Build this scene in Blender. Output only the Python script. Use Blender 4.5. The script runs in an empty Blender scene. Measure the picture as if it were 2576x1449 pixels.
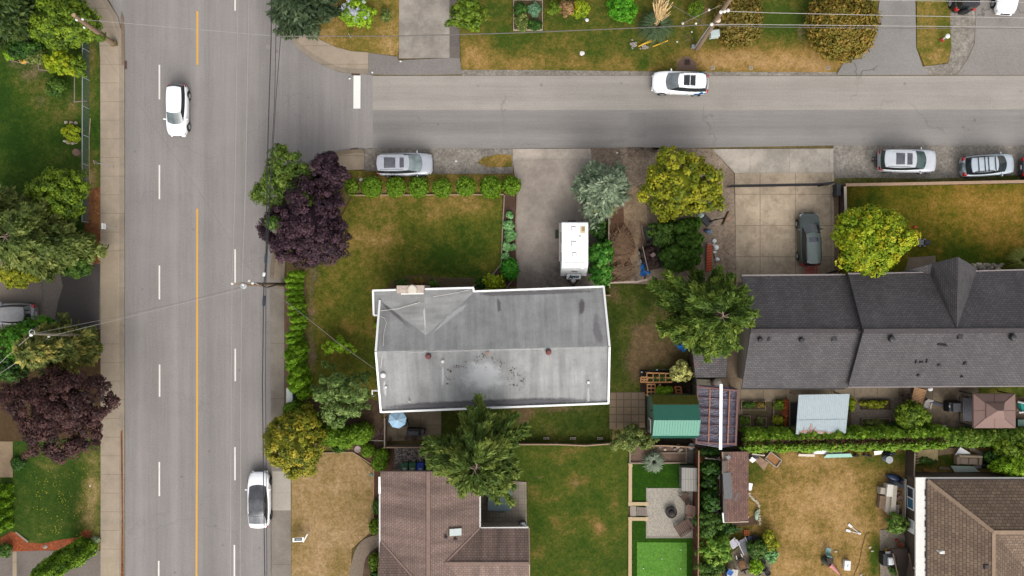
import bpy,bmesh,math,random
import numpy as np
from math import radians as R,sin,cos,pi,sqrt
from mathutils import Vector,Matrix
random.seed(7)
sc=bpy.context.scene
COL=sc.collection
H=66.0
PPM=30.2
CX,CY=1288.0,724.5
G=1.8
def W(x,y,z=0.0):
 """survey grid position of something seen at height z -> metres"""
 k=(H-z)/H/PPM
 return Vector(((x-CX)*k,-(y-CY)*k,z))
def WP(pts,z=0.0):
 return[W(p[0],p[1],z)for p in pts]
def lin(c):
 c=c/255.0
 return c/12.92 if c<=0.04045 else((c+0.055)/1.055)**2.4
def P(r,g,b,k=1.0):
 return tuple(min(0.95,lin(c)/G*k)for c in(r,g,b))+(1.0,)
# ---------------------------------------------------------------- materials
class NT:
 def __init__(s,name):
  s.m=bpy.data.materials.new(name);s.m.use_nodes=True
  s.t=s.m.node_tree;s.t.nodes.clear()
  s.out=s.t.nodes.new('ShaderNodeOutputMaterial')
  s.b=s.t.nodes.new('ShaderNodeBsdfPrincipled')
  s.t.links.new(s.b.outputs[0],s.out.inputs[0])
  s._uv=None
 def node(s,ty,**kw):
  n=s.t.nodes.new(ty)
  for k,v in kw.items():setattr(n,k,v)
  return n
 def put(s,sock,v):
  if isinstance(v,bpy.types.NodeSocket):s.t.links.new(v,sock)
  elif v is not None:
   if hasattr(sock.default_value,'__len__'):v=tuple(v)[:len(sock.default_value)]if hasattr(v,'__len__')else(v,v,v,1)[:len(sock.default_value)]
   sock.default_value=v
 def uv(s):
  if s._uv is None:s._uv=s.node('ShaderNodeUVMap',uv_map='UVMap').outputs[0]
  return s._uv
 def obj(s):return s.node('ShaderNodeTexCoord').outputs['Object']
 def pos(s):return s.node('ShaderNodeNewGeometry').outputs['Position']
 def attr(s,name):return s.node('ShaderNodeAttribute',attribute_name=name).outputs['Fac']
 def map(s,v,scale=(1,1,1),loc=(0,0,0),rot=(0,0,0)):
  n=s.node('ShaderNodeMapping');s.put(n.inputs[0],v)
  n.inputs['Scale'].default_value=scale;n.inputs['Location'].default_value=loc;n.inputs['Rotation'].default_value=rot
  return n.outputs[0]
 def noise(s,v,scale,detail=3,rough=.55):
  n=s.node('ShaderNodeTexNoise');s.put(n.inputs['Vector'],v)
  n.inputs['Scale'].default_value=scale;n.inputs['Detail'].default_value=detail;n.inputs['Roughness'].default_value=rough
  return n.outputs[0]
 def voro(s,v,scale,feature='F1',out=0,rnd=1.0):
  n=s.node('ShaderNodeTexVoronoi',feature=feature);s.put(n.inputs['Vector'],v);n.inputs['Scale'].default_value=scale
  n.inputs['Randomness'].default_value=rnd
  return n.outputs[out]
 def brick(s,v,c1,c2,mortar,bw,rh,ms,offset=.5,smooth=.1,bias=0.0):
  n=s.node('ShaderNodeTexBrick',offset=offset);s.put(n.inputs['Vector'],v)
  s.put(n.inputs['Color1'],c1);s.put(n.inputs['Color2'],c2);s.put(n.inputs['Mortar'],mortar)
  n.inputs['Scale'].default_value=1;n.inputs['Mortar Size'].default_value=ms;n.inputs['Mortar Smooth'].default_value=smooth
  n.inputs['Bias'].default_value=bias;n.inputs['Brick Width'].default_value=bw;n.inputs['Row Height'].default_value=rh
  return n.outputs
 def math(s,op,a,b=None,c=None,clamp=False):
  n=s.node('ShaderNodeMath',operation=op,use_clamp=clamp)
  s.put(n.inputs[0],a)
  if b is not None:s.put(n.inputs[1],b)
  if c is not None:s.put(n.inputs[2],c)
  return n.outputs[0]
 def rng(s,v,a,b,c,d,clamp=True):
  n=s.node('ShaderNodeMapRange',clamp=clamp);s.put(n.inputs[0],v)
  for i,x in enumerate((a,b,c,d)):n.inputs[i+1].default_value=x
  return n.outputs[0]
 def ramp(s,v,stops):
  n=s.node('ShaderNodeValToRGB');s.put(n.inputs[0],v)
  e=n.color_ramp.elements
  while len(e)<len(stops):e.new(.5)
  for el,(p,c)in zip(e,stops):el.position=p;el.color=c
  return n.outputs[0]
 def mix(s,f,a,b,mode='MIX'):
  n=s.node('ShaderNodeMix',data_type='RGBA',blend_type=mode);s.put(n.inputs[0],f);s.put(n.inputs[6],a);s.put(n.inputs[7],b)
  return n.outputs[2]
 def gain(s,col,v):
  n=s.node('ShaderNodeVectorMath',operation='SCALE');s.put(n.inputs[0],col);s.put(n.inputs[3],v)
  return n.outputs[0]
 def bump(s,h,strength=.3,dist=.02):
  n=s.node('ShaderNodeBump');n.inputs['Strength'].default_value=strength;n.inputs['Distance'].default_value=dist
  s.put(n.inputs['Height'],h);s.t.links.new(n.outputs[0],s.b.inputs['Normal'])
 def done(s,col,rough=.85,metal=0,spec=.25,coat=0):
  s.put(s.b.inputs['Base Color'],col);s.put(s.b.inputs['Roughness'],rough);s.b.inputs['Metallic'].default_value=metal
  s.b.inputs['Specular IOR Level'].default_value=spec;s.b.inputs['Coat Weight'].default_value=coat
  return s.m
_mc={}
def M(name,rgb,var=.12,scale=6,rough=.8,metal=0,spec=.25,coat=0,k=1.0,bump=0):
 """plain material with a little wear"""
 key=name
 if key in _mc:return _mc[key]
 n=NT(name);v=n.obj()
 f=n.math('ADD',n.math('MULTIPLY',n.noise(v,scale,4),.65),n.math('MULTIPLY',n.noise(v,scale*9,2),.35))
 c=n.gain(P(*rgb,k=k),n.rng(f,.25,.75,1-var*1.6,1+var*1.6))
 if bump:n.bump(n.noise(v,scale*6,3),bump)
 _mc[key]=n.done(c,rough,metal,spec,coat)
 return _mc[key]
def M_brick(name,c1,c2,mortar,bw,rh,ms,offset=.5,var=.15,rough=.85,bump=.4,streak=0,k=1,grime=None):
 if name in _mc:return _mc[name]
 n=NT(name);v=n.uv()
 wob=n.noise(v,1.3,2)
 o=n.brick(v,P(*c1,k=k),P(*c2,k=k),P(*mortar,k=k),bw,rh,ms,offset)
 f=n.math('ADD',n.math('MULTIPLY',n.noise(v,.5,5,.65),.5),n.math('MULTIPLY',n.noise(v,14,3),.5))
 c=n.gain(o[0],n.rng(f,.3,.7,1-var*1.5,1+var*1.5))
 if streak:
  st=n.noise(n.map(v,(1.1,.09,1)),1.0,5,.7)
  c=n.gain(c,n.rng(st,.38,.62,1-streak,1+streak*.5))
 if grime:
  c=n.mix(n.rng(n.noise(v,.8,5,.7),.55,.7,0,.55),c,P(*grime))
 n.bump(o[1],-bump,.02)
 _mc[name]=n.done(c,rough)
 return _mc[name]
def M_rolled(name,rgb,row=.93):
 """rolled roofing: lap lines, run-off streaks, bleached and dirty areas"""
 n=NT(name);v=n.uv();sp=n.node('ShaderNodeSeparateXYZ');n.put(sp.inputs[0],v)
 fr=n.math('FRACT',n.math('DIVIDE',sp.outputs[1],row));lap=n.rng(n.math('ADD',fr,n.math('MULTIPLY',n.noise(v,1.5,3),.03)),.015,.05,.84,1.0)
 c=n.gain(P(*rgb),lap)
 c=n.gain(c,n.rng(n.noise(n.map(v,(1.3,.10,1)),1.0,5,.7),.36,.64,.80,1.16))
 c=n.gain(c,n.rng(n.noise(v,.45,6,.7),.36,.64,.82,1.14))
 c=n.gain(c,n.rng(n.noise(v,7,5,.8),.36,.64,.93,1.07))
 c=n.mix(n.rng(n.noise(v,.8,6,.75),.56,.72,0,.5),c,P(128,120,120))
 d=n.voro(v,.42,'F1');c=n.gain(c,n.rng(d,.03,.05,.55,1.0))
 return n.done(c,.85)
def M_asphalt(name,rgb,axis=None,var=.10,crack=0,warm=0,tint=None):
 """grainy bitumen; attribute a darkens (oil, dirt) or lightens (wear)"""
 if name in _mc:return _mc[name]
 n=NT(name);v=n.pos()
 c=P(*rgb)
 f=n.math('ADD',n.math('MULTIPLY',n.noise(v,8,5,.85),.75),n.math('MULTIPLY',n.noise(v,.35,5,.6),.25))
 c=n.gain(c,n.rng(f,.36,.64,1-var*1.9,1+var*1.9))
 if axis:
  sc_=(1.0,.012,1)if axis=='y' else(.012,1.0,1)
  c=n.gain(c,n.rng(n.noise(n.map(v,sc_),.62,3,.6),.33,.67,.87,1.13))
  c=n.gain(c,n.rng(n.noise(n.map(v,(5,.25,1)if axis=='y' else(.25,5,1)),1.2,3),.3,.7,.95,1.05))
 if tint:c=n.mix(n.rng(n.noise(v,.22,4),.4,.62,0,1),c,n.gain(P(*tint),n.rng(f,.36,.64,.85,1.15)))
 bl=n.noise(n.map(v,loc=(5,9,2)),1.25,5,.8);c=n.gain(c,n.rng(bl,.66,.74,1.0,.80))
 d=n.voro(v,.55,'F1');d2=n.noise(v,2.2,2)
 c=n.gain(c,n.rng(n.math('ADD',d,n.math('MULTIPLY',d2,.16)),.10,.17,.72,1.0))
 if crack:
  wv=n.node('ShaderNodeVectorMath',operation='ADD');n.put(wv.inputs[0],v)
  sv=n.node('ShaderNodeVectorMath',operation='SCALE');nn=n.node('ShaderNodeTexNoise');n.put(nn.inputs['Vector'],v);nn.inputs['Scale'].default_value=.9
  n.put(sv.inputs[0],nn.outputs[1]);sv.inputs[3].default_value=1.6;n.put(wv.inputs[1],sv.outputs[0])
  e=n.voro(wv.outputs[0],.14,'DISTANCE_TO_EDGE')
  msk=n.rng(n.noise(v,.12,2),.5,.6,0,crack)
  c=n.mix(n.math('MULTIPLY',n.rng(e,0,.012,1,0),msk),c,P(70,66,62))
 a=n.attr('a')
 an=n.math('MULTIPLY',a,n.rng(n.noise(v,1.6,5,.7),.3,.7,.35,1.5))
 c=n.gain(c,n.math('ADD',1.0,an))
 n.bump(n.noise(v,55,2),.25,.01)
 _mc[name]=n.done(c,.92,spec=.2)
 return _mc[name]
def M_concrete(name,rgb,bw=1.6,rh=1.6,ms=.03,offset=0,joint=.6,var=.10,stain=.16,tint=None):
 if name in _mc:return _mc[name]
 n=NT(name);v=n.pos()
 o=n.brick(n.uv(),(1,1,1,1),(.93,.93,.93,1),(joint,joint*.97,joint*.92,1),bw,rh,ms,offset)
 f=n.math('ADD',n.math('MULTIPLY',n.noise(v,7,5,.8),.5),n.math('MULTIPLY',n.noise(v,.7,6,.65),.5))
 c=n.gain(P(*rgb),n.rng(f,.34,.66,1-var*1.6,1+var*1.6))
 c=n.mix(1.0,c,o[0],'MULTIPLY')
 c=n.gain(c,n.rng(n.noise(v,.25,6,.75),.42,.58,1-stain,1+stain*.6))
 if tint:c=n.mix(n.rng(n.noise(v,.9,5,.7),.5,.68,0,.8),c,P(*tint))
 a=n.attr('a')
 an=n.math('MULTIPLY',a,n.rng(n.noise(v,1.1,6,.75),.3,.7,.2,1.7))
 c=n.gain(c,n.math('ADD',1.0,an))
 n.bump(n.noise(v,40,2),.2,.01)
 _mc[name]=n.done(c,.9,spec=.2)
 return _mc[name]
def M_lawn(name,g0=(58,80,20),g1=(100,100,34),y=(142,118,60),t=(180,148,102),d=(134,110,92),amp=.95):
 """grass: attribute a = how dry it is, b = bare soil"""
 if name in _mc:return _mc[name]
 n=NT(name);v=n.pos()
 n1=n.noise(v,.42,6,.62);n2=n.noise(v,1.9,5,.65);n3=n.noise(v,6.5,5,.8);n4=n.noise(n.map(v,loc=(31,7,3)),.9,5,.7)
 f=n.math('ADD',n.attr('a'),n.math('MULTIPLY',n.math('SUBTRACT',n1,.5),amp))
 f=n.math('ADD',f,n.math('MULTIPLY',n.math('SUBTRACT',n2,.5),.85))
 f=n.math('ADD',f,n.math('MULTIPLY',n.math('SUBTRACT',n3,.5),.42))
 c=n.ramp(f,[(0.0,P(*g0)),(.33,P(*g1)),(.6,P(*y)),(.92,P(*t))])
 bf=n.math('ADD',n.attr('b'),n.math('MULTIPLY',n.math('SUBTRACT',n4,.5),1.3))
 bf=n.math('ADD',bf,n.math('MULTIPLY',n.math('SUBTRACT',n3,.5),.5))
 c=n.mix(n.rng(bf,.38,.75,0,.85),c,n.gain(P(*d),n.rng(n2,.3,.7,.8,1.25)))
 c=n.gain(c,n.rng(n3,.32,.68,.66,1.36))
 n.bump(n.noise(v,12,3),.4,.05)
 _mc[name]=n.done(c,.95,spec=.1)
 return _mc[name]
def M_soil(name,rgb,var=.22,scale=3,tint=None,peb=0):
 if name in _mc:return _mc[name]
 n=NT(name);v=n.pos()
 f=n.math('ADD',n.math('MULTIPLY',n.noise(v,scale,6,.75),.5),n.math('MULTIPLY',n.noise(v,scale*7,4,.8),.5))
 c=n.gain(P(*rgb),n.rng(f,.33,.67,1-var*1.7,1+var*1.7))
 if tint:c=n.mix(n.rng(n.noise(v,.6,5,.7),.46,.62,0,.9),c,n.gain(P(*tint),n.rng(f,.33,.67,.75,1.3)))
 if peb:
  cc=n.voro(v,peb,'F1',1);sep=n.node('ShaderNodeSeparateColor');n.put(sep.inputs[0],cc)
  c=n.gain(c,n.rng(sep.outputs[0],0,1,.78,1.22))
 a=n.attr('a')
 c=n.gain(c,n.math('ADD',1.0,n.math('MULTIPLY',a,n.rng(n.noise(v,1.3,6,.7),.3,.7,.3,1.6))))
 n.bump(n.noise(v,scale*6,4),.6,.05)
 _mc[name]=n.done(c,.95,spec=.1)
 return _mc[name]
def M_leaf(name,stops,trans=.22,k=1.75):
 """foliage: attribute tone picks the leaf colour"""
 if name in _mc:return _mc[name]
 n=NT(name)
 f=n.math('ADD',n.attr('tone'),n.math('MULTIPLY',n.math('SUBTRACT',n.noise(n.obj(),.8,3),.5),.5))
 st=[(i/(len(stops)-1),P(*c,k=k))for i,c in enumerate(stops)]
 c=n.ramp(f,st)
 n.done(c,.6,spec=.2)
 tr=n.node('ShaderNodeBsdfTranslucent');n.put(tr.inputs[0],c)
 mx=n.node('ShaderNodeMixShader');mx.inputs[0].default_value=trans
 n.t.links.new(n.b.outputs[0],mx.inputs[1]);n.t.links.new(tr.outputs[0],mx.inputs[2]);n.t.links.new(mx.outputs[0],n.out.inputs[0])
 _mc[name]=n.m
 return n.m
# ---------------------------------------------------------------- objects
def tag(o,label=None,cat=None,group=None,kind=None):
 if label:o['label']=label
 if cat:o['category']=cat
 if group:o['group']=group
 if kind:o['kind']=kind
 return o
def thing(name,label,cat,loc=(0,0,0),rz=0,group=None):
 o=bpy.data.objects.new(name,None);COL.objects.link(o)
 o.location=loc;o.rotation_euler=(0,0,rz);o.empty_display_size=.3
 return tag(o,label,cat,group)
def world_loc(o):
 v=Vector((0,0,0))
 while o is not None:v=v+Vector(o.location);o=o.parent
 return v
class MB:
 """collects shapes and links them as ONE mesh object"""
 def __init__(s):s.v=[];s.f=[];s.m=[]
 def add(s,vs,fs,mi=0):
  b=len(s.v);s.v+=[tuple(p)for p in vs];s.f+=[tuple(i+b for i in f)for f in fs];s.m+=[mi]*len(fs);return s
 def face(s,pts,mi=0):return s.add(pts,[tuple(range(len(pts)))],mi)
 def box(s,x0,y0,z0,x1,y1,z1,mi=0):
  x0,x1=min(x0,x1),max(x0,x1);y0,y1=min(y0,y1),max(y0,y1)
  return s.prism([(x0,y0),(x1,y0),(x1,y1),(x0,y1)],z0,z1,mi)
 def obox(s,c,size,rz=0,mi=0,tilt=0,top=1.0):
  """box centred in plan on c, standing on c.z, turned by rz, tilted about its own x"""
  sx,sy,sz=size[0]/2,size[1]/2,size[2]
  m=Matrix.Translation(c)@Matrix.Rotation(rz,4,'Z')@Matrix.Rotation(tilt,4,'X')
  vs=[m@Vector(p)for p in((-sx,-sy,0),(sx,-sy,0),(sx,sy,0),(-sx,sy,0),(-sx*top,-sy*top,sz),(sx*top,-sy*top,sz),(sx*top,sy*top,sz),(-sx*top,sy*top,sz))]
  return s.add(vs,[(3,2,1,0),(4,5,6,7),(0,1,5,4),(1,2,6,5),(2,3,7,6),(3,0,4,7)],mi)
 def prism(s,poly,z0,z1,mi=0,bottom=True):
  n=len(poly)
  ar=sum(poly[i][0]*poly[(i+1)%n][1]-poly[(i+1)%n][0]*poly[i][1]for i in range(n))
  if ar<0:poly=list(poly)[::-1]
  vs=[(p[0],p[1],z0)for p in poly]+[(p[0],p[1],z1)for p in poly]
  fs=[tuple(range(n,2*n))]+[(i,(i+1)%n,n+(i+1)%n,n+i)for i in range(n)]
  if bottom:fs.append(tuple(range(n))[::-1])
  return s.add(vs,fs,mi)
 def bar(s,p0,p1,w,h,mi=0):
  p0,p1=Vector(p0),Vector(p1);d=(p1-p0)
  if d.length<1e-5:return s
  d.normalize();up=Vector((0,0,1))if abs(d.z)<.95 else Vector((0,1,0))
  r=d.cross(up).normalized();u=r.cross(d).normalized()
  vs=[p+r*a*w/2+u*b*h/2 for p in(p0,p1)for a,b in((-1,-1),(1,-1),(1,1),(-1,1))]
  return s.add(vs,[(0,1,2,3),(7,6,5,4),(4,5,1,0),(5,6,2,1),(6,7,3,2),(7,4,0,3)],mi)
 def tube(s,pts,r,seg=6,r1=None,mi=0,cap=True):
  pts=[Vector(p)for p in pts];n=len(pts);vs=[];fs=[]
  for i,p in enumerate(pts):
   d=(pts[min(i+1,n-1)]-pts[max(i-1,0)]).normalized()
   up=Vector((0,0,1))if abs(d.z)<.9 else Vector((1,0,0))
   a=d.cross(up).normalized();b=a.cross(d)
   rr=r if r1 is None else r+(r1-r)*i/max(1,n-1)
   vs+=[p+(a*cos(t)+b*sin(t))*rr for t in(2*pi*k/seg for k in range(seg))]
  for i in range(n-1):
   for k in range(seg):
    fs.append((i*seg+k,(i+1)*seg+k,(i+1)*seg+(k+1)%seg,i*seg+(k+1)%seg))
  if cap:fs+=[tuple(range(seg)),tuple(range((n-1)*seg,n*seg))[::-1]]
  return s.add(vs,fs,mi)
 def lathe(s,prof,c=(0,0,0),seg=16,mi=0,axis='z'):
  vs=[];fs=[];n=len(prof);c=Vector(c)
  for r,z in prof:
   for k in range(seg):
    t=2*pi*k/seg
    p=(r*cos(t),r*sin(t),z)
    if axis=='y':p=(p[0],p[2],p[1])
    if axis=='x':p=(p[2],p[0],p[1])
    vs.append(c+Vector(p))
  for i in range(n-1):
   for k in range(seg):
    q=(i*seg+k,i*seg+(k+1)%seg,(i+1)*seg+(k+1)%seg,(i+1)*seg+k)
    fs.append(q if axis!='y' else q[::-1])
  e=[tuple(range(seg))[::-1],tuple(range((n-1)*seg,n*seg))]
  fs+=e if axis!='y' else[x[::-1]for x in e]
  return s.add(vs,fs,mi)
 def blob(s,c,rad,seed=0,amp=.15,seg=10,rings=6,mi=0,flat=0):
  """lumpy stone or sack"""
  rd=random.Random(seed);ph=[rd.uniform(0,6.28)for _ in range(6)]
  vs=[];fs=[];c=Vector(c)
  for i in range(rings+1):
   th=pi*i/rings
   for k in range(seg):
    f=2*pi*k/seg
    q=1+amp*(sin(2*f+ph[0])*sin(th)+.7*sin(3*f+ph[1]+2*th)*sin(th)+.6*cos(3*th+ph[2]))
    z=cos(th)*rad[2]*q
    if flat and z<0:z*=.2
    vs.append(c+Vector((sin(th)*cos(f)*rad[0]*q,sin(th)*sin(f)*rad[1]*q,z)))
  for i in range(rings):
   for k in range(seg):
    fs.append((i*seg+k,(i+1)*seg+k,(i+1)*seg+(k+1)%seg,i*seg+(k+1)%seg))
  return s.add(vs,fs,mi)
 def build(s,name,mats,parent=None,smooth=False,origin=None,local=False,bevel=0,label=None,cat=None,group=None,kind=None,sharp=40):
  if not isinstance(mats,(list,tuple)):mats=[mats]
  vs=np.array([tuple(v)for v in s.v],dtype=float)
  if parent is not None:off=Vector((0,0,0))if local else world_loc(parent)
  elif origin is not None:off=Vector(origin)
  elif local:off=Vector((0,0,0))
  else:
   lo,hi=vs.min(0),vs.max(0);off=Vector(((lo[0]+hi[0])/2,(lo[1]+hi[1])/2,lo[2]))
  vs=vs-np.array(off)
  me=bpy.data.meshes.new(name);me.from_pydata(vs.tolist(),[],s.f)
  for m in mats:me.materials.append(m)
  me.polygons.foreach_set('material_index',s.m)
  uvl=me.uv_layers.new(name='UVMap').data
  Z=Vector((0,0,1))
  for p in me.polygons:
   n=p.normal
   if n.z<0:n=-n
   if n.z>.9995:u=Vector((1,0,0));w=Vector((0,1,0))
   else:u=Z.cross(n).normalized();w=n.cross(u)
   for li in p.loop_indices:
    co=me.vertices[me.loops[li].vertex_index].co+off
    uvl[li].uv=(co.dot(u),co.dot(w))
  if smooth:
   me.polygons.foreach_set('use_smooth',[True]*len(me.polygons))
   me.set_sharp_from_angle(angle=R(sharp))
  me.update()
  o=bpy.data.objects.new(name,me);COL.objects.link(o)
  if parent is not None:o.parent=parent
  else:o.location=off
  if bevel:
   b=o.modifiers.new('bevel','BEVEL');b.width=bevel;b.segments=2;b.limit_method='ANGLE'
  return tag(o,label,cat,group,kind)
def dup(root,loc,rz=None,label=None,group=None):
 r=root.copy();COL.objects.link(r);r.location=loc
 if rz is not None:r.rotation_euler=(0,0,rz)
 if label:r['label']=label
 if group:r['group']=group
 for ch in list(root.children):
  c=ch.copy();COL.objects.link(c);c.parent=r
  for g in list(ch.children):
   d=g.copy();COL.objects.link(d);d.parent=c
 return r
def smoothpoly(pts,n=6):
 """Catmull-Rom through an open or closed list of plan points"""
 out=[];L=len(pts)
 for i in range(L-1):
  p0=pts[max(i-1,0)];p1=pts[i];p2=pts[i+1];p3=pts[min(i+2,L-1)]
  for k in range(n):
   t=k/n
   out.append(tuple(.5*(2*p1[j]+(p2[j]-p0[j])*t+(2*p0[j]-5*p1[j]+4*p2[j]-p3[j])*t*t+(3*p1[j]-p0[j]-3*p2[j]+p3[j])*t**3)for j in(0,1)))
 out.append(tuple(pts[-1]))
 return out
def ground(name,pts,z,mat,base=0.0,blobs=(),dirt=(),step=.6,thick=0.0,base_b=0.0,label=None,cat=None,group=None,kind='structure',world=False):
 """a sheet of ground, subdivided so that the attributes a and b can vary over it. blobs/dirt: (x, y, rx, ry, amount)"""
 poly=[(p[0],p[1])for p in(pts if world else WP(pts))]
 bm=bmesh.new()
 n=len(poly)
 if sum(poly[i][0]*poly[(i+1)%n][1]-poly[(i+1)%n][0]*poly[i][1]for i in range(n))<0:poly=poly[::-1]
 f=bm.faces.new([bm.verts.new((p[0],p[1],z))for p in poly]);f.normal_update()
 bmesh.ops.triangulate(bm,faces=[f])
 xs=[p[0]for p in poly];ys=[p[1]for p in poly]
 if blobs or dirt:
  for lo,hi,ax in((min(xs),max(xs),0),(min(ys),max(ys),1)):
   k=math.ceil(lo/step)*step
   while k<hi:
    co=[0,0,0];no=[0,0,0];co[ax]=k;no[ax]=1
    bmesh.ops.bisect_plane(bm,geom=bm.verts[:]+bm.edges[:]+bm.faces[:],plane_co=co,plane_no=no)
    k+=step
 if thick:
  be=[e for e in bm.edges if e.is_boundary]
  r=bmesh.ops.extrude_edge_only(bm,edges=be)
  for v in[g for g in r['geom']if isinstance(g,bmesh.types.BMVert)]:v.co.z=z-thick
 off=Vector(((min(xs)+max(xs))/2,(min(ys)+max(ys))/2,0))
 for v in bm.verts:v.co-=off
 bmesh.ops.recalc_face_normals(bm,faces=bm.faces[:])
 if sum(f.normal.z*f.calc_area()for f in bm.faces)<0:bmesh.ops.reverse_faces(bm,faces=bm.faces[:])
 me=bpy.data.meshes.new(name);bm.to_mesh(me);bm.free()
 me.materials.append(mat)
 N=len(me.vertices);co=np.empty(N*3);me.vertices.foreach_get('co',co);co=co.reshape(-1,3)+np.array(off)
 for nm,b0,bl in(('a',base,blobs),('b',base_b,dirt)):
  a=np.full(N,float(b0))
  for(bx,by,rx,ry,am)in bl:
   c=W(bx,by);d=((co[:,0]-c.x)/(rx/PPM))**2+((co[:,1]-c.y)/(ry/PPM))**2
   a+=am*np.exp(-d)
  at=me.attributes.new(nm,'FLOAT','POINT');at.data.foreach_set('value',a.astype(np.float32))
 uvl=me.uv_layers.new(name='UVMap').data
 lv=np.empty(len(me.loops),dtype=np.int32);me.loops.foreach_get('vertex_index',lv)
 uvl.foreach_set('uv',co[lv][:,:2].astype(np.float32).ravel())
 o=bpy.data.objects.new(name,me);COL.objects.link(o);o.location=off
 return tag(o,label,cat,group,kind)
# ---------------------------------------------------------------- foliage
def leaf_mesh(name,pos,nrm,size,tone,mat,parent,extra=None,asp=1.5,seed=1,axis=None):
 """many leaf-sized diamonds in one mesh. pos, nrm (N,3), size (N), tone (N)"""
 rs=np.random.RandomState(seed)
 off=np.array(world_loc(parent))
 pos=np.asarray(pos)-off;N=len(pos)
 nrm=nrm/(np.linalg.norm(nrm,axis=1,keepdims=True)+1e-9)
 rv=rs.normal(size=(N,3));a=np.cross(nrm,rv);a/=np.linalg.norm(a,axis=1,keepdims=True)+1e-9
 if axis is not None:a=axis-nrm*np.sum(axis*nrm,1,keepdims=True);a/=np.linalg.norm(a,axis=1,keepdims=True)+1e-9
 b=np.cross(nrm,a)
 s=np.asarray(size)[:,None]
 L=a*s*.5*asp;Wd=b*s*.5
 droop=nrm*s*.18
 v=np.stack([pos-L-droop,pos-Wd,pos+L-droop,pos+Wd],1).reshape(-1,3)
 nv=4*N;loops=np.arange(nv,dtype=np.int32)
 ls=np.arange(0,nv,4,dtype=np.int32);tot=np.full(N,4,dtype=np.int32);tn=np.asarray(tone,dtype=np.float32)
 if extra is not None and len(extra[0]):
  ev=np.array([tuple(p)for p in extra[0]])-off
  ef=extra[1];et=extra[2]
  v=np.vstack([v,ev]);flat=np.concatenate([np.array(f,dtype=np.int32)+nv for f in ef])
  loops=np.concatenate([loops,flat]);lens=np.array([len(f)for f in ef],dtype=np.int32)
  tot=np.concatenate([tot,lens]);ls=np.concatenate([[0],np.cumsum(tot)[:-1]]).astype(np.int32)
  tn=np.concatenate([tn,np.full(len(ef),et,dtype=np.float32)])
 me=bpy.data.meshes.new(name)
 me.vertices.add(len(v));me.vertices.foreach_set('co',v.astype(np.float32).ravel())
 me.loops.add(len(loops));me.loops.foreach_set('vertex_index',loops)
 me.polygons.add(len(tot));me.polygons.foreach_set('loop_start',ls)
 me.update(calc_edges=True)
 at=me.attributes.new('tone','FLOAT','FACE');at.data.foreach_set('value',tn)
 me.materials.append(mat)
 o=bpy.data.objects.new(name,me);COL.objects.link(o);o.parent=parent
 return o
def wob(d,ph,amp):
 """irregular outline: how far the crown reaches in direction d"""
 x,y,z=d[:,0],d[:,1],d[:,2];t=np.arctan2(y,x)
 return 1+amp*(np.sin(3*t+ph[0])*.5+np.sin(5*t+ph[1]+2*z)*.4+np.sin(8*t+ph[2]-3*z)*.3+np.sin(4*z+ph[3])*.3)
def crown_points(c,rad,n_clump,per,clump_r,size,seed,amp=.22,low=-.35,tone_spread=.5,inner=.25,up=.5,flat=1.0):
 rs=np.random.RandomState(seed);ph=rs.uniform(0,6.28,4)
 d=rs.normal(size=(n_clump*3,3));d/=np.linalg.norm(d,axis=1,keepdims=True)
 d=d[d[:,2]>low][:n_clump];n=len(d)
 rr=wob(d,ph,amp)*np.where(rs.rand(n)<inner,rs.uniform(.35,.85,n),rs.uniform(.86,1.04,n))
 cc=d*rr[:,None]*np.array(rad)
 ct=.5+rs.uniform(-1,1,n)*tone_spread*.5
 cr=clump_r*rs.uniform(.6,1.35,n)
 p=rs.normal(size=(n,per,3));p/=np.linalg.norm(p,axis=2,keepdims=True)
 nr=p+d[:,None,:]*.5+np.array([0,0,up])+rs.normal(size=p.shape)*.35
 rad_in=rs.uniform(.3,1.0,(n,per,1))**.5
 p=cc[:,None,:]+p*rad_in*cr[:,None,None]*np.array([1,1,flat])
 t=ct[:,None]+rs.normal(size=(n,per))*.13
 s=size*rs.uniform(.65,1.3,(n,per))
 return p.reshape(-1,3)+np.array(c),nr.reshape(-1,3),s.ravel(),np.clip(t.ravel(),0,1)
def core_shape(c,rad,seed,k=.8,amp=.12):
 """twiggy mass inside a dense crown, so that it is not hollow"""
 m=MB();m.blob(c,(rad[0]*k,rad[1]*k,rad[2]*k),seed,amp,14,8)
 return m.v,m.f,.35
def join_pts(L):
 return[np.concatenate([q[i]for q in L])for i in range(4)]
TRUNK=lambda:M('bark',(98,84,70),.25,8,.9,bump=.5)
def tree_root(name,label,x,y,cat,group,zc=0.0,loc=None):
 """x, y: where the middle of the crown shows at height zc"""
 p=W(x,y,zc)if loc is None else Vector(loc)
 return thing(name,label,cat,(p.x,p.y,0),0,group)
def limbs(root,h,rad,r0,seed,n=6,spread=.75,zfrom=.3):
 rd=random.Random(seed);m=MB();b=world_loc(root)
 top=b+Vector((rd.uniform(-.1,.1),rd.uniform(-.1,.1),h))
 m.tube([b,b+Vector((.03,.02,h*.35)),b+Vector((-.03,.03,h*.7)),top],r0,8,r0*.25)
 for i in range(n):
  a=2*pi*i/n+rd.uniform(-.4,.4);z0=h*rd.uniform(zfrom,.7);q=rd.uniform(.6,1.0)*spread
  e=b+Vector((cos(a)*rad[0]*q,sin(a)*rad[1]*q,min(h*.98,z0+h*rd.uniform(.12,.3))))
  s=b+Vector((0,0,z0));mid=(s+e)/2+Vector((0,0,-.1*h*rd.random()))
  m.tube([s,mid,e],r0*.42,6,r0*.08)
 return m.build('trunk',TRUNK(),root,smooth=True)
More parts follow.
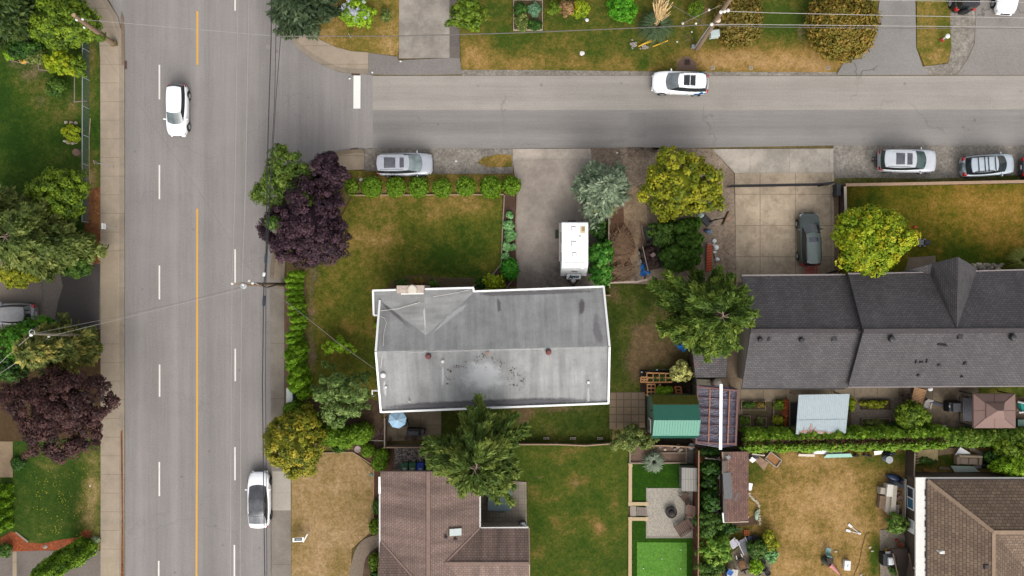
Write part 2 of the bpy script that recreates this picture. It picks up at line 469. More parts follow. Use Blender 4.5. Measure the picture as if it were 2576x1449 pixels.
def leafy_tree(name,label,x,y,rx,ry,h,mat,seed,cat='tree',group=None,hb=None,size=.22,dens=1.0,amp=.22,clump=None,core=.62,zc=None,spread=.5,low=-.3,flat=.8,inner=.22,trunk=.16,up=.5):
 """round crown of leaf clumps on a trunk. rx, ry in survey units, h in metres"""
 hb=h*.3 if hb is None else hb
 zc=(h+hb)/2+.15*(h-hb)if zc is None else zc
 root=tree_root(name,label,x,y,cat,group,zc)
 k=(H-zc)/H/PPM;rad=(rx*k,ry*k,(h-hb)/2)
 c=Vector((root.location.x,root.location.y,(h+hb)/2))
 size*=.64;clump=clump or max(.14,.075*(rad[0]+rad[1])/2+.14)
 area=2*pi*((rad[0]*rad[1])**.5*max(rad))
 n=int(dens*area/(clump*clump)*.55)+14;per=int(16+5.2*(clump/size)**2);per=min(per,105)
 rd2=(rad[0]-clump*.6,rad[1]-clump*.6,rad[2]-clump*.4)
 rd2=tuple(max(q,.08)for q in rd2)
 pts=crown_points(c,rd2,n,per,clump,size,seed,amp,low,spread,inner,up,flat)
 ex=core_shape(c,rd2,seed,core)if core else None
 leaf_mesh('crown',*pts,mat,root,ex,seed=seed)
 if trunk:limbs(root,h*.8,rad,trunk,seed)
 return root
def radial_tree(name,label,x,y,r,h,mat,seed,cat='tree',group=None,size=.2,n_br=90,per=95,zc=None,lean=(0,0),up=.35,trunk=.22,rz=.5,droop=.1,bark=True,wide=.17,spread=.55,conic=.8,twig=.9,amp=.25,asp=2.6):
 """conifer seen as sprays along boughs that leave the trunk at many heights. x, y: middle of the skirt at height zc"""
 zc=h*.3 if zc is None else zc
 root=tree_root(name,label,x,y,cat,group,zc)
 rs=np.random.RandomState(seed);b=np.array(world_loc(root));k=(H-zc)/H/PPM
 Rm=r*k;P_,N_,S_,T_,A_=[],[],[],[],[]
 br=MB()
 ph=rs.uniform(0,6.28,3)
 for i in range(n_br):
  t=(i+rs.rand())/n_br;z0=h*(.12+.86*t);a=i*2.39996+rs.uniform(-.25,.25)
  ln=Rm*(1-conic*t**1.3)*rs.uniform(.66,1.1)*(1+amp*(.5*np.sin(3*a+ph[0])+.5*np.sin(5*a+ph[1])))
  rise=ln*(up+rs.uniform(-.12,.12))
  d=np.array([cos(a),sin(a),0]);side=np.array([-sin(a),cos(a),0])
  q=np.linspace(0,1,6)
  path=b+np.array([lean[0]*t,lean[1]*t,z0])+d*(q*ln)[:,None]+np.array([0,0,1])*(rise*q-droop*ln*q**2)[:,None]
  path+=side*(np.sin(q*3+rs.uniform(0,6))*ln*.04)[:,None]
  if bark:br.tube(path.tolist(),.05*twig,4,.012*twig,cap=False)
  m=int(per*max(.35,ln/Rm));u=rs.uniform(.16,1.0,m)**.8
  pp=np.stack([np.interp(u,q,path[:,j])for j in range(3)],1)
  wd=ln*wide*(1.15-u)+.10
  off=rs.normal(size=m)*wd*.75
  pp+=side*off[:,None]+d*(np.abs(off)*.9)[:,None]*.6
  pp[:,2]+=rs.normal(size=m)*.09-np.abs(off)*.15
  nn=np.array([0,0,1.0])+rs.normal(size=(m,3))*.55+d*.25
  bt=rs.uniform(-1,1)*spread*.4
  tt=.42+bt+.38*(u-.5)*spread*1.6+rs.normal(size=m)*.12
  A_.append(d*1.0+side*(np.sign(off)*.55)[:,None]+rs.normal(size=(m,3))*.28+np.array([0,0,.15]));P_.append(pp);N_.append(nn);S_.append(size*rs.uniform(.6,1.3,m));T_.append(np.clip(tt,0,1))
 leaf_mesh('crown',np.concatenate(P_),np.concatenate(N_),np.concatenate(S_),np.concatenate(T_),mat,root,None,asp=asp,seed=seed,axis=np.concatenate(A_))
 m=MB();B=Vector(b);m.tube([B,B+Vector((lean[0]*.5,lean[1]*.5,h*.5)),B+Vector((lean[0],lean[1],h*.97))],trunk,8,trunk*.15)
 if bark:m.v,m.f,m.m=m.v,m.f,m.m;nb=len(m.v);m.v+=br.v;m.f+=[tuple(i+nb for i in f)for f in br.f];m.m+=br.m
 m.build('trunk',M('grey bough bark',(150,132,112),.2,8,.9),root,smooth=True)
 return root
def clipped_bush(name,label,x,y,rx,ry,h,mat,seed,cat='shrub',group=None,size=.10,dens=1.0,dimple=.9,amp=.05,zc=None,base=0.0,fuzz=.05,part='foliage',spread=.5):
 """dense bush: leaves laid over a rounded body"""
 zc=h*.55 if zc is None else zc
 root=tree_root(name,label,x,y,cat,group,zc)
 k=(H-zc)/H/PPM;rad=np.array([rx*k,ry*k,(h-base)/2]);c=np.array([root.location.x,root.location.y,base+(h-base)/2])
 rs=np.random.RandomState(seed);ph=rs.uniform(0,6.28,4)
 n=int(dens*5.5*(rad[0]*rad[1]+(rad[0]+rad[1])*rad[2])*pi/(size*size));n=min(n,30000)
 d=rs.normal(size=(n,3));d/=np.linalg.norm(d,axis=1,keepdims=True);d[:,2]=np.where(d[:,2]<-.6,-d[:,2],d[:,2])
 r=wob(d,ph,amp)*rs.uniform(.84,1.03,n)
 lump=np.sin(d[:,0]*9+ph[0])*np.sin(d[:,1]*9+ph[1])*np.sin(d[:,2]*7+ph[2])
 r*=1+.05*lump
 p=d*r[:,None]
 if dimple:
  q=np.sqrt(p[:,0]**2+p[:,1]**2);p[:,2]-=np.where(p[:,2]>0,dimple*np.exp(-(q/.22)**2),0)
 p=p*rad+rs.normal(size=(n,3))*fuzz+c
 nr=d+rs.normal(size=(n,3))*.6+np.array([0,0,.25])
 t=np.clip(.5+.35*spread*lump+rs.normal(size=n)*.2*spread,0,1)
 m=MB();m.blob(tuple(c),tuple(rad*np.array([.82,.82,.82 if not dimple else.6])),seed,.03,12,7)
 leaf_mesh(part,p,nr,size*rs.uniform(.7,1.3,n),t,mat,root,(m.v,m.f,.4),seed=seed)
 st=MB();b=world_loc(root);st.tube([b+Vector((0,0,-.02)),b+Vector((.02,0,h*.5))],.06,6,.03);st.build('stem',TRUNK(),root)
 return root
def column_shrub(name,label,base,r,h,mat,seed,group=None,cat='shrub',size=.085,dens=1.0,taper=.72,lean=(0,0)):
 """upright clipped conifer with a rounded top; base in metres"""
 root=thing(name,label,cat,(base[0],base[1],0),0,group)
 rs=np.random.RandomState(seed);ph=rs.uniform(0,6.28,4)
 n=int(dens*6.5*(2*pi*r*h)/(size*size)/2.4);n=min(n,16000)
 z=rs.rand(n)**.85;a=rs.uniform(0,2*pi,n)
 prof=np.where(z<.8,1-(1-taper)*(z/.8)**1.6,taper*np.sqrt(np.clip(1-((z-.8)/.2)**2,0,1)))
 lump=np.sin(5*a+9*z+ph[0])*.08+np.sin(3*a-14*z+ph[1])*.08
 rr=r*prof*(1+lump)*rs.uniform(.8,1.05,n)
 p=np.stack([rr*np.cos(a)+lean[0]*z,rr*np.sin(a)+lean[1]*z,z*h],1)+np.array(world_loc(root))+rs.normal(size=(n,3))*.025
 nr=np.stack([np.cos(a),np.sin(a),.35+1.6*np.clip(z-.75,0,1)],1)+rs.normal(size=(n,3))*.5
 t=np.clip(.45+lump*2.2+rs.normal(size=n)*.12+(rs.rand()-.5)*.25,0,1)
 m=MB();b=world_loc(root);tp=[b+Vector((lean[0]*q,lean[1]*q,h*q))for q in(0,.3,.6,.8,.93)]
 for i in range(4):
  m.tube(tp[i:i+2],r*.8*(1,.93,.82,.66)[i],10,r*.8*(.93,.82,.66,.3)[i])
 leaf_mesh('foliage',p,nr,size*rs.uniform(.7,1.4,n),t,mat,root,(m.v,m.f,.35),seed=seed)
 st=MB();st.tube([b,b+Vector((0,0,.5))],.07,6,.05);st.build('stem',TRUNK(),root)
 return root
def tuft(name,label,x,y,r,h,mat,seed,n=160,cat='plant',group=None,blade=.05,flower=None,part='leaves'):
 """arching blades from one point"""
 root=tree_root(name,label,x,y,cat,group,h*.4)
 rd=random.Random(seed);m=MB();b=world_loc(root);Rm=r/PPM
 for i in range(n):
  a=rd.uniform(0,2*pi);q=rd.uniform(.45,1.0);d=Vector((cos(a),sin(a),0));s=Vector((-sin(a),cos(a),0))*blade*rd.uniform(.6,1.2)
  hh=h*rd.uniform(.6,1.1);L=Rm*q
  p=[b+d*.04,b+d*L*.3+Vector((0,0,hh*.8)),b+d*L*.7+Vector((0,0,hh*(1.0-.25*q))),b+d*L+Vector((0,0,hh*(.85-.6*q)))]
  vs=[]
  for j,w_ in enumerate((.7,1,.8,.1)):vs+=[p[j]-s*w_,p[j]+s*w_]
  m.add(vs,[(0,1,3,2),(2,3,5,4),(4,5,7,6)])
 m.build(part,mat,root)
 return root
def twig_heap(name,label,pts_box,z,mat,seed,n,L=(.6,1.8),r=.018,kind=None,cat='brush pile',ang=None):
 rd=random.Random(seed);m=MB()
 x0,y0,x1,y1=pts_box
 for i in range(n):
  c=W(rd.gauss((x0+x1)/2,(x1-x0)/4.2),rd.gauss((y0+y1)/2,(y1-y0)/4.2));a=rd.uniform(0,2*pi)if ang is None else rd.gauss(ang,.5)
  l=rd.uniform(*L)/2;zz=rd.uniform(.05,z);d=Vector((cos(a),sin(a),rd.uniform(-.25,.25)))*l
  mid=c+Vector((rd.uniform(-.1,.1),rd.uniform(-.1,.1),zz+.05))
  m.tube([c-d+Vector((0,0,zz)),mid,c+d+Vector((0,0,zz))],r*rd.uniform(.6,1.5),4,r*.5)
 return m.build(name,mat,label=label,cat=cat,kind=kind)
L_green=M_leaf('bright green leaves',[(44,66,12),(82,104,18),(118,138,30)])
L_mid=M_leaf('mid green leaves',[(34,58,18),(60,88,26),(98,122,44)])
L_deep=M_leaf('deep green leaves',[(22,44,14),(42,74,20),(78,112,34)])
L_yew=M_leaf('clipped cedar sprays',[(56,84,12),(86,116,18),(122,148,40)])
L_olive=M_leaf('olive green sprays',[(46,62,22),(86,100,42),(140,144,78)])
L_yellow=M_leaf('yellow green leaves',[(66,82,14),(120,126,22),(166,158,40)])
L_maple=M_leaf('maple yellow green leaves',[(78,104,12),(124,142,18),(172,162,34)])
L_gold=M_leaf('golden conifer sprays',[(58,72,30),(98,106,50),(164,148,74)])
L_purple=M_leaf('dark purple leaves',[(34,22,28),(54,36,44),(84,58,66)],k=1.65)
L_red=M_leaf('dark red brown leaves',[(38,24,24),(66,42,40),(90,60,54)],k=1.6)
L_blue=M_leaf('blue spruce needles',[(76,92,72),(110,126,98),(154,164,136)],k=1.6)
L_pine=M_leaf('dark pine needles',[(30,44,26),(54,70,44),(88,100,68)])
L_orange=M_leaf('browning beech leaves',[(72,76,22),(104,92,36),(146,112,52)])
L_pale=M_leaf('pale variegated leaves',[(120,128,58),(176,174,98),(216,208,140)])
L_grey=M_leaf('grey green leaves',[(84,96,70),(118,130,96),(156,162,128)])
L_apple=M_leaf('silvery green leaves',[(52,76,28),(84,106,46),(132,146,82)],k=1.7)
L_gum=M_leaf('feathery cypress sprays',[(36,54,12),(70,92,24),(122,136,50)])
L_lime=M_leaf('fresh lime leaves',[(74,108,10),(112,146,20),(150,172,48)])
# ---------------------------------------------------------------- ground, roads, pavements
asph=M_asphalt('main road asphalt',(149,143,139),'y',.085,crack=.12)
asph_j=M_asphalt('junction asphalt',(147,142,139),None,.085)
asph_l=M_asphalt('worn pale asphalt',(165,158,149),'x',.09,crack=.3)
asph_d=M_asphalt('side lane asphalt',(146,141,136),'x',.08,crack=.25)
asph_drive=M_asphalt('driveway asphalt',(146,142,137),None,.10,crack=.8)
asph_old=M_asphalt('old dark asphalt',(112,104,98),None,.16,crack=.5,tint=(128,116,104))
asph_blk=M_asphalt('fresh black asphalt',(76,71,68),None,.16)
gravel=M_soil('grey road gravel',(140,132,122),.13,3.4,(160,153,142),peb=7)
conc_walk=M_concrete('pavement concrete',(174,158,138),30,1.55,.03,0,.72,.10,.10)
conc_kerb=M_concrete('kerb concrete',(158,144,127),30,3.1,.03,0,.7,.10,.12)
conc_drop=M_concrete('scored crossing concrete',(176,160,138),.105,3.25,.016,0,.86,.07,.08)
conc_drive=M_concrete('driveway concrete',(166,154,142),30,30,.01,0,.9,.10,.20)
conc_slab=M_concrete('jointed slab concrete',(194,175,150),2.95,2.6,.035,0,.60,.10,.18,tint=(150,134,112))
conc_patio=M_concrete('patio concrete',(150,134,112),1.9,1.9,.03,0,.6,.12,.22)
conc_right=M_concrete('east pavement concrete',(146,136,124),30,4.6,.03,0,.75,.10,.12)
conc_pale=M_concrete('pale pavement panel',(186,178,164),30,1.55,.03,0,.9,.07,.08)
lawn_m=M_lawn('front lawn grass')
lawn_g=M_lawn('green lawn grass',(44,72,18),(68,88,26),(108,104,48),(158,134,90),(136,114,88))
lawn_dry=M_lawn('parched lawn grass',(66,84,24),(112,102,42),(152,122,66),(182,146,98),(152,122,94))
soil=M_soil('garden soil',(98,78,62),.25,3)
soil_d=M_soil('dark damp soil',(92,74,60),.28,3,(112,92,72))
bark_m=M_soil('red bark mulch',(158,84,52),.22,6,(132,76,52),peb=9)
dirt_path=M_soil('sandy dirt',(172,148,120),.13,3,(140,116,92),peb=9)
leafl=M_soil('fallen leaves',(140,92,58),.3,7,(112,70,44),peb=8)
grav_pale=M_soil('pale pea gravel',(176,168,154),.12,10,peb=16)
ground('ground',[(-9000,-9000),(11500,-9000),(11500,9000),(-9000,9000)],-.012,M_lawn('rough ground',(60,70,30),(96,92,50),(122,104,68),(140,118,86),(104,86,66)),base=.5,base_b=.35)
road_pts=[(314,3200),(314,470),(314,240),(313,150),(309,95),(297,45),(279,8),(255,-28),(215,-62),(150,-85),(40,-95),(-1400,-95),(-1400,-330),(200,-330),(300,-420),(312,-620),(312,-2000),(690,-2000),(696,-300),(701,20),(707,57),(727,93),(754,125),(801,158),(857,182),(927,187),(938,190),(938,372),(884,377),(827,388),(767,423),(720,480),(694,560),(680,680),(681,1000),(684,3200)]
ground('road',road_pts,.004,asph,blobs=[(700,240,130,120,-.03),(860,240,60,60,.02),(440,330,40,200,-.02)],step=1.2)
side_top=[(938,191),(1500,190),(2100,191),(2576,190),(4200,189)]
ground('road',side_top+[(4200,276),(2576,275),(1900,277),(1300,277),(938,276)],.006,asph_l,step=1.5,blobs=[(1080,265,90,12,-.10),(1700,262,240,10,-.13),(2010,262,60,10,-.14),(2450,250,60,22,-.14),(1560,255,60,10,-.12),(1830,270,50,8,-.12),(1200,255,30,16,-.1)])
ground('road',[(938,276),(1300,277),(1900,277),(2576,275),(4200,276),(4200,366),(2576,366),(2095,366),(1730,372),(1480,372),(1290,374),(938,373)],.0065,asph_d,step=1.5,blobs=[(985,315,60,40,-.06),(1600,328,46,30,.03),(1790,300,180,16,.03),(2330,295,120,20,-.06),(1740,352,200,8,-.12),(1560,352,70,8,-.10),(2300,352,220,14,.06)])
ground('road_patch',[(1582,284),(1626,284),(1627,346),(1583,346)],.010,M_asphalt('asphalt patch',(141,137,133),None,.09))
def paint(name,x0,y0,x1,y1,rgb,z=.012,label=None,x2=None):
 x2=x0 if x2 is None else x2
 n=NT(name);v=n.pos()
 wear=n.rng(n.math('ADD',n.math('MULTIPLY',n.noise(v,9,5,.8),.6),n.math('MULTIPLY',n.noise(v,1.1,3),.4)),.58,.72,0,.55)
 return[(x0,y0),(x1,y0),(x1+x2-x0,y1),(x2,y1)]
def paint_mat(name,rgb):
 if name in _mc:return _mc[name]
 n=NT(name);v=n.pos()
 wear=n.rng(n.math('ADD',n.math('MULTIPLY',n.noise(v,11,5,.8),.6),n.math('MULTIPLY',n.noise(v,.9,3),.4)),.55,.72,0,.6)
 _mc[name]=n.done(n.mix(wear,P(*rgb),P(150,144,138)),.8)
 return _mc[name]
white_p=paint_mat('worn white road paint',(242,238,228));yel_p=paint_mat('worn yellow road paint',(236,176,62))
def dash(pts,mat,name='road_marking'):
 m=MB();m.face([W(p[0],p[1],.013)for p in pts][::-1]);return m.build(name,mat,kind='structure')
for(x,y0,y1)in((401,163,250),(401,415,501),(401,668,753),(401.5,917,998),(400.8,1162,1248),(399.2,1411,1492),(591.5,-60,27),(591.5,627,712),(591.8,877,959),(591.2,1125,1208),(589.6,1371,1455)):
 dash([(x-1.9,y0),(x+1.9,y0),(x+1.9,y1),(x-1.9,y1)],white_p)
for(x,y0,y1,x2)in((496.5,28,163,496.5),(496.3,525,1120,495.6),(495.6,1120,1560,493.6)):
 dash([(x-2.2,y0),(x+2.2,y0),(x2+2.2,y1),(x2-2.2,y1)],yel_p)
dash([(889.5,190),(907,190),(906.5,273),(889,273)],paint_mat('fresh white stop bar paint',(250,248,240)),'stop_line')
wk_in=[(255,1800),(255,900),(254.5,300),(254,150),(252,110),(244,75),(228,40),(205,12),(170,-14),(110,-32),(-200,-36)]
wk_out=[(-200,-84),(110,-84),(195,-60),(235,-32),(262,5),(284,42),(297,85),(301,135),(302,200),(302.5,900),(302.5,1800)]
def strip(a,b):return a+b
ground('pavement',wk_in+wk_out,.13,conc_walk,thick=.2,step=.9,blobs=[(275,600,60,80,-.06),(275,1040,60,60,-.14),(280,260,50,100,.03),(270,170,30,40,-.04)])
for y0,y1 in((634,831),(1400,1600)):
 ground('pavement',[(256,y0),(302,y0),(302,y1),(256,y1)],.1345,conc_drop)
kb_out=[(-200,-92),(115,-92),(200,-68),(243,-38),(272,3),(297,42),(309,85),(313.5,135),(314.5,200),(314.5,900),(314.5,1800)]
ground('kerb',wk_out+kb_out[::-1],.125,conc_kerb,thick=.2)
ground('leaf_litter',[(305.5,1085),(310,1080),(312,1300),(313.5,1460),(306,1460),(308,1300)],.131,leafl,kind='stuff',label='brown fallen leaves along the west gutter',cat='leaves')
ground('leaf_litter',[(306,30),(313,50),(315,160),(308,165)],.1305,M_soil('gutter dirt',(140,120,100),.2,6),kind='stuff',label='thin line of dirt in the west gutter near the corner',cat='dirt')
ne_k=smoothpoly([(698,-400),(700,0),(703,40),(711,64),(727,93),(754,125),(801,158),(857,181),(927,186)],5)
ne_i=smoothpoly([(706,-400),(708,0),(711,40),(719,60),(736,88),(763,117),(808,148),(860,170),(927,174)],5)
ground('kerb',ne_k+ne_i[::-1],.125,conc_kerb,thick=.2)
ne_b=[(927,133),(884,130),(844,119),(806,101),(787,82),(768,50),(757,0),(750,-400)]
ground('pavement',ne_i+ne_b,.13,conc_walk,thick=.2,step=.9,blobs=[(850,150,60,30,.02)])
ground('driveway',[(927,133),(1000,143),(1002,152),(1156,145),(1163,178),(1162,187),(1030,189),(927,187)],.05,M_asphalt('apron asphalt',(136,129,124),None,.12,crack=.4),thick=.1,blobs=[(960,160,40,30,-.12)])
ground('driveway',[(1004,-300),(1131,-300),(1131,145),(1130,146),(1004,147)],.054,M_concrete('north driveway concrete',(166,157,146),30,3.0,.02,0,.75,.10,.22),step=.6,thick=.1,blobs=[(1065,40,40,90,-.16),(1090,60,20,60,.06)])
ground('driveway',[(1131.3,-300),(1150,-300),(1156,60),(1157,147),(1131.3,146)],.057,asph_old,thick=.1)
ground('verge_gravel',[(1163,186.5),(1160,176),(1320,176),(1500,178),(1700,180),(2104,182),(2104,190.3),(1500,189.3),(1163,190.2)],.03,gravel,blobs=[(1500,183,300,6,-.1)])
ground('driveway',[(2214,-300),(2212,0),(2205,60),(2195,103),(2165,133),(2130,143),(2104,189),(2337,188.5),(2320,167),(2304,120),(2302,0),(2302,-300)],.05,asph_drive,step=.6,blobs=[(2260,20,20,60,-.14),(2230,150,60,20,.03)],thick=.1)
ground('gravel_drive',[(2389,-300),(2452,-300),(2452,60),(2450,110),(2432,150),(2405,188.6),(2337,188.5),(2320,168),(2385,160),(2393,120),(2389,60)],.046,gravel,blobs=[(2420,90,30,60,.06)],step=.6)
ground('driveway',[(2452.5,-300),(4000,-300),(4000,188),(2576,189),(2406,188.6),(2433,150),(2451,110),(2453,60)],.05,M_asphalt('east driveway asphalt',(147,140,134),None,.11,crack=.6),step=.7,blobs=[(2520,50,16,20,-.2),(2500,90,90,30,.04)],thick=.1)
se_k=smoothpoly([(681,700),(690,600),(714,500),(767,423),(827,388),(884,377),(917,376)],5)
se_i=smoothpoly([(690,700),(699,602),(722,505),(773,431),(830,397),(886,386),(917,385)],5)
ground('kerb',se_k+se_i[::-1],.11,M_concrete('mossy kerb concrete',(138,122,102),30,30,.01,0,.9,.16,.2),thick=.2)
ground('pavement',se_i+[(917,427),(874,428),(830,440),(780,480),(740,540),(720,620),(716,700)],.115,M_concrete('corner pavement concrete',(158,142,122),30,2.2,.03,0,.7,.12,.16),thick=.2)
ground('gravel_shoulder',[(917,374),(1130,373),(1290,374),(1290,437),(1100,438),(1000,432),(917,430)],.02,gravel,base=-.05,step=.5,blobs=[(950,400,40,26,-.30),(1020,430,60,12,-.28),(1100,395,40,20,-.05),(1200,410,60,20,.04),(1250,376,40,5,-.2)])
ground('pavement',[(679.5,700),(716,700),(716,1020),(733,1020),(733,1800),(685,1800),(683,1180)],.10,conc_right,thick=.2,base=-.02,step=.6,blobs=[(690,1020,12,30,-.25),(712,900,10,200,.02),(698,1000,14,60,-.06),(700,1360,6,60,.12)])
ground('pavement',[(686,1185),(732,1185),(732,1283),(686,1283)],.1045,conc_pale)
ground('grass_patch',[(1200,410),(1215,396),(1255,388),(1288,390),(1288,420),(1230,421)],.04,lawn_dry,base=.45,base_b=.25,blobs=[(1250,405,30,14,.2)],dirt=[(1210,412,20,10,.4)])
ground('driveway',[(1290,374.5),(1485,374),(1488,402),(1290,403)],.05,M_concrete('driveway apron concrete',(180,168,154),30,30,.01,0,.9,.10,.2),thick=.1,step=.5,blobs=[(1390,401,130,3,-.3),(1340,390,40,8,.08)])
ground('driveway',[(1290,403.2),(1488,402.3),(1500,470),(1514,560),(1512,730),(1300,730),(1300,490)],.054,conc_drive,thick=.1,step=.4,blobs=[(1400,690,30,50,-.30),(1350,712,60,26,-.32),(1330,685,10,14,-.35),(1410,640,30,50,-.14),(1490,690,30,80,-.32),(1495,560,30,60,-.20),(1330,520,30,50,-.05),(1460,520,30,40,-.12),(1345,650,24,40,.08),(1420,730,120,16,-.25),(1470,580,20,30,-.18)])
ground('dirt_yard',[(1488,402),(1480,374),(1600,370),(1730,373),(1792,375),(1846,436),(1852,700),(1640,716),(1534,712),(1530,560)],.03,M_soil('trodden dirt',(150,132,114),.16,2.4,(166,148,130),peb=9),step=.4,blobs=[(1600,378,120,14,-.38),(1680,384,70,14,-.35),(1570,400,60,20,-.15),(1640,372,60,6,-.35),(1620,430,50,20,-.05),(1800,610,22,60,.06),(1815,660,20,30,-.25),(1820,500,20,40,-.12),(1600,520,40,30,-.05),(1700,540,70,120,-.3)])
ground('driveway',[(1792,375.3),(2096,374),(2096,434),(1848,435.5)],.05,M_concrete('pale apron concrete',(186,176,162),3.3,30,.03,0,.8,.12,.24),thick=.1,step=.5,blobs=[(1870,385,40,10,-.2),(1980,380,60,8,-.1)])
ground('driveway',[(1848,435.8),(2096,434.3),(2104,520),(2106,720),(1852,720)],.054,conc_slab,thick=.1,step=.5,blobs=[(1870,600,16,40,-.08),(2045,690,40,20,-.10),(1940,640,60,60,.03)])
ground('gravel_shoulder',[(2096,366),(2576,366),(4000,366),(4000,470),(2576,458),(2096,466)],.02,gravel,step=.5,blobs=[(2140,400,40,30,.22),(2200,425,60,12,.22),(2390,415,24,30,.14),(2300,445,120,8,-.2),(2120,375,60,8,.2),(2500,450,80,8,-.2),(2180,380,60,6,-.15),(2480,375,100,8,-.08)])
ground('weed_strip',[(2096,449),(2160,447),(2330,450),(2576,440),(2576,456),(2330,462),(2100,465)],.045,M_lawn('kerbside weeds',(52,76,20),(88,92,36),(120,112,66),(140,126,96),(134,122,106)),base=.45,base_b=.35)
ground('lawn',[(787,82),(806,101),(844,119),(884,130),(927,133),(1000,141),(1004,120),(1003,-300),(757,-300),(757,0)],.09,lawn_m,base=.52,blobs=[(830,100,60,30,.22),(960,110,40,30,.05),(880,60,60,30,-.1),(980,60,30,60,.1)],thick=.1)
ground('lawn',[(1158,-300),(2212,-300),(2205,60),(2195,103),(2165,133),(2130,143),(2104,182),(1700,180),(1500,178),(1320,176),(1160,176),(1156,60)],.09,lawn_dry,base=.22,step=.5,thick=.1,blobs=[(1210,130,60,50,.35),(1400,160,300,20,.25),(1300,110,60,30,-.15),(1500,60,300,40,-.15),(1650,130,80,30,-.05),(1960,150,160,40,.55),(1800,150,80,30,.35),(1970,60,70,60,-.32),(2060,170,80,20,.4),(1500,145,30,20,-.3),(1620,158,16,14,-.6),(1240,60,40,60,-.2)],dirt=[(1720,160,30,16,.8),(1740,90,60,40,.45),(1480,88,14,8,.5),(1390,40,40,20,.2),(1670,20,80,14,.2),(1760,30,40,30,.5),(2015,90,16,50,.5)])
ground('lawn',[(2304,-300),(2389,-300),(2389,60),(2392,120),(2384,158),(2325,167),(2305,120)],.09,lawn_m,base=.42,blobs=[(2350,140,30,16,.3),(2370,40,20,30,-.15),(2330,20,20,20,.2)],thick=.1)
ground('lawn',[(876,428),(917,431),(1000,433),(1100,438),(1292,438),(1300,489),(1266,491),(887,492),(860,470)],.07,lawn_m,base=.5,base_b=.15,blobs=[(1000,440,80,10,-.2)],dirt=[(1000,478,200,14,.5),(900,450,30,20,.3),(1250,480,40,14,.3)],thick=.1)
ground('lawn',[(770,690),(830,600),(887,492),(1264,491),(1262,665),(1190,720),(1190,745),(950,750),(950,1050),(780,1010),(772,850)],.08,lawn_m,base=.31,step=.4,thick=.1,blobs=[(1130,640,90,60,-.34),(1200,560,60,50,-.12),(1000,690,60,20,-.14),(1160,520,80,24,.32),(920,540,60,60,.14),(900,610,80,50,.18),(980,605,34,20,.34),(1090,545,20,20,.3),(830,760,20,20,.25),(850,780,50,40,-.08),(870,850,60,40,.05),(880,720,60,30,.02),(910,900,40,60,-.12),(1050,500,120,14,.1),(1190,690,60,14,-.25),(900,830,40,14,.18)],dirt=[(784,760,14,120,.65),(785,900,16,60,.6),(800,690,20,20,.4),(1175,515,24,10,.25),(880,950,50,30,.25),(830,640,20,30,.2),(985,608,16,9,.35)])
ground('flower_bed',[(965,735),(985,708),(1020,694),(1060,690),(1100,697),(1140,699),(1192,698),(1192,740),(965,745)],.095,M_soil('dry bed soil',(106,86,62),.22,4,(92,92,44)),step=.4)
ground('paving',[(1110,700),(1190,698),(1190,726),(1100,728)],.105,M_brick('old bed pavers',(104,88,64),(88,76,54),(62,56,36),.26,.17,.03,.5,.2))
ground('flower_bed',[(1266,489),(1300,489),(1299,640),(1298,720),(1190,724),(1262,668)],.08,M_soil('planting bed soil',(92,70,58),.2,5,(106,84,72)),thick=.1)
ground('soil_bed',[(775,985),(830,970),(955,1010),(960,1050),(975,1060),(975,1140),(930,1135),(800,1080),(775,1040)],.088,soil_d,blobs=[(930,1070,40,40,-.1)])
ground('soil_bed',[(770,690),(792,690),(790,860),(780,1000),(700,1020),(716,700)],.076,M_soil('hedge root soil',(116,92,74),.2,4),step=.6)
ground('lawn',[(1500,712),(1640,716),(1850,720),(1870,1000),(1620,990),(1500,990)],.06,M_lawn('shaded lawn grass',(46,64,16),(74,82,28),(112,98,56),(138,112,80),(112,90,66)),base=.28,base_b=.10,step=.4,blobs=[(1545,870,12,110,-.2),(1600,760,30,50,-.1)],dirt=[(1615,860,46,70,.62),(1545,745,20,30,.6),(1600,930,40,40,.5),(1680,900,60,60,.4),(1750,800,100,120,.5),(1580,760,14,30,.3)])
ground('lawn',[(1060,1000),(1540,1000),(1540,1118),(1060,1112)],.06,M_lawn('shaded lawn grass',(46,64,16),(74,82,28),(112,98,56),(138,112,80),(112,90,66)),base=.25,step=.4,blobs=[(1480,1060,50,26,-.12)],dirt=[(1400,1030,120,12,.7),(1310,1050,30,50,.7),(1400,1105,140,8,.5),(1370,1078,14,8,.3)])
ground('paving',[(1533,986),(1622,986),(1622,1075),(1533,1080)],.075,M_brick('mossy paving slabs',(136,116,92),(120,104,88),(98,86,64),.62,.62,.045,0,.2,grime=(98,84,56)),thick=.05)
ground('patio',[(965,1030),(1110,1026),(1110,1104),(968,1110)],.09,conc_patio,thick=.1,step=.4,blobs=[(1010,1090,24,14,-.3),(1070,1050,40,40,-.15),(985,1060,14,30,-.2),(1050,1100,60,8,-.35),(1020,1040,30,14,-.15)])
ground('gravel_strip',[(992,1119),(1130,1116),(1130,1188),(990,1188)],.06,M_soil('river rock base',(120,110,104),.25,9,peb=6))
ground('soil_bed',[(880,1120),(992,1116),(992,1188),(955,1190),(955,1460),(941,1460),(941,1185),(930,1165)],.055,M_soil('brown bed soil',(104,76,60),.2,5))
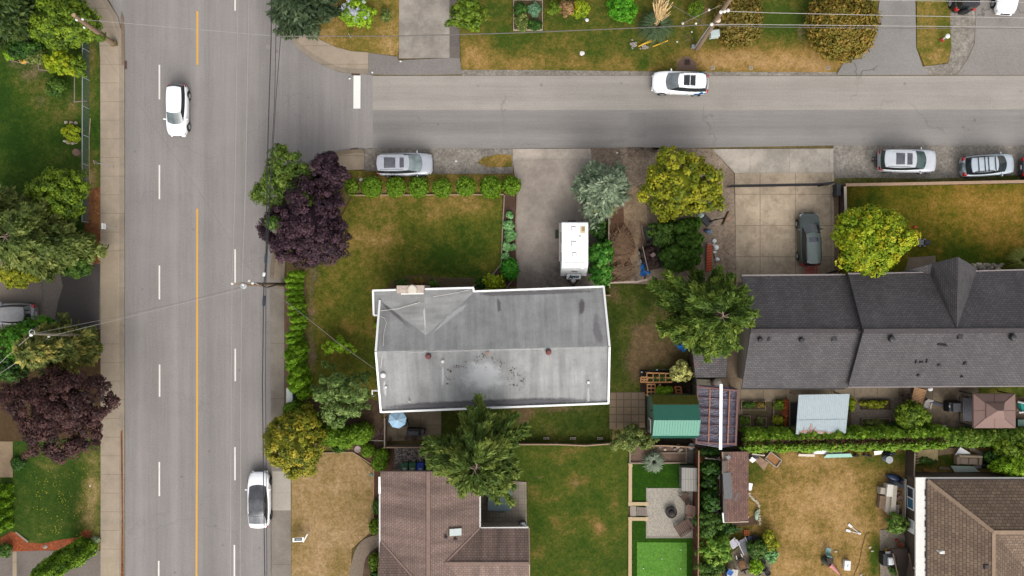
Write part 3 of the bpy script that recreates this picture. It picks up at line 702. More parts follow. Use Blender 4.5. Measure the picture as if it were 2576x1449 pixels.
ground('lawn',[(734,1180),(800,1140),(890,1138),(940,1178),(941,1330),(885,1380),(878,1800),(733,1800)],.085,M_lawn('tan front lawn',(92,92,40),(136,114,66),(160,132,90),(186,156,118),(166,140,114)),base=.60,step=.45,thick=.1,blobs=[(840,1200,34,20,-.12),(860,1230,40,14,.16),(800,1300,50,60,.05),(740,1350,14,50,-.25),(760,1430,40,30,.12),(850,1430,30,24,-.2),(880,1250,50,60,-.06),(752,1320,8,14,-.3)],dirt=[(810,1150,40,14,.5),(870,1200,30,10,.2),(750,1200,30,30,.25)])
path_c=smoothpoly([(880,1800),(880,1460),(884,1420),(896,1380),(918,1355),(955,1342)],6)
path_i=smoothpoly([(955,1372),(935,1386),(920,1405),(914,1440),(913,1470),(913,1800)],6)
ground('path',path_c+path_i,.10,M_asphalt('exposed aggregate path',(138,122,106),None,.16),thick=.1)
ground('soil_bed',path_i[::-1]+[(956,1372),(956,1800)],.088,soil_d)
ground('patio',[(1200,1205),(1324,1212),(1326,1332),(1200,1336)],.09,M_concrete('square paver slabs',(158,146,130),.53,.53,.025,0,.68,.12,.2),step=.4,thick=.1,blobs=[(1220,1290,24,50,-.3),(1280,1310,40,14,-.12),(1240,1250,30,30,-.25)])
ground('lawn',[(1060,1116),(1585,1114),(1580,1160),(1580,1800),(1320,1800),(1326,1210),(1060,1190)],.07,M_lawn('patchy back lawn',(50,76,16),(80,90,28),(120,102,50),(174,130,88),(138,110,80)),base=.24,step=.45,blobs=[(1400,1150,30,20,.3),(1450,1210,26,24,.38),(1545,1270,12,20,.4),(1500,1320,14,26,.35),(1480,1290,10,20,.3),(1400,1310,30,30,.22),(1350,1300,26,40,-.2),(1510,1330,14,20,.3),(1335,1230,20,14,.3),(1340,1390,20,30,.25),(1500,1180,50,20,-.15),(1440,1130,30,8,.25),(1365,1385,10,26,.15),(1420,1380,60,30,-.06),(1375,1250,50,8,.15)],dirt=[(1500,1300,6,14,.8),(1512,1326,7,14,.8),(1488,1278,5,12,.7),(1350,1200,30,8,.5),(1400,1220,30,6,.5),(1450,1215,18,14,.45),(1545,1270,8,14,.5),(1430,1150,30,14,.3)])
turf=M_lawn('artificial turf',(36,68,6),(48,84,12),(68,98,26),(88,106,46),(58,78,26),.3)
ground('turf',[(1590,1165),(1758,1165),(1758,1800),(1590,1800)],.10,turf,base=.12,thick=.1,step=.4,blobs=[(1740,1350,10,30,.1)])
ground('putting_green',[(1602,1363),(1727,1364),(1727,1800),(1601,1800)],.112,M_lawn('bright putting turf',(80,128,44),(92,140,52),(104,148,62),(112,150,66),(84,128,52),.3),base=.35)
ground('gravel_patio',[(1626,1227),(1742,1227),(1742,1351),(1625,1351)],.125,grav_pale,thick=.05)
ground('soil_bed',[(1584,1120),(1757,1120),(1757,1166),(1584,1166)],.095,M_soil('planter soil',(122,100,86),.2,5))
ground('side_gravel',[(1726,1140),(1747,1122),(1757,1122),(1757,1170),(1730,1166)],.10,M_soil('grey chip gravel',(128,122,116),.2,9,peb=12))
ground('soil_bed',[(1610,930),(1760,930),(1760,1118),(1610,1118)],.07,M_soil('shed yard soil',(58,48,38),.3,4))
ground('path',[(1828,868),(1868,868),(1868,1140),(1745,1140),(1745,960),(1828,950)],.08,M_concrete('side path concrete',(134,116,96),30,1.5,.03,0,.7,.14,.2))
ground('patio',[(1850,960),(2300,960),(2300,1010),(1850,1010)],.082,conc_patio,step=.5,blobs=[(1900,975,40,20,-.05)])
ground('soil_bed',[(1850,1010),(2260,1010),(2260,1095),(1850,1095)],.07,M_soil('kitchen garden soil',(108,92,76),.24,4,(92,92,48)))
ground('patio',[(2140,1000),(2262,1000),(2262,1080),(2140,1080)],.083,M_soil('patio chip gravel',(134,122,108),.18,8,peb=10))
ground('patio',[(2258,968),(2460,968),(2460,1086),(2258,1086)],.088,M_concrete('dirty patio concrete',(126,110,92),2.5,2.4,.03,0,.6,.16,.3,tint=(146,132,104)),step=.4,blobs=[(2350,1060,60,20,-.35),(2410,1040,40,30,-.35),(2400,980,60,12,-.35),(2340,1035,16,20,.18),(2325,1075,60,14,-.35)])
ground('lawn',[(2440,960),(3400,960),(3400,1000),(2440,998)],.07,lawn_m,base=.2,base_b=.1)
ground('soil_bed',[(2440,998),(3400,998),(3400,1100),(2440,1100)],.072,M_soil('east bed soil',(136,114,96),.2,5,(108,84,62)))
ground('lawn',[(1850,1130),(3400,1120),(3400,1190),(2300,1195),(2270,1330),(2215,1330),(2211,1420),(2212,1800),(1750,1800),(1755,1122)],.06,M_lawn('burnt back lawn',(66,84,20),(116,100,44),(156,125,74),(184,149,102),(152,122,92)),base=.62,step=.45,blobs=[(2180,1160,60,24,-.34),(2190,1250,30,60,-.25),(2200,1400,16,60,-.8),(2060,1320,40,24,-.2),(1960,1200,60,30,-.22),(1900,1180,30,40,-.6),(1920,1280,20,60,-.2),(2060,1190,30,16,-.1),(1840,1380,60,140,-.35),(1930,1360,40,20,-.5),(2140,1380,30,24,-.08),(2000,1350,40,20,.1),(2070,1250,80,60,.1),(2010,1380,30,20,-.2),(2290,1150,100,24,-.5),(2450,1160,120,24,-.5),(2120,1400,30,20,.1)],dirt=[(2130,1185,14,10,.5),(2150,1150,40,10,.1),(2280,1170,40,24,.35),(1800,1250,40,160,.35),(2420,1145,60,8,.6)])
ground('gravel_patio',[(1832,1395),(1862,1372),(1935,1360),(1942,1400),(1935,1460),(1826,1470)],.085,M_soil('garden gravel',(146,132,112),.16,8,(122,120,92),peb=12),step=.4,blobs=[(1900,1440,30,20,-.1)])
ground('gravel_patio',[(2212,1332),(2270,1330),(2300,1450),(2300,1800),(2215,1800)],.085,M_soil('house side gravel',(152,140,124),.16,8,peb=12))
ground('soil_bed',[(1838,1310),(1888,1300),(1904,1295),(1905,1318),(1850,1325)],.08,soil)
ground('lawn',[(-400,-30),(110,-30),(170,-12),(205,14),(228,42),(244,77),(252,112),(254,300),(254.5,634),(254,640),(-400,640)],.10,lawn_g,base=.16,step=.45,thick=.1,blobs=[(20,240,40,50,-.2),(60,370,80,60,-.16),(90,230,50,40,.42),(160,280,50,40,.35),(232,140,16,60,.55),(236,560,18,90,.8),(232,260,14,60,.25),(150,400,60,40,.10),(200,440,40,30,.2),(230,430,20,50,.45),(110,330,40,30,.1)],dirt=[(85,190,40,24,.55),(100,250,30,30,.45),(170,270,34,16,.5),(232,130,14,30,.5),(236,600,18,60,.55),(215,470,10,60,.3),(60,160,60,30,.4),(190,230,30,40,.35),(110,405,26,14,.35),(192,382,14,10,.3)])
ground('driveway',[(-400,640),(150,640),(256,640),(255,828),(140,830),(-400,830)],.115,asph_old,thick=.1,step=.4,blobs=[(60,730,60,40,.14),(130,760,24,24,.16),(40,755,70,8,-.3),(180,820,60,12,-.3)])
ground('driveway',[(150,672),(200,668),(254,664),(250,825),(135,828),(148,760),(160,720)],.120,asph_blk,step=.4,blobs=[(246,760,8,60,.3),(236,690,10,14,.25)])
ground('leaf_litter',[(236,640),(212,628),(214,560),(224,480),(254,470),(254,660),(238,668)],.126,M_soil('dry brown leaves',(122,78,50),.3,7,(150,104,66),peb=9),kind='stuff',label='dry reddish brown leaves on the bank beside the west pavement',cat='leaves')
ground('soil_bed',[(-400,830),(254,830),(255,1110),(-400,1110)],.10,M_soil('shrub bed soil',(86,68,46),.28,4),thick=.1)
ground('lawn',[(34,1110),(255,1100),(256,1383),(20,1383),(-400,1380),(-400,1200),(34,1200)],.105,M_lawn('weedy green lawn',(44,74,18),(68,86,28),(116,110,56),(164,140,94),(134,112,88)),base=.20,step=.45,thick=.1,blobs=[(60,1160,40,50,-.14),(236,1220,24,60,.42),(225,1290,26,60,.5),(240,1360,20,40,.4),(130,1260,60,60,.05),(120,1160,60,30,.14),(230,1150,30,20,.3)])
ground('driveway',[(-400,1110),(34,1110),(34,1200),(-400,1200)],.112,M_concrete('tan slab',(164,140,112),30,30,.01,0,.9,.12,.2),thick=.05)
ground('mulch_bed',[(4,1352),(30,1336),(44,1340),(68,1364),(110,1366),(146,1358),(200,1350),(212,1332),(230,1334),(236,1368),(222,1384),(150,1383),(40,1386),(4,1378)],.118,bark_m)
ground('driveway',[(-400,1384),(256,1384),(256,1800),(-400,1800)],.114,M_asphalt('sw driveway asphalt',(124,114,106),None,.14,crack=.4),thick=.1,step=.5,blobs=[(50,1430,14,24,-.3)])
ground('paving_strip',[(34,1386),(44,1386),(44,1800),(33,1800)],.120,M_concrete('edging concrete',(164,146,124),30,1.2,.02))
ground('lawn',[(2112,470),(2576,462),(4000,440),(4000,700),(2576,700),(2112,720)],.10,M_lawn('walled front lawn',(66,84,14),(110,102,28),(152,120,52),(178,142,78),(146,122,78)),base=.34,step=.45,thick=.1,blobs=[(2180,510,60,40,-.24),(2480,520,100,50,.30),(2400,510,60,30,.12),(2330,560,50,60,-.08),(2420,640,80,30,-.3),(2520,600,60,30,.15),(2300,640,30,30,-.15),(2500,662,80,14,-.3),(2362,633,10,8,.5)])
ground('path',[(2285,648),(2352,643),(2352,700),(2270,700)],.112,M_concrete('entry path concrete',(140,124,106),30,30,.01,0,.9,.14,.14))
# ---------------------------------------------------------------- vehicles
def car_paint(name,rgb,k=1.0,rough=.28,coat=.6):
 if name in _mc:return _mc[name]
 n=NT(name);v=n.obj()
 c=n.gain(P(*rgb,k=k),n.rng(n.noise(v,3,4),.3,.7,.95,1.05))
 _mc[name]=n.done(c,rough,0,.4,coat);return _mc[name]
def glass_m(name='car glass',rgb=(74,84,84)):  # pale glass colours carry the sky reflection of the windscreens
 if name in _mc:return _mc[name]
 n=NT(name);v=n.obj()
 c=n.gain(P(*rgb),n.rng(n.noise(v,1.6,4),.3,.7,.6,1.4))
 _mc[name]=n.done(c,.08,0,.6);return _mc[name]
dkgl=glass_m('dark car glass',(44,48,50));tyre=M('tyre rubber',(38,37,37),.15,10,.9);rimm=M('alloy rim',(176,178,180),.1,8,.35,spec=.5)
blk=M('black trim plastic',(34,34,36),.15,9,.6);red_l=M('red lamp lens',(196,30,30),.1,8,.25,spec=.5)
clr_l=M('headlamp lens',(206,212,214),.1,8,.2,spec=.5);plate_m=M('licence plate',(222,224,226),.05,8,.5)
chrome=M('bright metal',(190,192,194),.08,6,.3,spec=.6)
def wheels(root,xs,half,r=.33,w=.23,rim=rimm):
 for x in xs:
  for sy in(-1,1):
   y=sy*(half-w/2+.015)
   m=MB();m.lathe([(r*.62,-w/2),(r*.93,-w/2),(r,-w*.36),(r,w*.36),(r*.93,w/2),(r*.62,w/2)],(x,y,r),22,axis='y')
   wh=m.build('wheel',tyre,root,True,local=True)
   m=MB();yy=y+sy*(w/2+.004)
   m.lathe([(.02,0),(r*.62,0),(r*.64,-sy*.04)]if sy>0 else[(r*.64,.04),(r*.62,0),(.02,0)],(x,yy,r),20,axis='y')
   for k in range(5):
    a=2*pi*k/5
    m.obox((x+cos(a)*r*.33,yy+sy*.006,r+sin(a)*r*.33-.02),(.05,.02,.05),0)
   m.build('rim',rim,wh,False,local=True)
def superw(t,nf,nr,pf=3.2,pr=3.6):
 """plan half width factor along the car, t from -1 (tail) to 1 (nose)"""
 if t>=0:return 1-nf*abs(t)**pf
 return 1-nr*abs(t)**pr
def car(name,label,x,y,deg,L,Wd,Ht,paint,group=None,cat='car',hood=.98,belt=1.0,xf0=.30,xf1=.08,xr1=-.66,xr0=-.88,nf=.20,nr=.13,tail_h=None,roof=None,glass=None,rails=None,sun=(),lower=None,nose=.66,wl=.80,wr=.68,three=2,z=0.0,rim=rimm,rear_glass=True,deck=None,curve=.16,axle=(.60,-.60),wheel_r=.34,cabin=None):
 glass=glass or glass_m();roof=roof or paint;lower=lower or paint
 p=W(x,y,.8);root=thing(name,label,cat,(p.x,p.y,z),R(deg),group)
 a=L/2;hw=Wd/2;m=MB();vs=[];fs=[]
 ts=[-1.0,-.985,-.95,-.88,-.78,-.65,-.5,-.3,-.1,.1,.3,.45,.6,.72,.82,.9,.95,.98,1.0]
 tail_h=tail_h or belt
 for t in ts:
  w=hw*superw(t,nf,nr);e=abs(t)
  e0=.80 if t>0 else.90;end=1.0 if e<e0 else sqrt(max(0,1-((e-e0)/(1-e0))**2))*(.46 if t>0 else.34)+(.54 if t>0 else.66)
  w*=end
  if t>xf0:q=(t-xf0)/(1-xf0);h=hood-(hood-nose)*q**2.4
  elif t<xr0 and deck:h=deck-.02*abs(t)
  elif t<-.9:h=tail_h-(tail_h-.80)*((-t-.9)/.1)**2
  else:h=belt
  if e>.96:h-=.07*((e-.96)/.04)
  lo=.24+(.12*((e-.88)/.12)if e>.88 else 0)
  prof=[(.86,lo),(.97,lo+.08),(1.0,.56),(.985,.60+(h-.6)*.45),(.955,h-.07),(.90,h-.015),(.62,h+.025),(.3,h+.045),(0,h+.05)]
  ring=[(t*a,w*py,pz)for py,pz in prof]+[(t*a,-w*py,pz)for py,pz in prof[-2::-1]]
  vs+=ring
 k=17
 for i in range(len(ts)-1):
  for j in range(k-1):fs.append((i*k+j,i*k+j+1,(i+1)*k+j+1,(i+1)*k+j))
  fs.append((i*k+k-1,i*k,(i+1)*k,(i+1)*k+k-1))
 fs+=[tuple(range(k))[::-1],tuple(range((len(ts)-1)*k,len(ts)*k))]
 m.add(vs,fs);m.build('body',paint,root,True,local=True,sharp=50)
 def ring(xf,xr,wf,wm,wb,zz,cf,cr):
  pts=[]
  for i in range(7):s=-1+2*i/6;pts.append((xf*a+cf*(1-s*s),s*wf,zz+.02*(1-s*s)))
  for i in range(1,6):u=i/6;pts.append((xf*a+(xr-xf)*a*u,wm+(wf-wm)*(1-u)**3+(wb-wm)*u**4,zz))
  for i in range(7):s=1-2*i/6;pts.append((xr*a-cr*(1-s*s),s*wb,zz+.02*(1-s*s)))
  for i in range(1,6):u=i/6;pts.append((xr*a+(xf-xr)*a*u,-(wm+(wf-wm)*u**3*1+(wb-wm)*(1-u)**4),zz))
  return[Vector(q)for q in pts]
 B=ring(xf0,xr0,hw*wl*.93,hw*.90,hw*.80,belt-.03,curve*1.3,.06)
 T=ring(xf1,xr1,hw*wr*.90,hw*wr,hw*wr*.90,Ht-.05,curve*.7,.10)
 for q in B[:7]:q.z=hood+.0
 n=len(B);m=MB();mid=Vector(((xf1+xr1)/2*a,0,Ht))
 T2=[Vector((mid.x+(q.x-mid.x)*.90,q.y*.86,Ht-.012))for q in T]
 T3=[Vector((mid.x+(q.x-mid.x)*.5,q.y*.5,Ht+.006))for q in T]
 m.add(B+T,[(i,(i+1)%n,n+(i+1)%n,n+i)for i in range(n)],0)
 m.build('cabin',cabin or paint,root,True,local=True)
 m=MB();m.add(T+T2+T3+[Vector((mid.x,0,Ht+.01))],[(i,(i+1)%n,n+(i+1)%n,n+i)for i in range(n)]+[(n+i,n+(i+1)%n,2*n+(i+1)%n,2*n+i)for i in range(n)]+[(2*n+i,2*n+(i+1)%n,3*n)for i in range(n)])
 m.build('roof',roof,root,True,local=True)
 def pane(nm,idx,lo,hi,mat=glass):
  m=MB();c=Vector((mid.x,0,0))
  for i,j in idx:
   b0,b1,t0,t1=B[i],B[j%n],T[i],T[j%n]
   def pt(b,t,u):
    q=b.lerp(t,u);o=Vector((q.x-c.x,q.y*2.2,0)).normalized()*.014;o.z=.012;return q+o
   m.face([pt(b0,t0,lo),pt(b1,t1,lo),pt(b1,t1,hi),pt(b0,t0,hi)])
  return m.build(nm,mat,root,False,local=True)
 pane('windshield',[(i,i+1)for i in range(0,6)],.06,.96)
 if rear_glass:pane('rear_window',[(i,i+1)for i in range(12,18)],.12,.92)
 for s0 in(6,18):
  grp=[(s0,s0+1),(s0+1,s0+2),(s0+2,s0+3)],[(s0+3,s0+4),(s0+4,s0+5)],[(s0+5,s0+6)]
  if s0==18:grp=[(s0+3,s0+4),(s0+4,s0+5),(s0+5,s0+6)],[(s0+1,s0+2),(s0+2,s0+3)],[(s0,s0+1)]
  for g in grp[:three+1]:pane('side_window',g,.12,.90,dkgl)
 for sy in(-1,1):
  m=MB();m.obox((xf0*a-.28,sy*(hw*.97+.06),belt-.06),(.10,.22,.14),0,top=.8);m.build('wing_mirror',paint,root,local=True,bevel=.02)
  w1=hw*superw(.9,nf,nr);m=MB();zz=hood-(hood-nose)*.62
  m.add([(a*.80,sy*w1*.98,zz+.02),(a*.93,sy*w1*.90,zz-.05),(a*.965,sy*w1*.58,zz-.05),(a*.86,sy*w1*.72,zz+.05),(a*.80,sy*w1*1.0,zz-.12),(a*.945,sy*w1*.93,zz-.18),(a*.985,sy*w1*.6,zz-.16),(a*.86,sy*w1*.7,zz-.12)],[(0,1,2,3),(0,4,5,1),(1,5,6,2),(3,2,6,7),(0,3,7,4)])
  m.build('headlight',clr_l,root,local=True)
  w2=hw*superw(-.95,nf,nr);m=MB();zt=tail_h-.02
  m.add([(-a*.88,sy*w2*.985,zt),(-a*.985,sy*w2*.90,zt-.06),(-a*.995,sy*w2*.60,zt-.06),(-a*.93,sy*w2*.70,zt+.03),(-a*.88,sy*w2*1.01,zt-.22),(-a*.995,sy*w2*.93,zt-.26),(-a*1.005,sy*w2*.62,zt-.24),(-a*.93,sy*w2*.7,zt-.2)],[(0,3,2,1),(0,1,5,4),(1,2,6,5),(3,7,6,2),(0,4,7,3)])
  m.build('tail_light',red_l,root,local=True)
 m=MB();m.obox((-a*.955-.02,0,.42),(.14,hw*1.5,.16),0,top=.9);m.build('rear_bumper',lower,root,local=True,bevel=.03)
 m=MB();m.obox((a*.955+.02,0,.36),(.16,hw*1.45,.18),0,top=.9);m.build('front_bumper',lower,root,local=True,bevel=.03)
 m=MB();m.obox((a+.005,0,.56),(.05,hw*.8,.14));m.build('grille',blk,root,local=True)
 m=MB();m.obox((-a-.035,0,.62),(.02,.34,.16));m.build('licence_plate',plate_m,root,local=True)
 for sx in axle:
  for sy in(-1,1):
   m=MB();m.lathe([(.02,-.01),(wheel_r+.07,-.01),(wheel_r+.07,.012),(.02,.012)],(sx*a,sy*(hw*superw(sx,nf,nr)-.012),wheel_r+.02),18,axis='y');m.build('wheel_arch',blk,root,local=True)
 wheels(root,[axle[0]*a,axle[1]*a],hw*.99,wheel_r,.23,rim)
 if rails:
  for sy in(-1,1):
   m=MB();yy=sy*hw*wr*.94;x0,x1=(xf1-.12)*a,(xr1+.06)*a
   m.tube([(x0,yy,Ht-.04),(x0-.12,yy,Ht+.035),(x1+.12,yy,Ht+.035),(x1,yy,Ht-.04)],.026,6);m.build('roof_rail',rails,root,local=True)
 for(s0,s1,wv,nm,mt)in sun:
  m=MB();m.prism([(s0*a,-wv*hw*.94),(s1*a,-wv*hw),(s1*a,wv*hw),(s0*a,wv*hw*.94)],Ht-.03,Ht+.022);m.build(nm,mt,root,local=True,bevel=.01)
 return root
wht=car_paint('white car paint',(250,250,252),1.25);slv=car_paint('silver car paint',(176,178,186));slv2=car_paint('cool silver car paint',(206,208,214))
ice=car_paint('pale blue silver paint',(186,196,204));grn=car_paint('dark green grey paint',(60,72,66));drk=car_paint('charcoal car paint',(62,64,70));gry=car_paint('mid grey car paint',(150,150,152))
sungl=glass_m('sunroof glass',(88,88,96));roofgl=glass_m('tinted roof glass',(92,92,96));lgtgl=glass_m('sky reflecting car glass',(120,132,132))
car('hatchback','white hatchback with a plain white roof driving alone near the road junction',444.5,277,-90.5,4.25,1.74,1.50,wht,hood=.98,belt=.98,xf0=.50,xf1=.10,xr1=-.80,xr0=-.95,nf=.20,nr=.16,three=2,nose=.72,wr=.72,glass=glass_m('hatch glass',(92,104,104)))
c=car('liftback_car','white liftback with a long dark glass roof heading away beside the pale pavement panel',650.5,1257,90.5,4.62,1.86,1.44,wht,hood=.94,belt=.96,xf0=.50,xf1=.06,xr1=-.46,xr0=-.86,rails=wht,cabin=roofgl,roof=roofgl,glass=roofgl,nf=.24,nr=.20,wr=.74,deck=1.0,rim=M('dark rim',(70,70,72),.1,8,.4))
c=car('suv','white SUV with blue square decals and a black twin sunroof on the side street',1711.5,208,178,4.62,1.86,1.63,wht,hood=1.02,belt=1.04,xf0=.48,xf1=.08,xr1=-.80,xr0=-.93,nf=.16,nr=.20,wr=.64,nose=.74,sun=((-.05,-.26,.46,'sunroof',dkgl),(-.28,-.46,.46,'sunroof',dkgl)),glass=glass_m('grey windscreen',(116,122,124)),rails=wht)
decal_b=M('blue vinyl decal',(28,120,178),.05,5,.4);decal_n=M('navy vinyl decal',(36,70,150),.05,5,.4);decal_t=M('teal vinyl decal',(70,186,196),.05,5,.4)
for(x0,x1,z0,z1,mt)in((-.66,-.50,.66,.90,decal_b),(-.80,-.67,.72,1.0,decal_n),(-.92,-.80,.70,.86,decal_b),(-.30,-.22,.62,.74,decal_t),(-.78,-.70,1.06,1.14,decal_t)):
 for sy in(-1,1):
  a=4.62/2;m=MB();yy=lambda t:.93*superw(t,.22,.20)*(1.012 if z1<1.02 else.95)
  m.prism([(x0*a,sy*yy(x0)),(x1*a,sy*yy(x1)),(x1*a,sy*(yy(x1)-.06)),(x0*a,sy*(yy(x0)-.06))],z0,z1);m.build('decal',mt,c,local=True)
car('suv','silver SUV with two dark sunroof panels parked in front of the row of clipped bushes',1018,413,0.5,4.62,1.90,1.64,slv,hood=1.02,belt=1.04,xf0=.58,xf1=.14,xr1=-.90,xr0=-.97,nf=.16,nr=.14,wr=.70,nose=.72,sun=((.02,-.13,.44,'sunroof',sungl),(-.28,-.68,.46,'sunroof',sungl)),lower=blk,rails=chrome,glass=lgtgl)
c=car('suv','large silver SUV with a folded black bicycle carrier on its tail beside the timber fence',2283,404.5,-1,4.75,1.92,1.72,slv2,hood=1.08,belt=1.06,xf0=.52,xf1=.08,xr1=-.92,xr0=-.975,nf=.14,nr=.13,wr=.76,nose=.80,sun=((-.02,-.20,.50,'sunroof',sungl),(-.28,-.58,.50,'sunroof',sungl)),glass=glass_m('green windscreen',(52,76,72)),lower=M('brown grey bumper',(72,66,64),.1,6,.5),rails=chrome)
m=MB();bx=-4.75/2
m.bar((bx-.02,0,.55),(bx-.52,0,.58),.06,.06);m.bar((bx-.14,-.62,.74),(bx-.14,.62,.74),.05,.05);m.bar((bx-.26,-.5,.68),(bx-.26,.34,.68),.04,.04);m.bar((bx-.40,-.05,.58),(bx-.40,-.05,1.0),.06,.06);m.bar((bx-.40,-.30,.92),(bx-.40,.28,.98),.05,.05);m.bar((bx-.28,.2,.7),(bx-.55,.3,.74),.04,.04)
m.build('bicycle_carrier',blk,c,local=True)
c=car('suv','pale blue silver SUV with roof bars and a spare wheel on its tailgate',2486,415.5,4,4.30,1.76,1.70,ice,hood=1.04,belt=1.04,xf0=.56,xf1=.10,xr1=-.82,xr0=-.93,nf=.18,nr=.12,wr=.72,nose=.78,glass=glass_m('deep car glass',(52,60,62)),rails=blk,lower=ice)
for xx in(.02,-.38,-.62,.26-.5):
 m=MB();m.bar((xx*2.15,-.60,1.75),(xx*2.15,.60,1.75),.05,.04);m.build('roof_bar',blk,c,local=True)
m=MB();m.lathe([(.02,-.10),(.30,-.10),(.34,-.06),(.34,.08),(.28,.11),(.02,.11)],(-2.15-.14,0,.92),20,axis='x');sp=m.build('spare_wheel',M('spare wheel cover',(92,104,106),.1,6,.5),c,True,local=True)
car('suv','charcoal car parked at the end of the kerbside line beyond the pale SUV',2640,418,2,4.5,1.84,1.62,drk,hood=1.0,belt=1.02,xr1=-.78,xr0=-.93,glass=dkgl,rails=blk)
c=car('suv','dark green SUV nose out on the concrete driveway with a red carrier on its tail',2037,602,91.5,4.40,1.80,1.64,grn,hood=1.02,belt=1.03,xf0=.50,xf1=.18,xr1=-.88,xr0=-.95,nf=.18,nr=.14,wr=.70,nose=.74,roof=car_paint('grey green roof paint',(88,100,97)),sun=((.05,-.14,.44,'sunroof',glass_m('open sunroof glass',(70,72,82))),),glass=dkgl,rails=blk,lower=blk)
m=MB();a=2.2
for y0 in(-.42,-.14,.14,.42):
 m.bar((-a-.04,y0-.06,.95),(-a-.62,y0,.92),.05,.05);m.bar((-a-.30,y0-.1,.93),(-a-.30,y0+.1,.98),.05,.05)
for xx in(-.10,-.34,-.60):m.bar((-a+xx,-.55,.93),(-a+xx,.55,.93),.06,.05)
m.bar((-a-.08,0,.5),(-a-.08,0,.95),.07,.07);m.build('bicycle_carrier',M('red carrier tube',(206,52,56),.1,6,.4),c,local=True)
c=car('off_roader','black off road vehicle with an outside spare wheel parked on the gravel drive',2424,-36,92,4.2,1.86,1.84,car_paint('black car paint',(42,42,48)),hood=1.10,belt=1.12,xf0=.36,xf1=.22,xr1=-.92,xr0=-.95,nf=.12,nr=.06,wr=.84,nose=.98,roof=M('black canvas roof',(58,58,62),.12,6,.9),glass=dkgl,lower=blk,wheel_r=.40)
m=MB();m.lathe([(.02,-.11),(.36,-.11),(.41,-.06),(.41,.07),(.34,.11),(.02,.11)],(-2.1-.14,.2,1.0),22,axis='x');m.build('spare_wheel',tyre,c,True,local=True)
car('car','white car with its nose toward the street on the widest asphalt driveway',2537,-36,-94,4.6,1.86,1.5,wht,hood=.96,belt=.98,xf0=.36,xf1=.08,glass=glass_m('grey windscreen',(116,122,124)))
car('car','dusty grey hatchback half hidden under leaves on the west driveway',20,790,181,4.5,1.80,1.55,gry,hood=.98,belt=1.0,xr1=-.72,xr0=-.90,nr=.16,roof=M('dusty grey roof',(158,156,156),.14,4,.5),glass=dkgl,lower=M('brown grey bumper',(72,66,64),.1,6,.5))
trw=M('white trailer skin',(252,252,252),.03,2,.45,k=1.3)
p=W(1445,626,2.0);T=thing('travel_trailer','white travel trailer with a name board on its front parked beside the grey house','travel trailer',(p.x,p.y,0),R(-90))
hl,hw=2.12,1.06
m=MB();prof=[(-hl,.45),(hl+.02,.45),(hl+.06,.95),(hl-.62,2.36),(hl-.95,2.60),(-hl+.08,2.62),(-hl,2.54)]
n=len(prof);m.add([(q[0],-hw,q[1])for q in prof]+[(q[0],hw,q[1])for q in prof],[tuple(range(n)),tuple(range(n,2*n))[::-1]]+[(i,n+i,n+(i+1)%n,(i+1)%n)for i in range(n)])
m.build('body',trw,T,local=True,bevel=.035)
m=MB();m.prism([(-hl+.12,-hw+.05),(hl-1.0,-hw+.05),(hl-1.0,hw-.05),(-hl+.12,hw-.05)],2.60,2.642);m.build('roof',M('white roof membrane',(250,249,246),.04,3,.6,k=1.25),T,local=True,bevel=.015)
vent_m=M('grey white vent plastic',(226,224,220),.05,5,.5)
for(x,y,s)in((-hl+.55,-.12,.36),(-hl+1.75,-.10,.40),(-hl+2.62,-.05,.34)):
 m=MB();m.obox((x,y,2.64),(s,s,.05));v=m.build('roof_vent',M('grey vent rim',(186,184,180),.05,5,.6),T,local=True)
 m=MB();m.obox((x,y,2.69),(s*.84,s*.84,.05),top=.8);m.build('lid',trw,v,local=True)
m=MB();m.obox((-hl+.62,.62,2.64),(.56,.40,.03));v=m.build('roof_vent',M('yellowed vent plate',(226,206,172),.08,5,.6),T,local=True)
m=MB();m.obox((-hl+.60,.66,2.67),(.30,.20,.06));m.build('lid',M('tan vent grille',(174,148,112),.15,12,.6),v,local=True)
m=MB();m.lathe([(.09,0),(.10,.04),(.05,.05),(.05,.0)],(-hl+1.15,.38,2.64),14);m.build('vent_pipe',vent_m,T,local=True)
m=MB();m.obox((hl-.62-.16,.62,2.42),(.62,.20,.10));m.build('gutter',trw,T,local=True)
m=MB();m.obox((hl-1.0,-.1,2.625),(.03,1.7,.02));m.build('seam',M('grey sealant',(120,116,110),.1,6,.8),T,local=True)
for(x,z0,z1,l)in((-.9,1.3,1.9,.9),(.6,1.35,1.9,.7)):
 for sy in(-1,1):
  m=MB();m.obox((x,sy*hw,z0),(l,.05,z1-z0));m.build('window',dkgl,T,local=True)
m=MB();m.obox((-.1,-hw-.02,.5),(.66,.05,1.85));m.build('door',vent_m,T,local=True)
m=MB();m.obox((-.55,-hw-.14,2.28),(3.1,.16,.12));m.build('awning',M('awning roll fabric',(140,128,124),.12,5,.8),T,local=True,bevel=.03)
m=MB();m.obox((-1.25,-hw-.30,1.2),(.72,.3,.1));m.build('step',M('dark green fabric',(52,66,50),.15,6,.9),T,local=True)
m=MB();m.obox((hl-.5,-hw-.03,.6),(.95,.06,.5),top=.9);m.build('side_panel',M('blue grey stripe',(116,128,134),.1,5,.5),T,local=True)
wheels(T,[-.25],hw-.02,.36,.22)
m=MB();m.lathe([(.02,-.1),(.32,-.1),(.36,-.05),(.36,.05),(.32,.1),(.02,.1)],(-hl-.13,-.12,1.0),20,axis='x');m.build('spare_wheel',tyre,T,True,local=True)
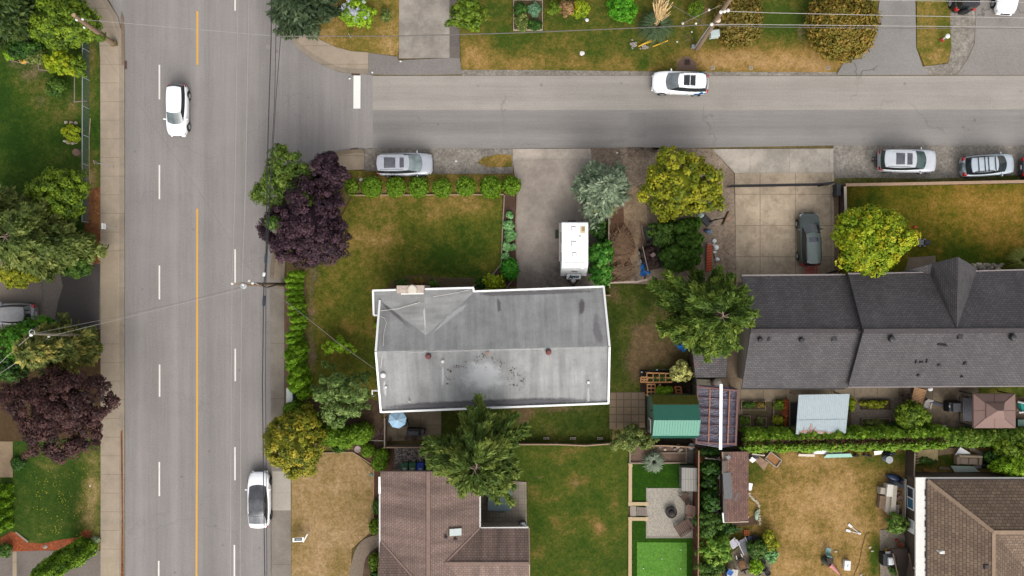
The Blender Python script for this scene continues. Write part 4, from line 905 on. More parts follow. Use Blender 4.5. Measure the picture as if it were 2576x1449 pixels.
m=MB();m.bar((hl,-.7,.5),(hl+.95,0,.5),.09,.12);m.bar((hl,.7,.5),(hl+.95,0,.5),.09,.12);m.bar((hl+.9,0,.5),(hl+1.15,0,.5),.1,.1);m.tube([(hl+.78,0,.05),(hl+.78,0,.95)],.05,8);m.build('tow_frame',M('rusty black frame',(62,54,46),.2,8,.7),T,local=True)
m=MB();m.lathe([(.02,.55),(.16,.56),(.20,.66),(.20,.98),(.17,1.10),(.06,1.14),(.02,1.14)],(hl+.42,0,0),20);m.build('gas_bottle',M('white gas bottle',(214,212,210),.08,5,.4),T,True,local=True)
bd=MB();bq=[(hl+.30,-.58,1.14),(hl+.30,.58,1.14),(hl-.13,.58,1.40),(hl-.13,-.58,1.40)]
nv=Vector((.26,0,.43)).normalized()*.04
bd.add([Vector(q)for q in bq]+[Vector(q)+nv for q in bq],[(0,1,2,3)[::-1],(4,5,6,7),(0,1,5,4),(1,2,6,5),(2,3,7,6),(3,0,4,7)])
board=bd.build('name_board',M('white name board',(248,248,246),.02,4,.5,k=1.2),T,local=True)
bd=MB();fr=[Vector(q)-nv*.3 for q in((hl+.312,-.595,1.133),(hl+.312,.595,1.133),(hl-.142,.595,1.407),(hl-.142,-.595,1.407))]
bd.add(fr+[q+nv*.4 for q in fr],[(3,2,1,0),(4,5,6,7),(0,1,5,4),(1,2,6,5),(2,3,7,6),(3,0,4,7)]);bd.build('frame',M('dark board frame',(66,84,88),.1,6,.6),board,local=True)
def text_mesh(txt,size,mat,parent,mtx,name='lettering',shear=0.0,bold=0.0):
 cu=bpy.data.curves.new(name,'FONT');cu.body=txt;cu.size=size;cu.shear=shear;cu.offset=bold;cu.align_x='CENTER';cu.align_y='CENTER';cu.extrude=.004
 o=bpy.data.objects.new(name,cu);COL.objects.link(o);dg=bpy.context.evaluated_depsgraph_get()
 me=bpy.data.meshes.new_from_object(o.evaluated_get(dg));bpy.data.objects.remove(o)
 me.materials.clear();me.materials.append(mat);me.transform(mtx)
 o=bpy.data.objects.new(name,me);COL.objects.link(o);o.parent=parent;return o
bc=(Vector(bq[0])+Vector(bq[2]))/2+nv*1.25
up_=(Vector(bq[3])-Vector(bq[0])).normalized();right_=(Vector(bq[1])-Vector(bq[0])).normalized();nn=right_.cross(up_)
mt=Matrix(((right_.x,up_.x,nn.x,bc.x),(right_.y,up_.y,nn.y,bc.y),(right_.z,up_.z,nn.z,bc.z),(0,0,0,1)))
text_mesh('Jayco',.37,M('teal lettering',(38,84,96),.05,5,.5),board,mt,shear=.35,bold=.02)
m=MB();eb=Vector((hl-.26,0,1.72));
for(y0,y1,w_)in((-.26,.10,.05),(-.16,.30,.06),(0.0,.2,.04)):
 q0=eb+right_*y0+up_*(w_*2)+nv*.9;q1=eb+right_*y1+nv*.9;m.bar(q0,q1,.05,.02)
m.build('emblem',M('grey bird emblem',(122,122,122),.1,6,.5),T,local=True)
# ---------------------------------------------------------------- houses
sh_dark=M_brick('charcoal shingles',(99,95,95),(84,80,81),(62,59,61),.30,.17,.020,.5,.17,streak=.10)
sh_brown=M_brick('brown shingles',(148,124,112),(134,112,102),(100,84,78),.28,.19,.018,.5,.12,streak=.32)
sh_tan=M_brick('tan brown shingles',(138,116,96),(114,94,78),(80,66,56),.36,.25,.024,.5,.12,streak=.10)
sh_old=M_brick('weathered brown shingles',(138,104,90),(110,82,74),(84,64,58),.26,.16,.016,.5,.22,grime=(96,80,76))
roll=M_rolled('grey rolled roofing',(153,153,151))
white_t=M('white trim paint',(250,249,246),.04,3,.5,k=1.1)
beige_w=M_brick('beige siding',(182,172,154),(176,166,150),(126,118,104),30,.18,.012,0,.06)
brown_w=M_brick('brown stained siding',(104,88,74),(94,80,68),(62,52,46),.20,30,.014,0,.14)
gut_m=M('white gutter',(226,222,216),.08,5,.5);gut_d=M('dark gutter',(58,54,54),.1,5,.5)
win_g=glass_m('house window glass',(58,70,80))
def stain(name,root,path,widths,zf,rgb,strength=.8,scale=2.5,seed=0):
 """a soft edged stain with its own outline, lying just above a surface"""
 key='stain %s %s %s'%(rgb,strength,scale)
 if key not in _mc:
  n=NT(key);v=n.obj();a=n.attr('a')
  f=n.math('MULTIPLY',n.rng(n.math('ADD',a,n.math('MULTIPLY',n.math('SUBTRACT',n.noise(v,scale,5,.7),.5),.9)),.08,.75,0,1),strength)
  n.done(P(*rgb),.9)
  tr=n.node('ShaderNodeBsdfTransparent');mx=n.node('ShaderNodeMixShader');n.put(mx.inputs[0],f)
  n.t.links.new(tr.outputs[0],mx.inputs[1]);n.t.links.new(n.b.outputs[0],mx.inputs[2]);n.t.links.new(mx.outputs[0],n.out.inputs[0]);_mc[key]=n.m
 vs=[];fs=[];at=[];n_=len(path)
 for i,(x,y)in enumerate(path):
  d=Vector((path[min(i+1,n_-1)][0]-path[max(i-1,0)][0],path[min(i+1,n_-1)][1]-path[max(i-1,0)][1])).normalized();s=Vector((-d.y,d.x))
  for j in range(7):
   q=-1+j/3;px,py=x+s.x*q*widths[i],y+s.y*q*widths[i]
   vs.append(W(px,py,zf(px,py)+.03));at.append((1-abs(q))*(1.0 if 0<i<n_-1 else 0))
 for i in range(n_-1):
  for j in range(6):fs.append((i*7+j,i*7+j+1,(i+1)*7+j+1,(i+1)*7+j))
 m=MB();m.add(vs,fs);o=m.build(name,_mc[key],root);a_=o.data.attributes.new('a','FLOAT','POINT');a_.data.foreach_set('value',at)
 return o
def roof_slab(name,polys,mat,root,t=.14,mi=None):
 """roof planes, each given a thickness"""
 m=MB()
 for p in polys:
  p=[Vector(q)for q in p];n=(p[1]-p[0]).cross(p[2]-p[0])
  if n.z<0:p=p[::-1]
  k=len(p);low=[q-Vector((0,0,t))for q in p]
  m.add(p+low,[tuple(range(k)),tuple(range(k,2*k))[::-1]]+[(i,k+i,k+(i+1)%k,(i+1)%k)for i in range(k)])
 return m.build(name,mat,root)
def walls(root,poly,z0,z1,mat,name='wall'):
 m=MB();m.prism(poly,z0,z1);return m.build(name,mat,root)
def trim(root,pts,w,h,mat,name='fascia',close=False):
 m=MB();L=len(pts)
 for i in range(L if close else L-1):m.bar(pts[i],pts[(i+1)%L],w,h)
 return m.build(name,mat,root)
def mushroom_vent(root,x,y,z,r=.2,h=.3,mat=None,name='roof_vent',cap=None):
 p=W(x,y,z+h*.5);m=MB();m.lathe([(r*.62,-.25),(r*.62,h*.45),(r,h*.5),(r*1.02,h*.72),(r*.7,h),(.02,h*1.06)],(p.x,p.y,z),18);return m.build(name,mat,root,True)
ZE,ZR=3.3,4.7
def hz(x,y):
 yn,yr_,ys_=741-(x-953)*.0354,884-(x-946)*.02215,1036-(x-959)*.03853
 return ZE+(ZR-ZE)*(y-yn)/(yr_-yn)if y<yr_ else ZR-(ZR-ZE)*(y-yr_)/(ys_-yr_)
b0=W(1240,880);GH=thing('bungalow','bungalow with a worn grey rolled roof edged in white at the street corner','house',(b0 .x,b0 .y,0))
nw,ne,se,sw=W(953,741,ZE),W(1518,721,ZE),W(1530,1014,ZE),W(959,1036,ZE);wr_,er_=W(946,884,ZR),W(1533,871,ZR)
st=W(1192,734,ZE)
roof_slab('roof',[[wr_,er_,ne,st,nw],[wr_,sw,se,er_]],roll,GH)
pk=4.34;g0,g1,gj=W(939,731,ZE+.02),W(1191,724,ZE+.02),W(1072,852,pk);gf=W(1067,727,pk)
gl,gr=W(941,793,ZE+.02),W(1193,790,ZE+.02)
roof_slab('porch_roof',[[g0,gf,gj,gl],[gf,g1,gr,gj]],roll,GH)
inn=lambda v,d:Vector((v.x*1,v.y,v.z))
walls(GH,[(nw.x+.6,nw.y-.5),(ne.x-.5,ne.y-.5),(se.x-.5,se.y+.5),(sw.x+.6,sw.y+.5)],0,ZE-.12,beige_w)
walls(GH,[(g0 .x+.5,g0 .y-.35),(g1 .x-.3,g1 .y-.35),(g1 .x-.3,nw.y-.6),(g0 .x+.5,gl.y+.1)],0,ZE-.1,beige_w,'porch_wall')
zo=Vector((0,0,.03))
def shift(p,dx,dy):return Vector((p.x+dx,p.y+dy,p.z))
trim(GH,[q+zo for q in(W(1192.5,733,ZE),ne,er_,se,sw,wr_,W(956,756,hz(956,756)))],.15,.30,white_t)
trim(GH,[q+zo for q in(W(950,793,ZE),gl,g0,W(998,729.3,3.82))],.15,.28,white_t)
trim(GH,[q+zo for q in(W(1066,727.4,pk),g1,W(1192,734,ZE))],.15,.28,white_t)
m=MB();m.tube([W(956,782,hz(956,782)+.03),W(1000,777,3.95),W(1050,762,4.25),W(1092,746,4.14),W(1140,738,3.75),W(1180,729,3.5)],.022,5);m.build('roof_cable',M('pale cable',(222,216,208),.05,5,.7),GH)
m=MB();m.tube([W(x,y,hz(x,y)+.03)for x,y in((957,796),(968,800),(972,812),(966,836),(964,866),(961,900),(958,925))],.022,5);m.build('roof_cable',M('pale cable',(222,216,208),.05,5,.7),GH)
stone=M('chimney stone',(196,180,164),.26,5,.9,bump=.6)
cz=5.2;c0,c1=W(998,718.5,cz),W(1066,738,cz);cm_=W(1024,728,cz)
m=MB();m.box(c0 .x,c1 .y,0,cm_.x-.04,c0 .y,cz);m.box(cm_.x-.04,c1 .y+.03,0,c1 .x,c0 .y+.02,cz-.02);ch=m.build('chimney',stone,GH)
m=MB();q=W(1037,728,cz);m.lathe([(.02,0),(.36,0),(.36,.06),(.30,.12),(.02,.13)],(q.x,q.y,cz),20);m.build('flue_cap',M('pale flue cap',(224,214,196),.1,5,.8),ch,True)
m=MB();a_=W(1009,739.5,4.4);b_=W(1066,738.5,4.4);m.bar(a_,b_,.10,.12);m.build('flashing',white_t,ch)
vm=M('rusty vent cap',(128,78,74),.2,8,.7);vw=M('white vent pipe',(238,236,232),.06,6,.5,k=1.1)
for(x,y)in((1077,897),(1380,886)):
 v_=mushroom_vent(GH,x,y,hz(x,y),.21,.34,vm)
 pp=W(x,y,hz(x,y)+.3);m=MB();m.lathe([(.17,0),(.23,0),(.23,-.05),(.17,-.05)],(pp.x,pp.y,hz(x,y)+.22),18);m.build('rim',M('dark vent rim',(66,42,42),.1,8,.7),v_)
mushroom_vent(GH,1114,909,hz(1114,909),.13,.36,vw,'vent_pipe');mushroom_vent(GH,964,944,hz(964,944),.20,.26,vw);mushroom_vent(GH,1030,1010,hz(1030,1010),.07,.42,vw,'vent_pipe')
for(x,y,s,mt)in((971,974,.16,vw),(1480,962,.18,vw),(1227,888,.24,M('rusty plate',(176,140,124),.2,8,.8)),(1262,724,.01,vw)):
 if s>.1:m=MB();q=W(x,y,hz(x,y));m.obox((q.x,q.y,q.z-.1),(s,s,.26));m.build('roof_box',mt,GH)
pale=(206,206,204);dk=(108,104,104)
for path,wd,c,s_,*sc2 in([(1114,914),(1114,930),(1114,955),(1113,985)],(5,6,7,5),pale,.75),([(966,950),(967,965),(969,985),(971,1005)],(4,6,7,5),pale,.8),([(1067,762),(1067,785),(1069,815),(1071,845)],(2.5,4,4,3),pale,.9),([(1180,760),(1160,776),(1128,800),(1105,822),(1080,845)],(8,11,10,6,4),pale,.7),([(957,758),(975,775),(1000,795),(1035,828)],(3,6,6,3),dk,.5),([(1480,966),(1480,985),(1480,1005),(1480,1020)],(4,6,6,5),pale,.6),([(1240,895),(1225,925),(1220,960),(1220,1000)],(30,75,100,90),(196,197,196),.95,1.3),([(1462,750),(1464,765),(1464,780),(1460,795)],(8,10,9,6),(108,100,104),.8),([(1250,750),(1255,762),(1256,778),(1252,790)],(5,6,6,4),(118,112,112),.8),([(1196,740),(1240,740),(1400,735),(1515,730)],(5,6,6,5),(120,116,118),.9),([(958,1027),(1050,1022),(1200,1015),(1350,1010),(1527,1005)],(9,11,11,11,8),(96,94,97),.95),([(1315,930),(1330,950),(1325,975),(1310,990)],(10,16,16,10),(186,187,186),.5),([(1495,780),(1500,830),(1508,850),(1512,868)],(10,14,12,10),(140,134,138),.7),([(1188,1000),(1192,1010),(1194,1016),(1196,1024)],(4,6,6,5),(90,86,88),.9),([(1040,900),(1045,925),(1045,955),(1045,985)],(10,8,8,8),(184,184,182),.5),([(950,890),(1100,884),(1300,879),(1530,874)],(3,3,3,3),(200,200,198),.6):
 zf=hz
 if path[0][0]in(1067,1180,957)and path[0][1]<770:
  zf=lambda x,y:max(hz(x,y),min(pk-(pk-ZE)*abs(x-1070)/126,pk))
 stain('roof_stain',GH,path,wd,zf,c,s_,*sc2)
rd=random.Random(5);m=MB();cl=[(1133,935),(1150,922),(1170,918),(1192,912),(1198,905),(1218,900),(1240,905),(1262,912),(1130,955),(1222,925),(1290,930),(1300,945),(1295,968),(1280,955),(1255,925),(1310,955),(1212,918)]
for(cx_,cy_)in cl:
 for k in range(6):
  x,y=rd.gauss(cx_,5),rd.gauss(cy_,4);q=W(x,y,hz(x,y));m.obox((q.x,q.y,hz(x,y)+.005),(rd.uniform(.05,.13),rd.uniform(.04,.1),.02),rd.uniform(0,3))
m.build('leaf_litter',M('dead leaf scraps',(86,66,52),.4,3,.9),GH,kind='stuff')
m=MB();q=W(940,983,3.2);m.tube([(q.x+.45,q.y,3.3),(q.x-.1,q.y+.05,3.36),(q.x-.12,q.y-.3,3.1)],.06,6);m.build('wall_lamp',vw,GH)
b0=W(2250,835);BH=thing('house','long house with charcoal shingles in two stepped sections and a steep front gable','house',(b0 .x,b0 .y,0))
e1,r1=3.0,5.35;e2,r2=3.55,6.0
xl=W(1866,0,e1).x;xm=W(2134,0,e2).x;xr=W(2900,0,e2).x
Y=lambda y,z:W(0,y,z).y
A0,A1,A2=Y(694,e1),Y(833,r1),Y(975.5,e1)
roof_slab('roof',[[(xl,A0-.05,e1),(xl,A1,r1),(xm+.6,A1,r1),(xm+.6,A0+.08,e1)],[(xl,A1,r1),(xl,A2,e1),(xm+.6,A2,e1),(xm+.6,A1,r1)]],sh_dark,BH)
B0,B1,B2=Y(690,e2),Y(833,r2),Y(972.5,e2);B0r=Y(672,e2)
roof_slab('roof',[[(xm,B0,e2),(xm+.12,B1,r2),(xr,B1+.1,r2),(xr,B0r,e2)],[(xm+.12,B1,r2),(xm,B2,e2),(xr,B2+.15,e2),(xr,B1+.1,r2)]],sh_dark,BH)
walls(BH,[(xl+.5,A0-.5),(xm+.5,A0-.5),(xm+.5,A2+.5),(xl+.5,A2+.5)],0,e1-.12,beige_w)
m=MB();wx=xl+.5
m.add([(wx,A0-.5,e1-.12),(wx,A2+.5,e1-.12),(wx,A1,r1-.3),(wx+.2,A0-.5,e1-.12),(wx+.2,A2+.5,e1-.12),(wx+.2,A1,r1-.3)],[(0,1,2),(5,4,3),(0,2,5,3),(1,4,5,2)]);m.build('gable_wall',beige_w,BH)
walls(BH,[(xm+.35,B0-.5),(xr,B0r-.5),(xr,B2+.6),(xm+.35,B2+.5)],0,e2-.12,M('grey brown wall',(96,88,84),.1,5,.9))
m=MB();wx=xm+.30
m.add([(wx,B0-.4,e2-.1),(wx,B2+.4,e2-.1),(wx,B1,r2-.2),(wx+.2,B0-.4,e2-.1),(wx+.2,B2+.4,e2-.1),(wx+.2,B1,r2-.2)],[(0,1,2),(5,4,3),(0,2,5,3),(1,4,5,2)]);m.build('gable_wall',M('dark gable wall',(52,50,52),.1,5,.9),BH)
F0,FR,FJ,FV,FM=W(2265,685,3.2),W(2410,646,5.85),W(2407,829,5.97),W(2340,692,3.6),W(2345,663,3.95)
roof_slab('front_gable_roof',[[FV,FM,FR,FJ]],sh_dark,BH);roof_slab('front_gable_roof',[[F0,FM,FV]],sh_dark,BH)
roof_slab('front_gable_roof',[[FR,(FR.x+2.9,FR.y-.8,3.4),(FJ.x+2.9,B0r-1,3.4),FJ]],sh_dark,BH)
m=MB();m.add([(FM.x+.2,FR.y-.9,0),(FR.x+2.4,FR.y-.9,0),(FR.x+2.4,FR.y-.9,3.5),(FR.x-.05,FR.y-.9,5.5),(FM.x+.2,FR.y-.9,3.6),(FM.x+.2,FR.y-2.6,0),(FR.x+2.4,FR.y-2.6,0),(FR.x+2.4,FR.y-2.6,3.5),(FR.x-.05,FR.y-2.6,5.5),(FM.x+.2,FR.y-2.6,3.6)],[(0,1,2,3,4)[::-1],(5,6,7,8,9),(0,5,9,4)[::-1],(1,2,7,6)]);m.build('entry_wall',M('dark gable wall',(52,50,52),.1,5,.9),BH)
trim(BH,[(xl,A0+.04,e1-.05),(xm,A0+.10,e1-.05)],.12,.12,M('pale eave gutter',(150,140,138),.15,4,.6),'gutter')
trim(BH,[(xm,B0+.05,e2-.05),W(2338,685.5,e2-.05)],.12,.12,M('pale eave gutter',(150,140,138),.15,4,.6),'gutter');trim(BH,[W(2412,683,e2-.05),(xr,B0r+.05,e2-.05)],.12,.12,M('pale eave gutter',(150,140,138),.15,4,.6),'gutter')
trim(BH,[(xl,A2-.06,e1-.06),(xm,A2-.06,e1-.06)],.14,.12,gut_d,'gutter');trim(BH,[(xm,B2-.06,e2-.06),(xr,B2+.09,e2-.06)],.08,.12,M('pale eave gutter',(150,140,138),.15,4,.6),'gutter')
capm=M('ridge shingles',(84,78,78),.2,6,.9)
trim(BH,[(xl,A1,r1+.015),(xm,A1,r1+.015)],.34,.05,capm,'ridge_cap');trim(BH,[(xm+.12,B1,r2+.015),(xr,B1+.1,r2+.015)],.34,.05,capm,'ridge_cap')
s1=lambda y:r1-(r1-e1)*(Y(833,r1)-Y(y,4.5))/(Y(833,r1)-A2);s2=lambda y:r2-(r2-e2)*(Y(833,r2)-Y(y,5))/(Y(833,r2)-B2)
vd=M('dark roof vent',(62,60,62),.15,7,.6);tb=M('metal turbine',(108,110,110),.2,9,.35,.3,.5)
mushroom_vent(BH,2016,856,s1(856),.21,.34,vd);mushroom_vent(BH,1912,855,s1(855),.20,.34,vd)
for(x,y)in((2243,853),(2548,849)):
 z=s2(y);q=W(x,y,z+.3);m=MB();m.lathe([(.16,-.2),(.16,.16),(.24,.22),(.26,.36),(.20,.48),(.02,.52)],(q.x,q.y,z),20);m.build('roof_turbine',M('black turbine',(44,44,46),.2,9,.35,spec=.6),BH,True)
for(x,y,sx,sy,f)in((2098,852,.42,.36,s1),(2414,847,.40,.36,s2),(1934,853,.2,.3,s1),(2427,915,.24,.2,s2),(2310,945,.22,.14,s2),(2362,919,.28,.1,s2),(2420,948,.18,.1,s2),(2304,910,.10,.3,s2),(2331,908,.10,.3,s2),(2317,912,.3,.1,s2)):
 z=f(y);q=W(x,y,z);m=MB();m.obox((q.x,q.y,z-.1),(sx,sy,.24),0,top=.85);m.build('roof_vent',vd,BH)
q=W(2369,868,s2(868));m=MB();m.obox((q.x,q.y,q.z-.06),(.72,.12,.20),-.14);m.build('roof_vent',M('black vent flap',(34,34,36),.1,6,.5),BH)
b0=W(1790,910);LS=thing('lean_to','low lean-to with charcoal shingles between the big cypress and the long dark house','shed',(b0 .x,b0 .y,0))
lz=(2.75,2.2)
roof_slab('roof',[[W(1740,866,lz[0]),W(1831,866,lz[0]),W(1827,950,lz[1]),W(1750,950,lz[1])]],M_brick('mossy charcoal shingles',(108,102,102),(86,82,83),(58,55,57),.30,.165,.022,.5,.2,grime=(112,70,58)),LS)
q0,q1=W(1746,870,2),W(1824,946,2);walls(LS,[(q0 .x,q0 .y),(q1 .x,q0 .y),(q1 .x,q1 .y),(q0 .x,q1 .y)],0,2.05,brown_w)
b0=W(1120,1420);CH=thing('house','house with streaky brown shingles, a skylight and a wing pointing at the lawn','house',(b0 .x,b0 .y,0))
e,r=3.2,4.95;x0,xr_,x1=W(957,0,e).x,W(1077.5,0,r).x,W(1206,0,e).x;yt,yb=Y(1187,e),Y(1760,e)
ytr=Y(1187,r);roof_slab('roof',[[(x0,yt,e),(xr_,ytr,r),(xr_,yb,r),(x0,yb,e)],[(xr_,ytr,r),(x1,yt,e),(x1,yb,e),(xr_,yb,r)]],sh_brown,CH)
wy0,wyr,wy1,wx1=Y(1329,e),Y(1418,4.4),Y(1507,e),W(1330,0,e).x
roof_slab('wing_roof',[[(xr_+.9,wy0,e+.01),(xr_+.9,wyr,4.4),(wx1,wyr,4.4),(wx1,wy0,e+.01)],[(xr_+.9,wyr,4.4),(xr_+.9,wy1,e),(wx1,wy1,e),(wx1,wyr,4.4)]],sh_brown,CH)
fy0,fyr,fy1=Y(1362,e),Y(1480,4.75),Y(1598,e)
roof_slab('porch_roof',[[(x0-.02,fy0,e+.01),(x0-.02,fyr,4.75),(xr_+.3,fyr,4.75),(xr_+.3,fy0,e+.01)],[(x0-.02,fyr,4.75),(x0-.02,fy1,e),(xr_+.3,fy1,e),(xr_+.3,fyr,4.75)]],sh_brown,CH)
walls(CH,[(x0+.5,yt-.5),(x1-.5,yt-.5),(x1-.5,yb),(x0+.5,yb)],0,e-.12,beige_w);walls(CH,[(x1-.6,wy0-.45),(wx1-.45,wy0-.45),(wx1-.45,wy1+.45),(x1-.6,wy1+.45)],0,e-.14,beige_w,'wing_wall')
for dx in(-.16,.16):trim(CH,[(xr_+dx,ytr,r-.06),(xr_+dx,yb,r-.06)],.03,.07,M('ridge edge shadow line',(84,66,60),.1,5,.9),'ridge_shadow_line')  # dark strips paint a shade line along both edges of the ridge cap
trim(CH,[(xr_,ytr,r+.0),(xr_,yb,r+.0)],.30,.05,M('brown ridge shingles',(140,117,106),.14,4,.9),'ridge_cap')
vf=M('pinkish valley flashing',(158,132,120),.12,5,.8);xi=xr_+(r-4.4)/(r-e)*(x1-xr_);xj=xr_-(r-4.75)/(r-e)*(xr_-x0)
trim(CH,[(x1,wy0,e+.05),(xi,wyr,4.45)],.12,.04,vf,'valley_flashing');trim(CH,[(x0+.1,fy0,e+.08),(xj,fyr,4.80)],.12,.04,vf,'valley_flashing')
trim(CH,[(xr_+1.3,wyr,4.42),(wx1,wyr,4.42)],.26,.05,M('brown ridge shingles',(140,117,106),.14,4,.9),'ridge_cap')
trim(CH,[(x0-.06,yt-.4,e-.06),(x0-.06,Y(1242,e),e-.04)],.20,.12,white_t,'gutter');trim(CH,[(x0-.06,Y(1242,e),e-.06),(x0-.06,yb,e-.06)],.12,.12,gut_m,'gutter')
trim(CH,[(x1+.05,Y(1215,e),e-.06),(x1+.05,wy0+.02,e-.06),(wx1,wy0+.06,e-.06)],.12,.12,gut_m,'gutter');trim(CH,[(wx1+.03,wy0,e-.02),(wx1+.03,wyr,4.38),(wx1+.03,wy1,e-.02)],.10,.14,M('tan barge board',(168,144,122),.1,5,.7),'barge_board')
trim(CH,[(x0,yt+.04,e-.03),(xr_,ytr+.04,r-.03),(x1,yt+.04,e-.03)],.06,.16,M('dark barge board',(92,74,66),.1,5,.7),'barge_board')
cz=lambda x:r-(r-e)*(W(x,0,4.2).x-xr_)/(x1-xr_)
sk=[W(1129.5,1328.5,cz(1131)),W(1163,1326,cz(1163)),W(1163.5,1346,cz(1163)),W(1129.5,1348.5,cz(1131))]
m=MB();m.add([q-Vector((0,0,.15))for q in sk]+[q+Vector((0,0,.16))for q in sk],[(0,1,2,3),(7,6,5,4),(4,5,1,0),(5,6,2,1),(6,7,3,2),(7,4,0,3)]);s_=m.build('skylight',M('tan skylight frame',(120,106,88),.1,5,.6),CH)
c_=sum(sk,Vector())/4;m=MB();m.face([(c_.lerp(q,.88)+Vector((0,0,.185)))for q in sk][::-1]);m.build('pane',M('frosted skylight dome',(204,214,210),.06,2,.2,spec=.5),s_)
for(x,y)in((1122,1352),(1146,1357)):mushroom_vent(CH,x,y,cz(x),.13,.26,M('brown roof vent',(76,68,66),.1,6,.7),'vent_pipe')
b0=W(2500,1400);DH=thing('house','house with tan brown hip roof with a white eave ledge over brown siding','house',(b0 .x,b0 .y,0))
wx=W(2275.5,0,0).x;wy=W(0,1187,0).y;ed=3.74;xe=W(2800,0,3).x;ye=W(0,1760,3).y
walls(DH,[(wx,wy),(xe,wy),(xe,ye),(wx,ye)],0,2.44,brown_w);ed=2.74
rx0,ry0=W(2333,0,ed).x,W(0,1208.5,ed).y
walls(DH,[(wx-.40,wy+.155),(xe,wy+.155),(xe,ye),(wx-.40,ye)],2.44,2.62,M('white eave ledge',(240,236,228),.06,3,.6),'eave_ledge')
rz_=4.8;px_,py_=W(2500,0,rz_).x,W(0,1339,rz_).y
nwc,pkp=(rx0,ry0,ed),(px_,py_,rz_)
roof_slab('roof',[[nwc,(xe,ry0,ed),(xe,py_,rz_),pkp],[nwc,pkp,(px_-.05,ye,rz_),(rx0,ye,ed)],[pkp,(xe,py_,rz_),(xe,py_-4.2,rz_-1.7),(px_+4.2,py_-4.2,rz_-1.7)],[pkp,(px_+4.2,py_-4.2,rz_-1.7),(px_+4.2,ye,rz_-1.7),(px_-.05,ye,rz_)]],sh_tan,DH)
hip=M('hip shingles',(158,134,112),.14,4,.9)
trim(DH,[(rx0,ry0,ed+.02),pkp,(px_-.05,ye,rz_+.01)],.28,.06,hip,'ridge_cap');trim(DH,[pkp,(xe,py_,rz_+.01)],.28,.06,hip,'ridge_cap')
trim(DH,[(rx0-.04,ye,ed-.08),(rx0-.04,ry0+.04,ed-.08),(xe,ry0+.04,ed-.08)],.10,.14,M('dark drip edge',(70,58,52),.1,5,.7),'gutter')
br=M('pale gutter bracket',(226,214,198),.05,5,.6)
m=MB()
for k in range(20):
 yy=ry0-1.0-k*.62;m.obox((rx0-.12,yy,ed-.13),(.10,.10 if k%4 else.5,.05))
m.build('gutter_bracket',M('dark gutter strap',(66,58,56),.2,5,.7),DH)
for(y0,y1,z0,z1,two)in((1224,1281,.55,1.62,1),(1306,1339,.62,1.66,0)):
 ya,yb_=W(0,y0,1.05).y,W(0,y1,1.05).y;m=MB();m.box(wx-.07,yb_,z0,wx-.001,ya,z1);wn=m.build('window',white_t,DH)
 parts=((.06,.47),(.53,.94))if two else((.10,.62),)
 for i,(a0,a1)in enumerate(parts):
  m=MB();m.box(wx-.085,ya+(yb_-ya)*a1,z0+.10,wx-.071,ya+(yb_-ya)*a0,z1-.10);m.build('pane',win_g if i==0 and two else M('window with blue curtain',(62,120,150),.35,3,.2,spec=.6)if two else M('pale window blind',(206,206,204),.1,8,.4),wn)
q=W(2365,1388,4.3);mushroom_vent(DH,2365,1389,4.15,.10,.3,white_t,'vent_pipe');q=W(2370,1389,4.2);m=MB();m.obox((q.x,q.y,4.0),(.3,.22,.3));m.build('roof_vent',M('white vent',(224,220,212),.06,5,.6),DH);q=W(2480,1425,5.3);m=MB();m.obox((q.x,q.y,5.2),(.36,.36,.26),0,top=.8);m.build('roof_vent',M('brown roof vent',(76,68,66),.1,6,.7),DH)
dw=M('dark deck timber',(58,48,42),.2,6,.9)
m=MB();a0,a1=W(2241,1380,.9),W(2292,1395,.9);m.box(a0 .x,a1 .y,.75,wx-.1,a0 .y,.88)
for k in range(9):
 q=W(2266+k*1.5,1396+k*8.5,.8+k*.0);m.obox((q.x+.2,q.y,.80-k*.085),(1.15,.26,.05))
for s in(-1,1):m.bar(W(2266+s*18,1392,.7),W(2282+s*18,1470,.05),.06,.22)
m.build('stairs',dw,DH)
m=MB()
for s in(-1,1):
 m.bar(W(2266+s*20,1392,1.75),W(2284+s*20,1475,1.05),.09,.09)
 for k in range(10):u=k/9;m.bar(W(2266+s*20+16*u,1392+78*u,.75-.6*u),W(2266+s*20+16*u,1392+78*u,1.72-.66*u),.05,.05)
m.build('stair_railing',M('brown railing timber',(96,78,64),.2,6,.8),DH)
m=MB();m.tube([W(2298,1428,1.9),W(2318,1445,1.9),W(2330,1460,1.9)],.05,6);m.build('downpipe',white_t,DH)
# ---------------------------------------------------------------- poles, cables, fences, yard things
wood_p=M('grey pole timber',(140,118,96),.2,6,.9,bump=.4);wood_g=M('weathered grey timber',(150,134,116),.2,7,.9,bump=.4)
wood_t=M('tan timber',(188,150,112),.16,7,.85,bump=.3);wood_b=M('red brown stained timber',(96,58,42),.2,7,.85,bump=.3);wood_o=M('orange new timber',(204,148,98),.16,7,.85)
wood_d=M('dark brown timber',(82,66,56),.2,7,.9);concr=M('grey cast concrete',(160,150,136),.14,6,.9);blackm=M('black steel',(44,44,46),.15,8,.55)
whp=M('white plastic',(240,240,238),.05,5,.5);gal=M('galvanised steel',(168,172,174),.12,7,.4,spec=.5);cer=M('white insulator',(232,228,220),.05,6,.3)
bluep=M('blue plastic',(40,92,170),.1,6,.5);greyp=M('grey plastic',(140,142,146),.1,6,.6);terra=M('terracotta',(176,104,72),.15,7,.85);tealp=M('pale teal plastic',(150,192,178),.1,6,.55)
wire_l=M('bare grey wire',(176,170,164),.05,4,.5);wire_d=M('black cable sheath',(48,46,48),.1,4,.7);wire_m=M('grey cable sheath',(112,106,102),.1,4,.7)
